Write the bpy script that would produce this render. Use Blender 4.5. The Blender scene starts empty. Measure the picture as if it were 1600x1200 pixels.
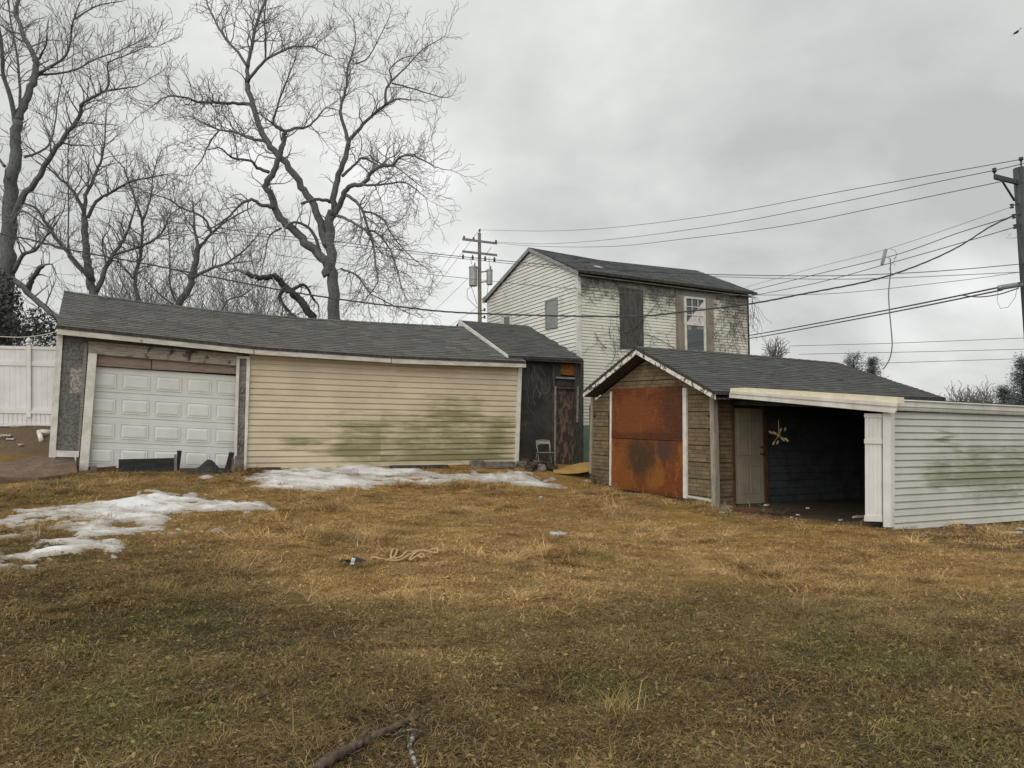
import bpy, bmesh, math, random
from math import sin, cos, pi, radians, sqrt
from mathutils import Vector, noise as mnoise
import numpy as np

random.seed(7)
SC = bpy.context.scene
COL = SC.collection

# ------------------------------------------------------------------ camera
F_PX, HOR = 1202.0, 695.0
PITCH = math.atan((HOR - 600.0) / F_PX)
EYE = Vector((0, 0, 1.6))
cam_d = bpy.data.cameras.new('camera')
cam = bpy.data.objects.new('camera', cam_d)
COL.objects.link(cam)
cam.location = EYE
cam.rotation_euler = (pi / 2 + PITCH, 0, 0)
cam_d.sensor_width = 36.0
cam_d.lens = 36.0 * F_PX / 1600.0
cam_d.clip_start = 0.05
cam_d.clip_end = 2000
SC.camera = cam

# ------------------------------------------------------------------ world and sun
SUN_EL, SUN_AZ = radians(35), radians(206)      # azimuth clockwise from +Y; overcast, very soft
w = bpy.data.worlds.new('World')
SC.world = w
w.use_nodes = True
nt = w.node_tree
nt.nodes.clear()
out = nt.nodes.new('ShaderNodeOutputWorld')
bg = nt.nodes.new('ShaderNodeBackground')
bg.inputs['Strength'].default_value = 0.1
sky = nt.nodes.new('ShaderNodeTexSky')
sky.sky_type = 'NISHITA'
sky.sun_disc = False
sky.sun_elevation = SUN_EL
sky.sun_rotation = SUN_AZ
tc = nt.nodes.new('ShaderNodeTexCoord')
sep = nt.nodes.new('ShaderNodeSeparateXYZ')
nt.links.new(tc.outputs['Generated'], sep.inputs[0])


def wmath(op, a, b=None, clamp=False):
    n = nt.nodes.new('ShaderNodeMath')
    n.operation = op
    n.use_clamp = clamp
    for i, v in enumerate((a, b)):
        if v is None:
            continue
        if isinstance(v, (int, float)):
            n.inputs[i].default_value = v
        else:
            nt.links.new(v, n.inputs[i])
    return n.outputs[0]


den = wmath('ADD', wmath('MAXIMUM', sep.outputs[2], 0.0), 0.42)
cu = wmath('DIVIDE', sep.outputs[0], den)
cv = wmath('DIVIDE', sep.outputs[1], den)
comb = nt.nodes.new('ShaderNodeCombineXYZ')
nt.links.new(cu, comb.inputs[0])
nt.links.new(cv, comb.inputs[1])
comb.inputs[2].default_value = 9.59


def wnoise(scale, detail, rough, dist):
    n = nt.nodes.new('ShaderNodeTexNoise')
    n.inputs['Scale'].default_value = scale
    n.inputs['Detail'].default_value = detail
    n.inputs['Roughness'].default_value = rough
    n.inputs['Distortion'].default_value = dist
    nt.links.new(comb.outputs[0], n.inputs['Vector'])
    return n.outputs['Fac']


n1 = wnoise(1.15, 7, 0.50, 0.25)
n2 = wnoise(3.4, 6, 0.55, 0.3)
mixn = wmath('ADD', wmath('MULTIPLY', n1, 0.8), wmath('MULTIPLY', n2, 0.2))
ramp = nt.nodes.new('ShaderNodeValToRGB')
nt.links.new(mixn, ramp.inputs[0])
cr = ramp.color_ramp
cr.elements[0].position = 0.405
cr.elements[0].color = (0.475, 0.485, 0.475, 1)
cr.elements[1].position = 0.595
cr.elements[1].color = (0.83, 0.835, 0.82, 1)
e = cr.elements.new(0.5)
e.color = (0.625, 0.635, 0.615, 1)
scl = nt.nodes.new('ShaderNodeVectorMath')
scl.operation = 'SCALE'
scl.inputs['Scale'].default_value = 10.0
nt.links.new(ramp.outputs[0], scl.inputs[0])
mx = nt.nodes.new('ShaderNodeMix')
mx.data_type = 'RGBA'
mx.inputs['Factor'].default_value = 0.96
nt.links.new(sky.outputs[0], mx.inputs['A'])
nt.links.new(scl.outputs[0], mx.inputs['B'])
nt.links.new(mx.outputs['Result'], bg.inputs['Color'])
nt.links.new(bg.outputs[0], out.inputs[0])

sun_d = bpy.data.lights.new('sun', 'SUN')
sun_d.energy = 1.5
sun_d.angle = radians(70)
sun_d.color = (1.0, 0.965, 0.91)
sun = bpy.data.objects.new('sun', sun_d)
COL.objects.link(sun)
sun.rotation_euler = (pi / 2 - SUN_EL, 0, -SUN_AZ + pi)
sun.location = (0, -10, 30)

vs = SC.view_settings
vs.view_transform = 'Standard'
vs.look = 'None'
vs.exposure = 0.2
vs.gamma = 1.0
vs.use_curve_mapping = False
SC.render.resolution_x, SC.render.resolution_y = 1024, 768
SC.cycles.max_bounces = 6
SC.cycles.transparent_max_bounces = 8

# ------------------------------------------------------------------ geometry of the place
FW = Vector((0, cos(PITCH), sin(PITCH)))
UPV = Vector((0, -sin(PITCH), cos(PITCH)))


def ray(px, py):
    return Vector(((px - 800) / F_PX, 0, 0)) + UPV * ((600 - py) / F_PX) + FW


def at(px, py, Y):
    d = ray(px, py)
    return EYE + d * (Y / d.y)


ANG = radians(61.5)                      # the lot's grid: everything on it is square to this line
U2 = Vector((sin(ANG), cos(ANG)))        # away to the right
N2 = Vector((cos(ANG), -sin(ANG)))       # towards the camera's right


class Frame:
    """vertical plane: s along e, d outward along o"""

    def __init__(self, P, e, o):
        self.P = Vector((P[0], P[1]))
        self.e = Vector(e)
        self.o = Vector(o)

    def pt(self, s, z, d=0.0):
        q = self.P + self.e * s + self.o * d
        return Vector((q.x, q.y, z))

    def uv(self, px, py, d=0.0):
        r = ray(px, py)
        r2 = Vector((r.x, r.y))
        t = ((self.P + self.o * d) - Vector((EYE.x, EYE.y))).dot(self.o) / r2.dot(self.o)
        p = EYE + r * t
        return ((Vector((p.x, p.y)) - self.P).dot(self.e), p.z)


def lin(xs, ys, x):
    """piecewise linear with extrapolation"""
    if x <= xs[0]:
        i = 0
    elif x >= xs[-1]:
        i = len(xs) - 2
    else:
        i = max(k for k in range(len(xs) - 1) if xs[k] <= x)
    t = (x - xs[i]) / (xs[i + 1] - xs[i])
    return ys[i] + (ys[i + 1] - ys[i]) * t


gp = at(84, 620, 15.2)
GF = Frame((gp.x, gp.y), U2, N2)                 # garage front
rp = at(1114, 700, 16.0)
SF = Frame((rp.x, rp.y), -N2, -U2)               # brick shed front; s runs to the left/back, negative s = carport
SS = Frame((rp.x, rp.y), U2, N2)                 # shed side wall, inside the carport
cs, cz = SF.uv(1391, 740)
cp = SF.pt(cs, 0)
CF = Frame((cp.x, cp.y), U2, N2)                 # carport outer wall
hp = at(903.5, 500, 24.5)
HF = Frame((hp.x, hp.y), U2, N2)                 # house long side
HG = Frame((hp.x, hp.y), -N2, -U2)               # house gable end


# ------------------------------------------------------------------ ground height
def gpx(px, py, Y):
    p = at(px, py, Y)
    return (p.x, p.y, p.z)


ctrl = []
for s in (0, 2.5, 5, 7.5, 10):
    p = GF.pt(s, 0, 0.1)
    ctrl.append((p.x, p.y, 1.06))
    p = GF.pt(s, 0, -6.0)
    ctrl.append((p.x, p.y, 1.15))
p = GF.pt(12.2, 0, 0.1)
ctrl.append((p.x, p.y, 1.03))
ctrl += [gpx(300, 1200, 3.9), gpx(300, 1010, 6.0), gpx(300, 905, 8.0), gpx(300, 838, 10.0), gpx(300, 788, 12.2),
         gpx(300, 757, 14.0), gpx(100, 900, 7.8), gpx(60, 800, 11.0), gpx(60, 758, 13.0),
         gpx(600, 900, 8.4), gpx(600, 830, 11.0), gpx(600, 775, 15.0), gpx(600, 752, 16.8),
         gpx(860, 752, 19.0), gpx(860, 775, 16.5), gpx(860, 840, 11.6), gpx(860, 915, 8.6),
         gpx(1115, 793, 15.9), gpx(1020, 773, 17.6), gpx(922, 752, 19.8), gpx(1115, 850, 12.3), gpx(1115, 930, 8.6),
         gpx(1390, 829, 12.4), gpx(1600, 815, 14.2), gpx(1390, 900, 9.6), gpx(1390, 1000, 6.3), gpx(1230, 800, 15.4),
         gpx(1600, 900, 9.7)]
ctrl += [(0, 0, 0), (-4, 1, 0), (4, 1, 0), (0, -8, 0), (0, 4, 0.0), (3, 4, 0), (-8, -2, 0.05), (8, 2, 0.0), (10, 6, .0), (-12, 5, 0.15)]
ctrl += [(-12.8, 15.2, 1.15), (-13, 17.0, 1.6), (-13.5, 18.6, 2.08), (-11.5, 18.3, 2.05), (-10.4, 18.3, 2.02), (-11, 21, 2.15), (-16, 22, 2.2), (-16, 18.5, 2.1), (-14.5, 12, 1.0)]
for s in (2, 7):
    for d in (0.6, -4.0):
        p = SS.pt(s, 0, d)
        ctrl.append((p.x, p.y, 0.36))
for s, d in ((0, 0.5), (7, 0.5), (4, -6), (0, -6), (7, -6)):
    p = HF.pt(s, 0, d)
    ctrl.append((p.x, p.y, 1.05))
for R_ in (60, 130):
    for k in range(14):
        a = 2 * pi * k / 14
        ctrl.append((R_ * sin(a), 8 + R_ * cos(a), 0.45 + 0.5 * cos(a)))
CP = np.array(ctrl, float)


def _tps(r2):
    return np.where(r2 > 1e-9, r2 * np.log(np.maximum(r2, 1e-9)) * 0.5, 0.0)


_n = len(CP)
_A = np.zeros((_n + 3, _n + 3))
_d = ((CP[:, None, :2] - CP[None, :, :2]) ** 2).sum(-1)
_A[:_n, :_n] = _tps(_d) + np.eye(_n) * 0.15
_A[:_n, _n] = 1
_A[:_n, _n + 1:] = CP[:, :2]
_A[_n, :_n] = 1
_A[_n + 1:, :_n] = CP[:, :2].T
_b = np.zeros(_n + 3)
_b[:_n] = CP[:, 2]
_W = np.linalg.solve(_A, _b)


def Garr(x, y):
    x = np.asarray(x, float)
    y = np.asarray(y, float)
    r2 = (x[..., None] - CP[:, 0]) ** 2 + (y[..., None] - CP[:, 1]) ** 2
    z = (_tps(r2) * _W[:_n]).sum(-1) + _W[_n] + _W[_n + 1] * x + _W[_n + 2] * y
    return np.clip(z, -0.4, 2.3)


def G(x, y):
    return float(Garr(np.array([x]), np.array([y]))[0])


def micro(x, y):
    return (mnoise.noise(Vector((x * 0.9, y * 0.9, 0.3))) * 0.045 + mnoise.noise(Vector((x * 2.3, y * 2.3, 4.0))) * 0.034
            + mnoise.noise(Vector((x * 6, y * 6, 7.0))) * 0.014)


def ground_at(px, py, up=0.0):
    d = ray(px, py)
    t = 1.5
    lo = t
    while t < 60:
        p = EYE + d * t
        if p.z < G(p.x, p.y) + up:
            break
        lo = t
        t += 0.25
    hi = t
    for _ in range(14):
        m = (lo + hi) / 2
        p = EYE + d * m
        if p.z < G(p.x, p.y) + up:
            hi = m
        else:
            lo = m
    p = EYE + d * hi
    if up == 0.0:
        p.z += micro(p.x, p.y)
    return p


# ------------------------------------------------------------------ materials
class NT:
    def __init__(self, name):
        self.m = bpy.data.materials.new(name)
        self.m.use_nodes = True
        self.t = self.m.node_tree
        self.t.nodes.clear()
        self.o = self.t.nodes.new('ShaderNodeOutputMaterial')
        self.b = self.t.nodes.new('ShaderNodeBsdfPrincipled')
        self.t.links.new(self.b.outputs[0], self.o.inputs[0])
        self._pos = None

    def set(self, sock, v):
        if isinstance(v, (int, float)):
            sock.default_value = v
        elif isinstance(v, (tuple, list)):
            sock.default_value = tuple(v) + ((1,) if len(sock.default_value) == 4 and len(v) == 3 else ())
        else:
            self.t.links.new(v, sock)

    def pos(self):
        if self._pos is None:
            self._pos = self.t.nodes.new('ShaderNodeNewGeometry').outputs['Position']
        return self._pos

    def math(self, op, a, b=0.0, clamp=False):
        n = self.t.nodes.new('ShaderNodeMath')
        n.operation = op
        n.use_clamp = clamp
        self.set(n.inputs[0], a)
        self.set(n.inputs[1], b)
        return n.outputs[0]

    def vmul(self, v, k):
        n = self.t.nodes.new('ShaderNodeVectorMath')
        n.operation = 'MULTIPLY'
        self.set(n.inputs[0], v)
        n.inputs[1].default_value = k
        return n.outputs[0]

    def dot(self, v, k):
        n = self.t.nodes.new('ShaderNodeVectorMath')
        n.operation = 'DOT_PRODUCT'
        self.set(n.inputs[0], v)
        n.inputs[1].default_value = k
        return n.outputs['Value']

    def noise(self, scale, detail=5, rough=0.55, stretch=None, dist=0.0, vec=None):
        n = self.t.nodes.new('ShaderNodeTexNoise')
        n.inputs['Scale'].default_value = scale
        n.inputs['Detail'].default_value = detail
        n.inputs['Roughness'].default_value = rough
        n.inputs['Distortion'].default_value = dist
        v = vec or self.pos()
        if stretch:
            v = self.vmul(v, stretch)
        self.t.links.new(v, n.inputs['Vector'])
        return n.outputs['Fac']

    def rng(self, v, a, b, c=0.0, d=1.0, smooth=True):
        n = self.t.nodes.new('ShaderNodeMapRange')
        if smooth:
            n.interpolation_type = 'SMOOTHSTEP'
        self.set(n.inputs['Value'], v)
        for k, x in (('From Min', a), ('From Max', b), ('To Min', c), ('To Max', d)):
            n.inputs[k].default_value = x
        return n.outputs[0]

    def mix(self, f, a, b):
        n = self.t.nodes.new('ShaderNodeMix')
        n.data_type = 'RGBA'
        self.set(n.inputs['Factor'], f)
        self.set(n.inputs['A'], a)
        self.set(n.inputs['B'], b)
        return n.outputs['Result']

    def mul(self, col, f):
        n = self.t.nodes.new('ShaderNodeVectorMath')
        n.operation = 'SCALE'
        self.set(n.inputs[0], col)
        self.set(n.inputs['Scale'], f)
        return n.outputs[0]

    def attr(self, name):
        n = self.t.nodes.new('ShaderNodeAttribute')
        n.attribute_name = name
        return n.outputs['Fac']

    def rand(self):
        return self.t.nodes.new('ShaderNodeObjectInfo').outputs['Random']

    def bump(self, h, strength=0.3, dist=0.01):
        n = self.t.nodes.new('ShaderNodeBump')
        n.inputs['Strength'].default_value = strength
        n.inputs['Distance'].default_value = dist
        self.t.links.new(h, n.inputs['Height'])
        self.t.links.new(n.outputs[0], self.b.inputs['Normal'])

    def done(self, col, rough=0.7, metal=0.0, spec=0.3):
        self.set(self.b.inputs['Base Color'], col)
        self.set(self.b.inputs['Roughness'], rough)
        self.b.inputs['Metallic'].default_value = metal
        self.b.inputs['Specular IOR Level'].default_value = spec
        return self.m


def simple(name, c, c2, scale=6, rough=0.7, bump=0.15, stretch=None, rnd=0.0, metal=0.0, lo=0.38, hi=0.62, grime=None, gscale=1.5, glo=0.55, ghi=0.75, spec=0.3):
    n = NT(name)
    f = n.rng(n.noise(scale, 6, 0.6, stretch), lo, hi)
    col = n.mix(f, c, c2)
    if grime:
        g = n.rng(n.noise(gscale, 7, 0.65, None, 0.4), glo, ghi)
        col = n.mix(g, col, grime)
    if rnd:
        col = n.mul(col, n.math('ADD', n.math('MULTIPLY', n.rand(), rnd), 1 - rnd / 2))
    if bump:
        n.bump(n.noise(scale * 3, 5, 0.6, stretch), bump, 0.01)
    return n.done(col, rough, metal, spec)


MT = {}
MT['trim'] = simple('white_trim_paint', (0.74, 0.72, 0.67), (0.60, 0.57, 0.51), 5, 0.6, 0.1, None, 0.08, grime=(0.30, 0.27, 0.22), gscale=2.2, glo=0.60, ghi=0.8)
MT['fascia'] = simple('weathered_fascia_paint', (0.62, 0.60, 0.54), (0.48, 0.45, 0.39), 3, 0.65, 0.15, (1, 1, 3), 0.06, grime=(0.12, 0.10, 0.08), gscale=2.6, glo=0.63, ghi=0.74)
MT['vinyl'] = simple('white_vinyl', (0.74, 0.73, 0.71), (0.66, 0.645, 0.62), 2, 0.45, 0.02, None, 0.05, grime=(0.44, 0.40, 0.35), gscale=1.2, glo=0.6, ghi=0.85)
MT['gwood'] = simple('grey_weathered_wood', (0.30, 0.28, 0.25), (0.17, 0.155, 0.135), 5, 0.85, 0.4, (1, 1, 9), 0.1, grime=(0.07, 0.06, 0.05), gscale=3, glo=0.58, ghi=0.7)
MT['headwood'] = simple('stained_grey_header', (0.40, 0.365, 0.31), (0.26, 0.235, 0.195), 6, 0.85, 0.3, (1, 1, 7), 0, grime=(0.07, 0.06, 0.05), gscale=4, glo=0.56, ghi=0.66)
MT['darkwood'] = simple('dark_wet_wood', (0.075, 0.066, 0.058), (0.035, 0.031, 0.028), 5, 0.8, 0.4, (4, 4, 1), 0.1)
MT['tan'] = simple('tan_painted_post', (0.34, 0.31, 0.25), (0.25, 0.225, 0.18), 4, 0.7, 0.15, (4, 4, 1), 0.0, grime=(0.13, 0.115, 0.09), gscale=2.5, glo=0.62, ghi=0.8)
MT['pink'] = simple('faded_pinkish_plywood', (0.31, 0.232, 0.188), (0.225, 0.170, 0.140), 4, 0.8, 0.2, (1, 1, 5), 0.12, grime=(0.10, 0.075, 0.06), gscale=3)
MT['stucco'] = simple('grey_flake_board', (0.205, 0.20, 0.185), (0.105, 0.102, 0.092), 22, 0.9, 0.5, None, 0, grime=(0.11, 0.10, 0.07), gscale=2.2, glo=0.5, ghi=0.7)
MT['peel'] = simple('peeled_pale_patch', (0.38, 0.35, 0.31), (0.18, 0.172, 0.157), 26, 0.9, 0.5, None, 0, lo=0.47, hi=0.55)
MT['gdoor'] = simple('white_steel_door', (0.72, 0.73, 0.695), (0.67, 0.68, 0.645), 3, 0.45, 0.03, None, 0.02, grime=(0.36, 0.34, 0.29), gscale=1.6, glo=0.6, ghi=0.85)
MT['concrete'] = simple('stained_concrete', (0.21, 0.19, 0.165), (0.12, 0.105, 0.09), 5, 0.9, 0.4, None, 0.1)
MT['black'] = simple('black_board', (0.030, 0.032, 0.032), (0.018, 0.019, 0.019), 4, 0.7, 0.2, (1, 1, 4), 0.1)
MT['iron'] = simple('grey_iron', (0.28, 0.275, 0.26), (0.19, 0.185, 0.17), 10, 0.5, 0.1, None, 0, 0.3)
MT['shutter'] = simple('faded_brown_shutter', (0.31, 0.265, 0.215), (0.22, 0.185, 0.15), 5, 0.8, 0.2, (1, 1, 0.2), 0.05, grime=(0.13, 0.11, 0.09), gscale=2)
MT['ply'] = simple('grey_plywood', (0.115, 0.105, 0.093), (0.068, 0.061, 0.055), 3, 0.85, 0.3, (4, 4, 0.7), 0, grime=(0.045, 0.04, 0.035), gscale=1.7)
MT['greypane'] = simple('grey_blank_pane', (0.27, 0.275, 0.265), (0.21, 0.215, 0.205), 2, 0.25, 0, None, 0, spec=0.5)
MT['metal'] = simple('galvanised_metal', (0.36, 0.375, 0.37), (0.27, 0.285, 0.285), 5, 0.45, 0.05, None, 0, 0.4)
MT['polewood'] = simple('utility_pole_wood', (0.235, 0.21, 0.175), (0.15, 0.135, 0.115), 6, 0.9, 0.3, (5, 5, 0.5), 0)
MT['polegrey'] = simple('grey_crossarm_wood', (0.26, 0.26, 0.24), (0.19, 0.19, 0.175), 6, 0.9, 0.2, None, 0)
MT['poledark'] = simple('creosoted_pole_wood', (0.095, 0.10, 0.105), (0.06, 0.063, 0.066), 6, 0.9, 0.3, (5, 5, 0.5), 0)
MT['wire'] = simple('weathered_wire', (0.085, 0.090, 0.096), (0.065, 0.069, 0.073), 5, 0.6, 0, None, 0)
MT['wiregrey'] = simple('grey_wire', (0.16, 0.165, 0.17), (0.12, 0.125, 0.13), 5, 0.6, 0, None, 0)
MT['cablewhite'] = simple('pale_cable', (0.55, 0.53, 0.49), (0.45, 0.43, 0.40), 5, 0.6, 0, None, 0)
MT['insul'] = simple('brown_insulator', (0.06, 0.055, 0.052), (0.04, 0.037, 0.035), 5, 0.35, 0, None, 0)
MT['bark'] = simple('grey_bark', (0.158, 0.163, 0.163), (0.090, 0.094, 0.094), 9, 0.95, 0.6, (3, 3, 0.7), 0)  # lightened grey: the haze over the trees is put into the colour
MT['twig'] = simple('grey_twigs', (0.235, 0.235, 0.235), (0.175, 0.175, 0.175), 5, 0.95, 0, None, 0)  # paler still, haze painted into the twigs too
MT['darkbark'] = simple('wet_black_bark', (0.060, 0.062, 0.063), (0.035, 0.036, 0.036), 8, 0.9, 0.5, None, 0)
MT['ivy'] = simple('dark_ivy_leaf', (0.095, 0.105, 0.085), (0.055, 0.060, 0.050), 7, 0.6, 0, None, 0)
MT['vine'] = simple('bare_vine', (0.16, 0.14, 0.12), (0.10, 0.087, 0.075), 9, 0.9, 0, None, 0)
MT['needle'] = simple('blue_green_needles', (0.115, 0.140, 0.138), (0.070, 0.088, 0.086), 3, 0.8, 0, None, 0)
MT['fartwig'] = simple('reddish_far_twigs', (0.19, 0.17, 0.165), (0.15, 0.135, 0.13), 2, 0.95, 0, None, 0)
MT['yellow'] = simple('new_yellow_lumber', (0.48, 0.30, 0.095), (0.36, 0.215, 0.065), 5, 0.7, 0.15, (1, 1, 8), 0)
MT['orangewood'] = simple('orange_stained_board', (0.29, 0.11, 0.025), (0.17, 0.065, 0.018), 6, 0.8, 0.2, (1, 1, 6), 0)
MT['creamcap'] = simple('cream_flashing', (0.78, 0.72, 0.54), (0.68, 0.62, 0.46), 3, 0.4, 0.02, None, 0)
MT['gutter'] = simple('white_aluminium_gutter', (0.68, 0.665, 0.62), (0.57, 0.55, 0.50), 3, 0.42, 0.03, (1, 1, 0.3), 0.04, grime=(0.40, 0.37, 0.29), gscale=1.6, glo=0.55, ghi=0.8)
MT['beigedoor'] = simple('taupe_door_paint', (0.31, 0.275, 0.21), (0.26, 0.23, 0.175), 3, 0.6, 0.05, None, 0)
MT['brown'] = simple('brown_painted_wood', (0.12, 0.06, 0.035), (0.07, 0.038, 0.024), 5, 0.7, 0.2, None, 0)
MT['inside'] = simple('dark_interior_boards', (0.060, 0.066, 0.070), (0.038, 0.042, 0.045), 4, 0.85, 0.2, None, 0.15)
MT['flare_wall'] = simple('flare_tinted_inner_sheet', (0.20, 0.26, 0.30), (0.14, 0.185, 0.22), 3, 0.6, 0.1, None, 0)  # bluish lens-flare glow painted into the inner wall colour
MT['brass'] = simple('dull_brass', (0.40, 0.28, 0.11), (0.30, 0.21, 0.08), 8, 0.45, 0, None, 0, 0.3)
MT['pale'] = simple('pale_tube', (0.40, 0.34, 0.22), (0.32, 0.27, 0.17), 8, 0.5, 0, None, 0)
MT['chair'] = simple('grey_painted_steel', (0.27, 0.258, 0.23), (0.20, 0.19, 0.168), 8, 0.5, 0.05, None, 0, 0.2)
MT['rope'] = simple('tan_rope', (0.56, 0.40, 0.22), (0.42, 0.29, 0.15), 40, 0.9, 0.2, None, 0)
MT['litter'] = simple('white_litter', (0.55, 0.54, 0.51), (0.40, 0.39, 0.36), 20, 0.6, 0, None, 0)
MT['dirtdark'] = simple('dark_wet_soil', (0.075, 0.058, 0.043), (0.042, 0.033, 0.026), 6, 0.95, 0.6, None, 0.2)
MT['brickred'] = simple('old_brick', (0.13, 0.060, 0.040), (0.075, 0.045, 0.035), 9, 0.9, 0.4, None, 0.3)
MT['green'] = simple('pale_green_panel', (0.17, 0.27, 0.20), (0.13, 0.21, 0.155), 3, 0.6, 0.05, None, 0)
MT['maroon'] = simple('maroon_panel', (0.055, 0.026, 0.026), (0.035, 0.018, 0.018), 3, 0.7, 0.05, None, 0)
MT['blueband'] = simple('blue_label_film', (0.12, 0.17, 0.26), (0.55, 0.56, 0.56), 30, 0.4, 0, None, 0)
MT['branchbark'] = simple('fallen_branch_bark', (0.135, 0.095, 0.066), (0.062, 0.045, 0.033), 14, 0.9, 0.7, (1, 1, 1), 0, grime=(0.045, 0.035, 0.026), gscale=9, glo=0.52, ghi=0.66)
MT['lichen'] = simple('lichen_bark', (0.075, 0.062, 0.048), (0.33, 0.35, 0.31), 26, 0.9, 0.4, None, 0, lo=0.52, hi=0.57)
MT['pale_triangle'] = simple('pale_triangle_sheet', (0.70, 0.69, 0.64), (0.60, 0.59, 0.55), 4, 0.9, 0, None, 0)


def glassmat():
    n = NT('dark_window_glass')
    return n.done(n.mix(n.noise(1.5), (0.055, 0.06, 0.065), (0.10, 0.105, 0.11)), 0.06, 0, 0.6)


MT['glass'] = glassmat()


def soft_glass():
    n = NT('clear_pane')
    n.b.inputs['Transmission Weight'].default_value = 0.9
    n.b.inputs['IOR'].default_value = 1.1
    return n.done((0.85, 0.88, 0.88), 0.02, 0, 0.5)


MT['clear'] = soft_glass()


def siding_mat(name, c, c2, frame, stains, stain_col, edge=None):
    """vinyl siding with algae where it grows; stains: list of (s0,s1,z0,z1,strength)"""
    n = NT(name)
    P = n.pos()
    s = n.math('SUBTRACT', n.dot(P, (frame.e.x, frame.e.y, 0)), frame.P.dot(frame.e))
    z = n.dot(P, (0, 0, 1))
    f = n.rng(n.noise(1.3, 5), 0.35, 0.65)
    col = n.mix(f, c, c2)
    wob = n.math('MULTIPLY', n.math('SUBTRACT', n.noise(1.7, 6, 0.7, (0.15, 0.15, 6.0)), 0.5), 2.2)
    tot = None
    for (s0, s1, z0, z1, st) in stains:
        ws_, wz_ = min(0.7, (s1 - s0) * 0.45), min(0.7, (z1 - z0) * 0.6)
        m = n.math('MULTIPLY', n.rng(n.math('ADD', s, wob), s0 - 0.25, s0 + ws_), n.rng(n.math('ADD', s, wob), s1 - ws_, s1 + 0.3, 1, 0))
        m = n.math('MULTIPLY', m, n.math('MULTIPLY', n.rng(z, z0 - 0.12, z0 + 0.15), n.rng(z, z1 - wz_, z1 + 0.15, 1, 0)))
        m = n.math('MULTIPLY', m, st)
        tot = m if tot is None else n.math('MAXIMUM', tot, m)
    streak = n.noise(1.1, 8, 0.72, (0.8, 0.8, 9.0), 0.6)
    fine = n.noise(7, 7, 0.78, (0.5, 0.5, 4.0))
    big = n.noise(1.1, 4, 0.6, (1, 1, 1.2))
    k = n.math('ADD', n.math('MULTIPLY', streak, 1.1), n.math('ADD', n.math('MULTIPLY', fine, 0.75), n.math('MULTIPLY', big, 0.7)))
    k = n.math('ADD', k, n.math('MULTIPLY', n.rand(), 0.22))
    k = n.rng(n.math('ADD', k, n.math('MULTIPLY', tot, 0.62)), 1.44, 2.08, 0.0, 0.95)
    k = n.math('MULTIPLY', k, n.rng(tot, 0.0, 0.25), True)
    col = n.mix(k, col, stain_col)
    dust = n.rng(n.noise(2.5, 7, 0.7, (0.7, 0.7, 2.5)), 0.5, 0.8, 0, 0.35)
    col = n.mix(dust, col, n.mul(c2, 0.68) if False else tuple(x * 0.66 for x in c2))
    col = n.mul(col, n.math('ADD', n.math('MULTIPLY', n.rand(), 0.07), 0.965))
    n.bump(n.noise(30, 3, 0.5, (0.3, 0.3, 3)), 0.05, 0.004)
    return n.done(col, 0.5, 0, 0.3)


def shingle_mat(name, c, c2, c3):
    n = NT(name)
    v = n.attr('v')
    big = n.rng(n.noise(0.7, 5, 0.6), 0.35, 0.65)
    col = n.mix(v, c, c2)
    col = n.mix(n.math('MULTIPLY', big, 0.55), col, c3)
    sp = n.noise(160, 2, 0.5)
    col = n.mul(col, n.rng(sp, 0.3, 0.7, 0.72, 1.28, False))
    n.bump(sp, 0.4, 0.004)
    return n.done(col, 0.92, 0, 0.2)


MT['shingle_a'] = shingle_mat('grey_brown_shingle', (0.092, 0.092, 0.086), (0.170, 0.168, 0.155), (0.130, 0.122, 0.100))
MT['shingle_b'] = shingle_mat('dark_grey_shingle', (0.075, 0.075, 0.073), (0.122, 0.121, 0.116), (0.095, 0.093, 0.084))
MT['shingle_c'] = shingle_mat('blue_grey_shingle', (0.080, 0.087, 0.088), (0.132, 0.142, 0.143), (0.105, 0.108, 0.102))


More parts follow.
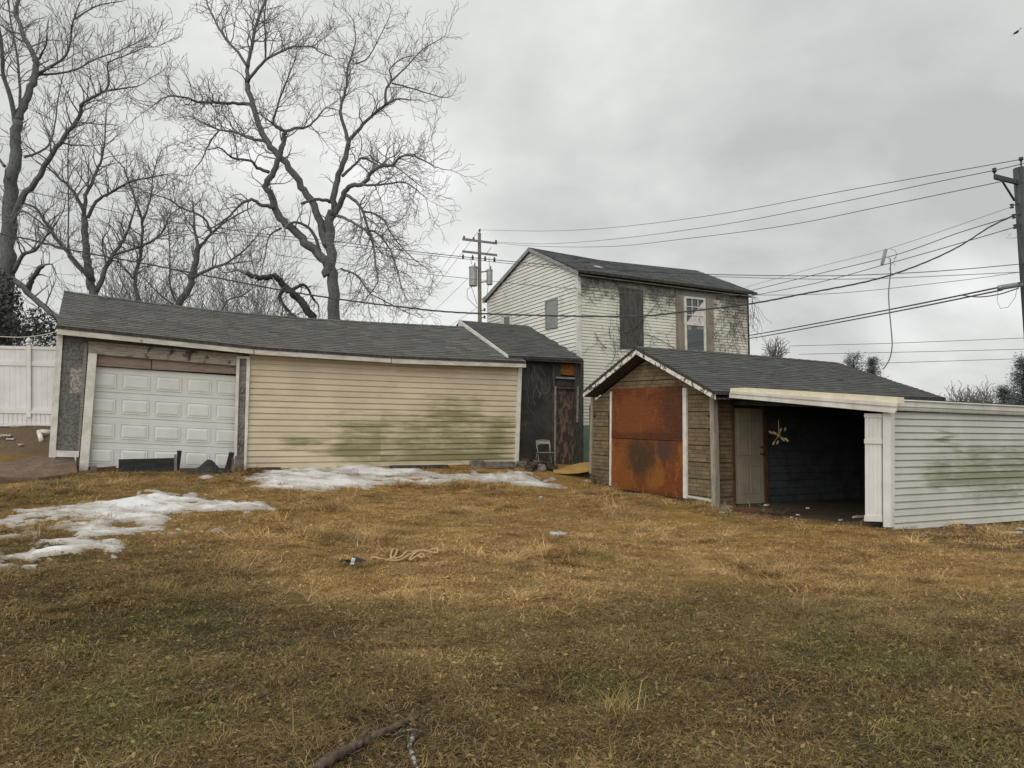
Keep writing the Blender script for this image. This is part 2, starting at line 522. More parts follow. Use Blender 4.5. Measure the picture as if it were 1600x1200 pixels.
def rust_ply(name, hue):
    n = NT(name)
    grain = n.noise(3.0, 8, 0.65, (1.4, 1.4, 9), 1.2)
    blot = n.noise(2.4, 6, 0.6, (1.6, 1.6, 0.8), 0.6)
    fine = n.noise(30, 4, 0.6, (1, 1, 4))
    if hue == 0:
        col = n.mix(n.rng(grain, 0.38, 0.64), (0.115, 0.031, 0.012), (0.215, 0.064, 0.019))
        col = n.mix(n.rng(blot, 0.54, 0.72), col, (0.27, 0.085, 0.020))
    else:
        col = n.mix(n.rng(grain, 0.36, 0.66), (0.14, 0.044, 0.015), (0.25, 0.076, 0.020))
        col = n.mix(n.rng(blot, 0.52, 0.68), col, (0.33, 0.115, 0.022))
    P = n.pos()
    sx = n.math('SUBTRACT', n.dot(P, (SF.e.x, SF.e.y, 0)), SF.P.dot(SF.e))
    zx = n.dot(P, (0, 0, 1))

    def blob(px, py, rs, rz, lo=0.75, hi=1.25):
        s0, z0 = SF.uv(px, py, 0.05)
        a = n.math('DIVIDE', n.math('SUBTRACT', sx, s0), rs)
        b = n.math('DIVIDE', n.math('SUBTRACT', zx, z0), rz)
        d = n.math('SQRT', n.math('ADD', n.math('MULTIPLY', a, a), n.math('MULTIPLY', b, b)))
        d = n.math('ADD', d, n.math('MULTIPLY', n.math('SUBTRACT', n.noise(5, 8, 0.72, (1, 1, 0.8), 0.4), 0.5), 2.2))
        return n.rng(d, lo, hi, 1.0, 0.0)
    if hue == 0:
        col = n.mix(n.math('MULTIPLY', blob(990, 650, .9, .5), 0.38), col, (0.30, 0.10, 0.028))
        col = n.mix(n.math('MULTIPLY', blob(1055, 640, .5, .7), 0.55), col, (0.070, 0.030, 0.017))
        col = n.mix(n.math('MULTIPLY', blob(1015, 683, 1.8, .12), 0.6), col, (0.075, 0.030, 0.014))
    else:
        col = n.mix(n.math('MULTIPLY', blob(966, 735, .7, .6), 0.42), col, (0.34, 0.13, 0.030))
        col = n.mix(n.math('MULTIPLY', blob(1022, 745, .35, .3), 0.6), col, (0.36, 0.14, 0.032))
        col = n.mix(n.math('MULTIPLY', blob(1000, 715, .55, .5, 0.5, 1.35), 0.85), col, (0.052, 0.040, 0.024))
        col = n.mix(n.math('MULTIPLY', blob(1037, 703, .38, .3, 0.5, 1.35), 0.7), col, (0.055, 0.045, 0.036))
        col = n.mix(n.math('MULTIPLY', blob(1010, 775, 2.0, .12), 0.5), col, (0.070, 0.036, 0.018))
    mot = n.noise(7, 7, 0.7, (1.2, 1.2, 1.0), 0.5)
    col = n.mix(n.rng(mot, 0.58, 0.80), col, (0.075, 0.030, 0.014))
    col = n.mix(n.rng(mot, 0.42, 0.30), col, (0.27, 0.09, 0.026))
    scr = n.noise(14, 4, 0.6, (1, 1, 7), 1.5)
    col = n.mix(n.rng(scr, 0.66, 0.72), col, (0.34, 0.17, 0.075))
    col = n.mul(col, n.rng(fine, 0.3, 0.7, 0.75, 1.2, False))
    n.bump(grain, 0.25, 0.01)
    col = n.mul(col, 0.84)
    return n.done(col, 0.62, 0, 0.3)


MT['rust_a'] = rust_ply('red_stained_plywood', 0)
MT['rust_b'] = rust_ply('orange_stained_blotched_plywood', 1)


def peel_mat():
    n = NT('peeling_white_barge_paint')
    a = n.noise(7, 8, 0.7, None, 0.8)
    col = n.mix(n.rng(a, 0.50, 0.535), (0.74, 0.72, 0.67), (0.105, 0.092, 0.078))
    n.bump(a, 0.4, 0.01)
    return n.done(col, 0.75)


MT['barge'] = peel_mat()


def brick_siding(name, c, c2):
    n = NT(name)
    col = n.mix(n.rng(n.noise(5, 6, 0.6), 0.35, 0.65), c, c2)
    col = n.mix(n.rng(n.noise(1.1, 5, 0.6), 0.5, 0.75), col, tuple(x * 0.55 for x in c2))
    v = n.attr('v')
    col = n.mul(col, n.rng(v, 0, 1, 0.25, 1.12, False))
    n.bump(n.noise(70, 3), 0.4, 0.004)
    return n.done(col, 0.9)


MT['brickside'] = brick_siding('brick_pattern_asphalt_siding', (0.225, 0.165, 0.098), (0.160, 0.118, 0.070))


def darkwall():
    n = NT('dark_mossy_block_wall')
    a = n.noise(1.4, 7, 0.6, None, 0.4)
    col = n.mix(n.rng(a, 0.35, 0.65), (0.058, 0.056, 0.053), (0.030, 0.029, 0.028))
    col = n.mix(n.rng(n.noise(2.0, 6, 0.65, (1, 1, 2)), 0.50, 0.72), col, (0.078, 0.072, 0.038))
    col = n.mix(n.rng(n.noise(5, 4, 0.6, (1, 1, 5)), 0.66, 0.76), col, (0.12, 0.10, 0.085))
    n.bump(n.noise(14, 6, 0.65), 0.6, 0.02)
    return n.done(col, 0.92)


MT['darkwall'] = darkwall()


def peeldoor():
    n = NT('peeling_brown_door_paint')
    a = n.noise(7, 8, 0.7, (1.3, 1.3, 0.45), 1.0)
    col = n.mix(n.rng(a, 0.48, 0.54), (0.052, 0.035, 0.026), (0.145, 0.100, 0.080))
    n.bump(a, 0.5, 0.01)
    return n.done(col, 0.85)


MT['peeldoor'] = peeldoor()


def house_siding():
    n = NT('stained_white_house_siding')
    P = n.pos()
    z = n.dot(P, (0, 0, 1))
    f = n.rng(n.noise(0.8, 5), 0.35, 0.65)
    col = n.mix(f, (0.76, 0.735, 0.65), (0.67, 0.645, 0.565))
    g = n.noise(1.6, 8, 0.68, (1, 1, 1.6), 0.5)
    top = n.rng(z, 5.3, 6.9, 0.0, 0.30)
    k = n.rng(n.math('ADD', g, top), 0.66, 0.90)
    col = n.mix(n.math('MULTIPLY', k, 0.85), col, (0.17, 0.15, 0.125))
    return n.done(col, 0.6)


MT['house'] = house_siding()
MT['housegable'] = simple('white_gable_siding', (0.80, 0.79, 0.74), (0.73, 0.715, 0.665), 0.9, 0.6, 0, None, 0, grime=(0.47, 0.45, 0.38), gscale=1.0, glo=0.55, ghi=0.8)


def zone_cols(n):
    """shared position-driven factors: dry straw further off, damp green-brown close by"""
    P = n.pos()
    y = n.dot(P, (0.10, 1, 0))
    big = n.noise(0.33, 4, 0.55)
    mid = n.noise(1.1, 5, 0.6)
    t = n.math('ADD', y, n.math('ADD', n.math('MULTIPLY', big, 5.0), n.math('MULTIPLY', mid, 1.6)))
    x = n.dot(P, (1, 0, 0))
    tongue = n.rng(n.math('ABSOLUTE', n.math('ADD', x, 0.9)), 0.2, 2.6, 2.4, 0.0)
    straw = n.rng(n.math('ADD', t, tongue), 10.6, 13.6)
    leftb = n.rng(x, -6.5, -2.5, 1, 0)
    straw = n.math('MULTIPLY', straw, n.math('SUBTRACT', 1.0, n.math('MULTIPLY', leftb, 0.35)))
    green = n.rng(n.noise(0.55, 4, 0.6, (1, 1, 0), 0, n.vmul(P, (1.0, 1.0, 0))), 0.48, 0.66)
    return straw, green, mid


def blade_mat():
    n = NT('dead_grass_blade')
    straw, green, mid = zone_cols(n)
    v = n.attr('v')
    r = n.rand()
    near = n.mix(v, (0.105, 0.070, 0.024), (0.375, 0.262, 0.104))
    near = n.mix(n.math('MULTIPLY', green, 0.75), near, n.mix(v, (0.100, 0.092, 0.026), (0.250, 0.222, 0.070)))
    far = n.mix(v, (0.280, 0.172, 0.064), (0.78, 0.535, 0.245))
    far = n.mix(n.math('MULTIPLY', green, 0.45), far, n.mix(v, (0.18, 0.135, 0.042), (0.46, 0.365, 0.125)))
    far = n.mul(far, n.rng(n.noise(1.7, 6, 0.65, (0.55, 1.6, 1)), 0.3, 0.7, 0.62, 1.2))
    col = n.mix(straw, near, far)
    col = n.mul(col, n.math('ADD', n.math('MULTIPLY', r, 0.75), 0.62))
    col = n.mix(n.math('GREATER_THAN', v, 0.985), col, (0.55, 0.45, 0.28))
    return n.done(col, 0.75, 0, 0.25)


def soil_mat():
    n = NT('thatch_and_soil')
    straw, green, mid = zone_cols(n)
    fine = n.noise(26, 6, 0.7)
    fib = n.noise(9, 7, 0.7, (1, 2.5, 1), 1.5)
    near = n.mix(n.rng(fib, 0.35, 0.65), (0.028, 0.020, 0.012), (0.075, 0.054, 0.027))
    near = n.mix(n.math('MULTIPLY', green, 0.5), near, (0.058, 0.062, 0.022))
    far = n.mix(n.rng(fib, 0.35, 0.65), (0.170, 0.102, 0.030), (0.400, 0.250, 0.080))
    col = n.mix(straw, near, far)
    bare = n.rng(n.noise(0.9, 6, 0.65), 0.62, 0.72)
    col = n.mix(n.math('MULTIPLY', bare, 0.7), col, (0.060, 0.044, 0.031))
    P = n.pos()
    # bare trodden earth under the carport and in the gap by the old outbuilding
    s = n.math('SUBTRACT', n.dot(P, (U2.x, U2.y, 0)), SS.P.dot(U2))
    d = n.math('SUBTRACT', n.dot(P, (N2.x, N2.y, 0)), SS.P.dot(N2))
    inside = n.math('MULTIPLY', n.rng(n.math('ADD', s, n.math('MULTIPLY', mid, 1.0)), 0.0, 0.9), n.rng(d, -6.5, -5.5))
    col = n.mix(inside, col, n.mix(n.rng(fine, 0.4, 0.6), (0.050, 0.036, 0.025), (0.085, 0.062, 0.043)))
    lx = n.dot(P, (1, 0, 0))
    ly = n.dot(P, (0, 1, 0))
    bank = n.math('MULTIPLY', n.rng(lx, -10.2, -9.0, 1, 0), n.rng(ly, 15.6, 16.4))
    col = n.mix(bank, col, n.mix(n.rng(fine, 0.4, 0.6), (0.110, 0.078, 0.050), (0.19, 0.135, 0.085)))
    n.bump(fine, 0.7, 0.03)
    return n.done(col, 0.95, 0, 0.15)


MT['blade'] = blade_mat()
MT['soil'] = soil_mat()


def snow_mat():
    n = NT('old_snow')
    a = n.noise(3, 7, 0.65)
    col = n.mix(n.rng(a, 0.48, 0.78), (0.73, 0.725, 0.71), (0.42, 0.385, 0.335))
    th = n.attr('v')
    col = n.mix(n.rng(th, 0.0, 0.30, 0.8, 0.0), col, (0.36, 0.32, 0.27))
    sp = n.noise(45, 4, 0.6)
    col = n.mix(n.rng(sp, 0.66, 0.74), col, (0.20, 0.15, 0.09))
    n.bump(n.noise(14, 6, 0.6), 0.35, 0.02)
    return n.done(col, 0.6, 0, 0.3)


MT['snow'] = snow_mat()
MT['pad'] = simple('brown_wet_dirt_pad', (0.185, 0.122, 0.082), (0.125, 0.083, 0.057), 4, 0.8, 0.6, (1, 1, 1), 0, grime=(0.15, 0.125, 0.095), gscale=2.0, glo=0.55, ghi=0.7)

# ------------------------------------------------------------------ object helpers
WL = {}          # world offset of every parent


def tag(o, label=None, cat=None, group=None, kind=None):
    if label:
        o['label'] = label
    if cat:
        o['category'] = cat
    if group:
        o['group'] = group
    if kind:
        o['kind'] = kind
    return o


def thing(name, loc, label, cat, group=None):
    o = bpy.data.objects.new(name, None)
    COL.objects.link(o)
    o.empty_display_size = 0.2
    o.location = loc
    WL[o.name] = Vector(loc)
    return tag(o, label, cat, group)


class MB:
    def __init__(self):
        self.v = []
        self.f = []
        self.c = []

    def poly(self, pts, c=0.5):
        i = len(self.v)
        self.v += [Vector(p) for p in pts]
        self.f.append(list(range(i, i + len(pts))))
        self.c.append(c)

    def prism(self, pts, off, c=0.5, cap=True):
        """closed polygon pts extruded by off"""
        i = len(self.v)
        n = len(pts)
        off = Vector(off)
        self.v += [Vector(p) for p in pts] + [Vector(p) + off for p in pts]
        if cap:
            self.f.append([i + k for k in range(n)][::-1])
            self.c.append(c)
        self.f.append([i + n + k for k in range(n)])
        self.c.append(c)
        for k in range(n):
            k2 = (k + 1) % n
            self.f.append([i + k, i + k2, i + n + k2, i + n + k])
            self.c.append(c)

    def box(self, o, a, b, cc, c=0.5):
        o, a, b, cc = Vector(o), Vector(a), Vector(b), Vector(cc)
        self.prism([o, o + a, o + a + b, o + b], cc, c)

    def tube(self, pts, rad, sides=6, c=0.5, caps=True):
        n = len(pts)
        if not hasattr(rad, '__len__'):
            rad = [rad] * n
        i0 = len(self.v)
        ref = None
        for k in range(n):
            a = pts[max(k - 1, 0)]
            b = pts[min(k + 1, n - 1)]
            t = (b - a)
            if t.length < 1e-9:
                t = Vector((0, 0, 1))
            t.normalize()
            if ref is None:
                ref = Vector((1, 0, 0)) if abs(t.x) < 0.8 else Vector((0, 1, 0))
            x = ref - t * ref.dot(t)
            if x.length < 1e-4:
                x = t.orthogonal()
            x.normalize()
            ref = x
            y = t.cross(x)
            for j in range(sides):
                an = 2 * pi * j / sides
                self.v.append(pts[k] + x * (cos(an) * rad[k]) + y * (sin(an) * rad[k]))
        for k in range(n - 1):
            for j in range(sides):
                j2 = (j + 1) % sides
                a = i0 + k * sides
                self.f.append([a + j, a + j2, a + sides + j2, a + sides + j])
                self.c.append(c)
        if caps:
            self.f.append([i0 + j for j in range(sides)][::-1])
            self.f.append([i0 + (n - 1) * sides + j for j in range(sides)])
            self.c += [c, c]

    def build(self, name, mat, parent=None, smooth=False, attr=False):
        off = WL.get(parent.name, Vector((0, 0, 0))) if parent else Vector((0, 0, 0))
        me = bpy.data.meshes.new(name)
        me.from_pydata([tuple(p - off) for p in self.v], [], self.f)
        me.materials.append(MT[mat] if isinstance(mat, str) else mat)
        if attr:
            a = me.attributes.new('v', 'FLOAT', 'FACE')
            a.data.foreach_set('value', self.c)
        if smooth:
            me.polygons.foreach_set('use_smooth', [True] * len(me.polygons))
        me.update()
        o = bpy.data.objects.new(name, me)
        COL.objects.link(o)
        if parent:
            o.parent = parent
            WL[o.name] = off
        else:
            WL[o.name] = Vector((0, 0, 0))
        return o


def recenter(o):
    """put a top-level mesh's origin at its base"""
    me = o.data
    n = len(me.vertices)
    co = np.empty(n * 3)
    me.vertices.foreach_get('co', co)
    co = co.reshape(-1, 3)
    c = np.array([co[:, 0].mean(), co[:, 1].mean(), co[:, 2].min()])
    me.vertices.foreach_set('co', (co - c).ravel())
    me.update()
    o.location = c
    WL[o.name] = Vector(c)
    return o


def slab(fr, pxs, d, th, name, mat, parent, c=0.5, bevel=0.0):
    """board on a wall frame, outlined by its corner points, its outer face at d, thickness th"""
    m = MB()
    pts = [fr.pt(*fr.uv(x, y, d), d) for x, y in pxs]
    off = Vector((fr.o.x, fr.o.y, 0)) * (-th)
    m.prism(pts, off)
    return m.build(name, mat, parent)


def clip_poly(poly, clip):
    """Sutherland-Hodgman, clip convex counter-clockwise"""
    outp = poly
    for i in range(len(clip)):
        a, b = clip[i], clip[(i + 1) % len(clip)]
        inp, outp = outp, []
        if not inp:
            break

        def side(p):
            return (b[0] - a[0]) * (p[1] - a[1]) - (b[1] - a[1]) * (p[0] - a[0])
        for k in range(len(inp)):
            p, q = inp[k], inp[(k + 1) % len(inp)]
            sp, sq = side(p), side(q)
            if sp >= 0:
                outp.append(p)
            if (sp >= 0) != (sq >= 0):
                t = sp / (sp - sq)
                outp.append((p[0] + (q[0] - p[0]) * t, p[1] + (q[1] - p[1]) * t))
    return outp


def ccw(poly):
    a = sum(poly[i][0] * poly[(i + 1) % len(poly)][1] - poly[(i + 1) % len(poly)][0] * poly[i][1] for i in range(len(poly)))
    return poly if a > 0 else poly[::-1]


def plank(fr, sa, sb, zt, zb, d, proud=0.018, segs=1):
    """one lap-siding course from sa to sb; zt(s), zb(s) are its top and bottom lines"""
    m = MB()
    nseg = segs
    for k in range(nseg):
        s0 = sa + (sb - sa) * k / nseg
        s1 = sa + (sb - sa) * (k + 1) / nseg
        prof = []
        for s in (s0, s1):
            t, b = zt(s), zb(s)
            wb_ = mnoise.noise(Vector((s * 1.1, t * 3.0, 5.0))) * 0.006
            t, b = t + wb_, b + wb_
            h = t - b
            prof.append([fr.pt(s, t, d), fr.pt(s, t - h * 0.10, d), fr.pt(s, b + h * 0.52, d + proud * 0.72), fr.pt(s, b + h * 0.46, d + proud * 0.70),
                         fr.pt(s, b + h * 0.04, d + proud), fr.pt(s, b, d + proud * 0.9), fr.pt(s, b, d - 0.004)])
        A, B = prof
        for i in range(6):
            m.poly([A[i], B[i], B[i + 1], A[i + 1]])
    A0 = [fr.pt(sa, zt(sa), d - 0.004), fr.pt(sa, zt(sa), d + 0.002), fr.pt(sa, zb(sa), d + proud * 0.85), fr.pt(sa, zb(sa), d - 0.004)]
    B0 = [fr.pt(sb, zt(sb), d - 0.004), fr.pt(sb, zt(sb), d + 0.002), fr.pt(sb, zb(sb), d + proud * 0.85), fr.pt(sb, zb(sb), d - 0.004)]
    m.poly(A0)
    m.poly(B0[::-1])
    return m


def shingles(parent, surf, length, depth, mat, row=0.14, tab=0.30, jag=0.0, name='shingles', seed=1, thick=0.012, lo=0.0, hi=1.0):
    """surf(t, r) -> point; t 0..1 along the eave, r 0..1 eave to ridge. Laid as lapped tabs"""
    rnd = random.Random(seed)
    m = MB()
    rows = max(3, int(depth / row))
    for k in range(rows):
        r0, r1 = k / rows, (k + 1.12) / rows
        r1 = min(r1, 1.0)
        x = -rnd.random() * tab
        while x < length:
            wd = tab * rnd.uniform(0.5, 1.35)
            a, b = max(x, 0), min(x + wd - 0.006, length)
            x += wd
            if b - a < 0.03:
                continue
            if jag and b > length - 0.05:
                b += rnd.uniform(-jag, jag)
            ta, tb = a / length, b / length
            dr = rnd.choice((0, 0, -0.012, 0.0)) / depth
            p = [surf(ta, max(r0 + dr, 0)), surf(tb, max(r0 + dr, 0)), surf(tb, r1), surf(ta, r1)]
            nrm = (p[1] - p[0]).cross(p[3] - p[0]).normalized()
            if nrm.z < 0:
                nrm = -nrm
            h = thick * (rnd.uniform(0.8, 1.5) if rnd.random() > 0.02 else rnd.uniform(1.6, 2.4))
            q = [p[0] + nrm * h, p[1] + nrm * h, p[2] + nrm * 0.003, p[3] + nrm * 0.003]
            c = min(1, max(0, rnd.gauss(0.42, 0.3)))
            m.poly(q, c)
            m.poly([p[0], p[1], q[1], q[0]], 0.0)
            m.poly([p[1], p[2], q[2], q[1]], c * 0.5)
            m.poly([p[0], q[0], q[3], p[3]], c * 0.5)
    o = m.build(name, mat, parent, attr=True)
    o['kind'] = 'stuff'
    return o

# ------------------------------------------------------------------ ground sheet
def build_ground():
    xs = list(np.arange(-17, 17.01, 0.16))
    far = [20, 25, 32, 45, 70, 120, 250, 500]
    xs = [-f for f in far[::-1]] + xs + far
    ys = [-400, -150, -60, -25, -12, -6, -3, -1] + list(np.arange(0, 24.01, 0.16)) + [26, 29, 33, 40, 55, 80, 130, 250, 500]
    X, Y = np.meshgrid(xs, ys, indexing='ij')
    Z = np.zeros_like(X)
    for i in range(X.shape[0]):
        Z[i] = Garr(X[i], Y[i])
    farf = np.clip((np.hypot(X, Y - 8) - 40) / 60, 0, 1)
    Z = Z * (1 - farf) + 0.6 * farf
    vs_ = []
    for i in range(X.shape[0]):
        for j in range(X.shape[1]):
            x, y = X[i, j], Y[i, j]
            z = Z[i, j]
            if abs(x) < 17 and -1 < y < 24:
                z += micro(x, y)
            vs_.append((x, y, z))
    nj = X.shape[1]
    fs = []
    for i in range(X.shape[0] - 1):
        for j in range(nj - 1):
            a = i * nj + j
            fs.append((a, a + nj, a + nj + 1, a + 1))
    me = bpy.data.meshes.new('ground')
    me.from_pydata(vs_, [], fs)
    me.materials.append(MT['soil'])
    me.polygons.foreach_set('use_smooth', [True] * len(me.polygons))
    o = bpy.data.objects.new('ground', me)
    COL.objects.link(o)
    tag(o, 'trampled winter lawn of straw and mud', None, None, 'structure')


build_ground()

# ------------------------------------------------------------------ beige garage
gs_l, _ = GF.uv(80, 620)
gar_base = GF.pt(0, 1.0, 0)
garage = thing('garage', gar_base, 'long low beige sided garage with white overhead door and sagging grey roof', 'garage')


def front_z(fr, d, line):
    ss, zz = [], []
    for x, y in line:
        s, z = fr.uv(x, y, d)
        ss.append(s)
        zz.append(z)
    return lambda s: lin(ss, zz, s), ss[0], ss[-1]


eave_px = [(88, 509), (240, 525), (396, 542), (611, 556.5), (822, 565)]
ridge_px = [(97, 455), (220, 472), (350, 487), (480, 498), (600, 505), (722, 511)]
OVER, HALF, DEEP = 0.34, 2.6, 5.2
ez, es0, es1 = front_z(GF, OVER, eave_px)
rz, _, _ = front_z(GF, -HALF, ridge_px)


def gsurf(t, r):
    s = es0 + (es1 - es0) * t
    d = OVER + (-HALF - OVER) * r
    return GF.pt(s, ez(s) + (rz(s) - ez(s)) * r, d)


def gback(t, r):
    s = es0 + (es1 - es0) * t
    d = -2 * HALF - OVER + (HALF + OVER) * r
    return GF.pt(s, ez(s) + (rz(s) - ez(s)) * r, d)


def deck(surf, th, name, mat, parent, nt_=14):
    m = MB()
    dn = Vector((0, 0, -th))
    up = Vector((0, 0, -0.004))
    for k in range(nt_):
        a, b = k / nt_, (k + 1) / nt_
        q = [surf(a, 0) + up, surf(b, 0) + up, surf(b, 1) + up, surf(a, 1) + up]
        m.poly(q)
        m.poly([p + dn for p in q][::-1])
        m.poly([q[0], q[0] + dn, q[1] + dn, q[1]])
        if k == 0:
            m.poly([q[3], q[3] + dn, q[0] + dn, q[0]])
        if k == nt_ - 1:
            m.poly([q[1], q[1] + dn, q[2] + dn, q[2]])
    return m


roof = deck(gsurf, 0.05, 'roof', 'darkwood', garage).build('roof', 'darkwood', garage)
mbk = deck(gback, 0.05, 'roof', 'darkwood', garage)
rb_ = mbk.build('rear_roof', 'shingle_a', garage)
shingles(roof, gsurf, es1 - es0, sqrt((OVER + HALF) ** 2 + 1.1), 'shingle_a', 0.145, 0.31, 0, 'shingles', 3, 0.013)
# ridge cap
m = MB()
n_ = 36
for k in range(n_):
    a, b = k / n_, (k + 1.15) / n_
    b = min(b, 1)
    h0, h1 = Vector((0, 0, 0.028)), Vector((0, 0, 0.016))
    A0, B0 = gsurf(a, 0.955), gsurf(b, 0.955)
    A1, B1 = gsurf(a, 1), gsurf(b, 1)
    A2, B2 = gback(a, 0.955), gback(b, 0.955)
    m.poly([A0 + h0, B0 + h1, B1 + h1, A1 + h0], random.random())
    m.poly([A1 + h0, B1 + h1, B2 + h1, A2 + h0], random.random())
    m.poly([A0, A0 + h0, A1 + h0, A1], 0.1)
m.build('ridge_cap', 'shingle_a', roof, attr=True)['kind'] = 'stuff'

# body walls
zb = 0.6
m = MB()
sL, sR = GF.uv(92, 600, -0.14)[0], GF.uv(806, 650, -0.14)[0]
sO0, sO1 = GF.uv(139, 640, -0.14)[0], GF.uv(379, 640, -0.14)[0]
for (sa, sb) in ((sL, sO0), (sO0, sO1), (sO1, sR)):
    top = lambda s: ez(s) - 0.02 + 0.10
    if sa == sO0:
        continue
    m.prism([GF.pt(sa, zb, -0.02), GF.pt(sb, zb, -0.02), GF.pt(sb, top(sb), -0.02), GF.pt(sa, top(sa), -0.02)],
            Vector((N2.x, N2.y, 0)) * -0.12)
m.prism([GF.pt(sO0, zb, -0.40), GF.pt(sO1, zb, -0.40), GF.pt(sO1, ez(3), -0.40), GF.pt(sO0, ez(3), -0.40)], Vector((N2.x, N2.y, 0)) * -0.08)
m.build('wall', 'gwood', garage)
m = MB()
for s in (sL, sR - 0.12):
    # gable end walls
    m.prism([GF.pt(s, zb, -0.15), GF.pt(s, ez(s) + 0.1, -0.15), GF.pt(s, rz(s) - 0.08, -HALF), GF.pt(s, ez(s) + 0.1, -2 * HALF + 0.1),
             GF.pt(s, zb, -2 * HALF + 0.1)], Vector((U2.x, U2.y, 0)) * 0.12)
m.prism([GF.pt(sL, zb, -2 * HALF + 0.1), GF.pt(sR, zb, -2 * HALF + 0.1), GF.pt(sR, ez(sR) + 0.1, -2 * HALF + 0.1), GF.pt(sL, ez(sL) + 0.1, -2 * HALF + 0.1)],
        Vector((N2.x, N2.y, 0)) * -0.1)
m.build('end_wall', 'gwood', garage)
# soffit
m = MB()
for k in range(10):
    a, b = k / 10, (k + 1) / 10
    p = [gsurf(a, 0), gsurf(b, 0)]
    sa, sb = es0 + (es1 - es0) * a, es0 + (es1 - es0) * b
    q = [GF.pt(sb, ez(sb) - 0.115, 0.02), GF.pt(sa, ez(sa) - 0.115, 0.02)]
    o1 = Vector((0, 0, -0.115)) - Vector((N2.x, N2.y, 0)) * 0.04
    m.prism([p[0] + o1, p[1] + o1] + q, (0, 0, 0.015))
m.build('soffit', 'gwood', garage)

for i, (a, b) in enumerate((((88, 509.5), (396, 542)), ((397, 542.3), (611, 556.5)), ((612, 557), (822, 565)))):
    h = (12.5, 11.2, 10.5)[i], (11, 10.2, 9.2)[i]
    sl = slab(GF, [a, b, (b[0], b[1] + h[1]), (a[0] + 0.7, a[1] + h[0])], OVER - 0.012, 0.03, 'fascia_board', 'fascia', garage)
slab(GF, [(89, 519), (98.5, 520), (86.5, 715), (76, 714.5)], 0.055, 0.07, 'corner_trim', 'trim', garage)
slab(GF, [(98.2, 520), (135, 524), (124.5, 704.5), (86.5, 703.5)], 0.014, 0.03, 'stucco_panel', 'stucco', garage)
slab(GF, [(110, 575), (129.5, 574), (127.5, 615), (109, 615)], 0.021, 0.006, 'peeled_patch', 'peel', garage)
slab(GF, [(86.3, 703.6), (123.5, 705), (122.8, 714.5), (86, 713.8)], 0.045, 0.06, 'sill_board', 'trim', garage)
slab(GF, [(131.5, 535), (137.2, 536), (124.6, 706), (120.6, 706)], 0.034, 0.05, 'jamb_strip', 'gwood', garage)
slab(GF, [(138, 551.5), (151.5, 553), (137.3, 740.5), (122.8, 741)], 0.075, 0.12, 'door_post', 'trim', garage)
slab(GF, [(116.5, 714.5), (119, 714.5), (119, 741), (116.5, 740)], 0.06, 0.03, 'downpipe', 'trim', garage)
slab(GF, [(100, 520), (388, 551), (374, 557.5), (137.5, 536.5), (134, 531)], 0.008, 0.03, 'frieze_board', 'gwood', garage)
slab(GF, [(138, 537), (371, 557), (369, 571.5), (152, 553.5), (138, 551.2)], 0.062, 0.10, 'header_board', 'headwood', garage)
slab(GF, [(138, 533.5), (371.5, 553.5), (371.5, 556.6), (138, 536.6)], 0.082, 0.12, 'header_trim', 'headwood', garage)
slab(GF, [(150, 552), (236.2, 561), (236.2, 577), (150, 571.2)], -0.02, 0.03, 'plywood_panel', 'pink', garage)
slab(GF, [(237.6, 561), (376, 572), (376, 585), (237.6, 577)], -0.02, 0.03, 'plywood_panel', 'pink', garage)

# overhead door: four sections of raised panels
dTL, dTR = (136, 571.5), (378, 588)
dBL, dBR = (134, 730), (378, 738)
colb = [136, 184.5, 237, 286.5, 333, 379]
DD = -0.10
tl, tr, bl, br = GF.uv(*dTL, DD), GF.uv(*dTR, DD), GF.uv(*dBL, DD), GF.uv(*dBR, DD)
cs_ = [GF.uv(x, 650, DD)[0] for x in colb]
sd0, sd1 = cs_[0], cs_[-1]


def dz(s, v):
    t = (s - sd0) / (sd1 - sd0)
    top = tl[1] + (tr[1] - tl[1]) * t
    bot = bl[1] + (br[1] - bl[1]) * t
    return top + (bot - top) * v


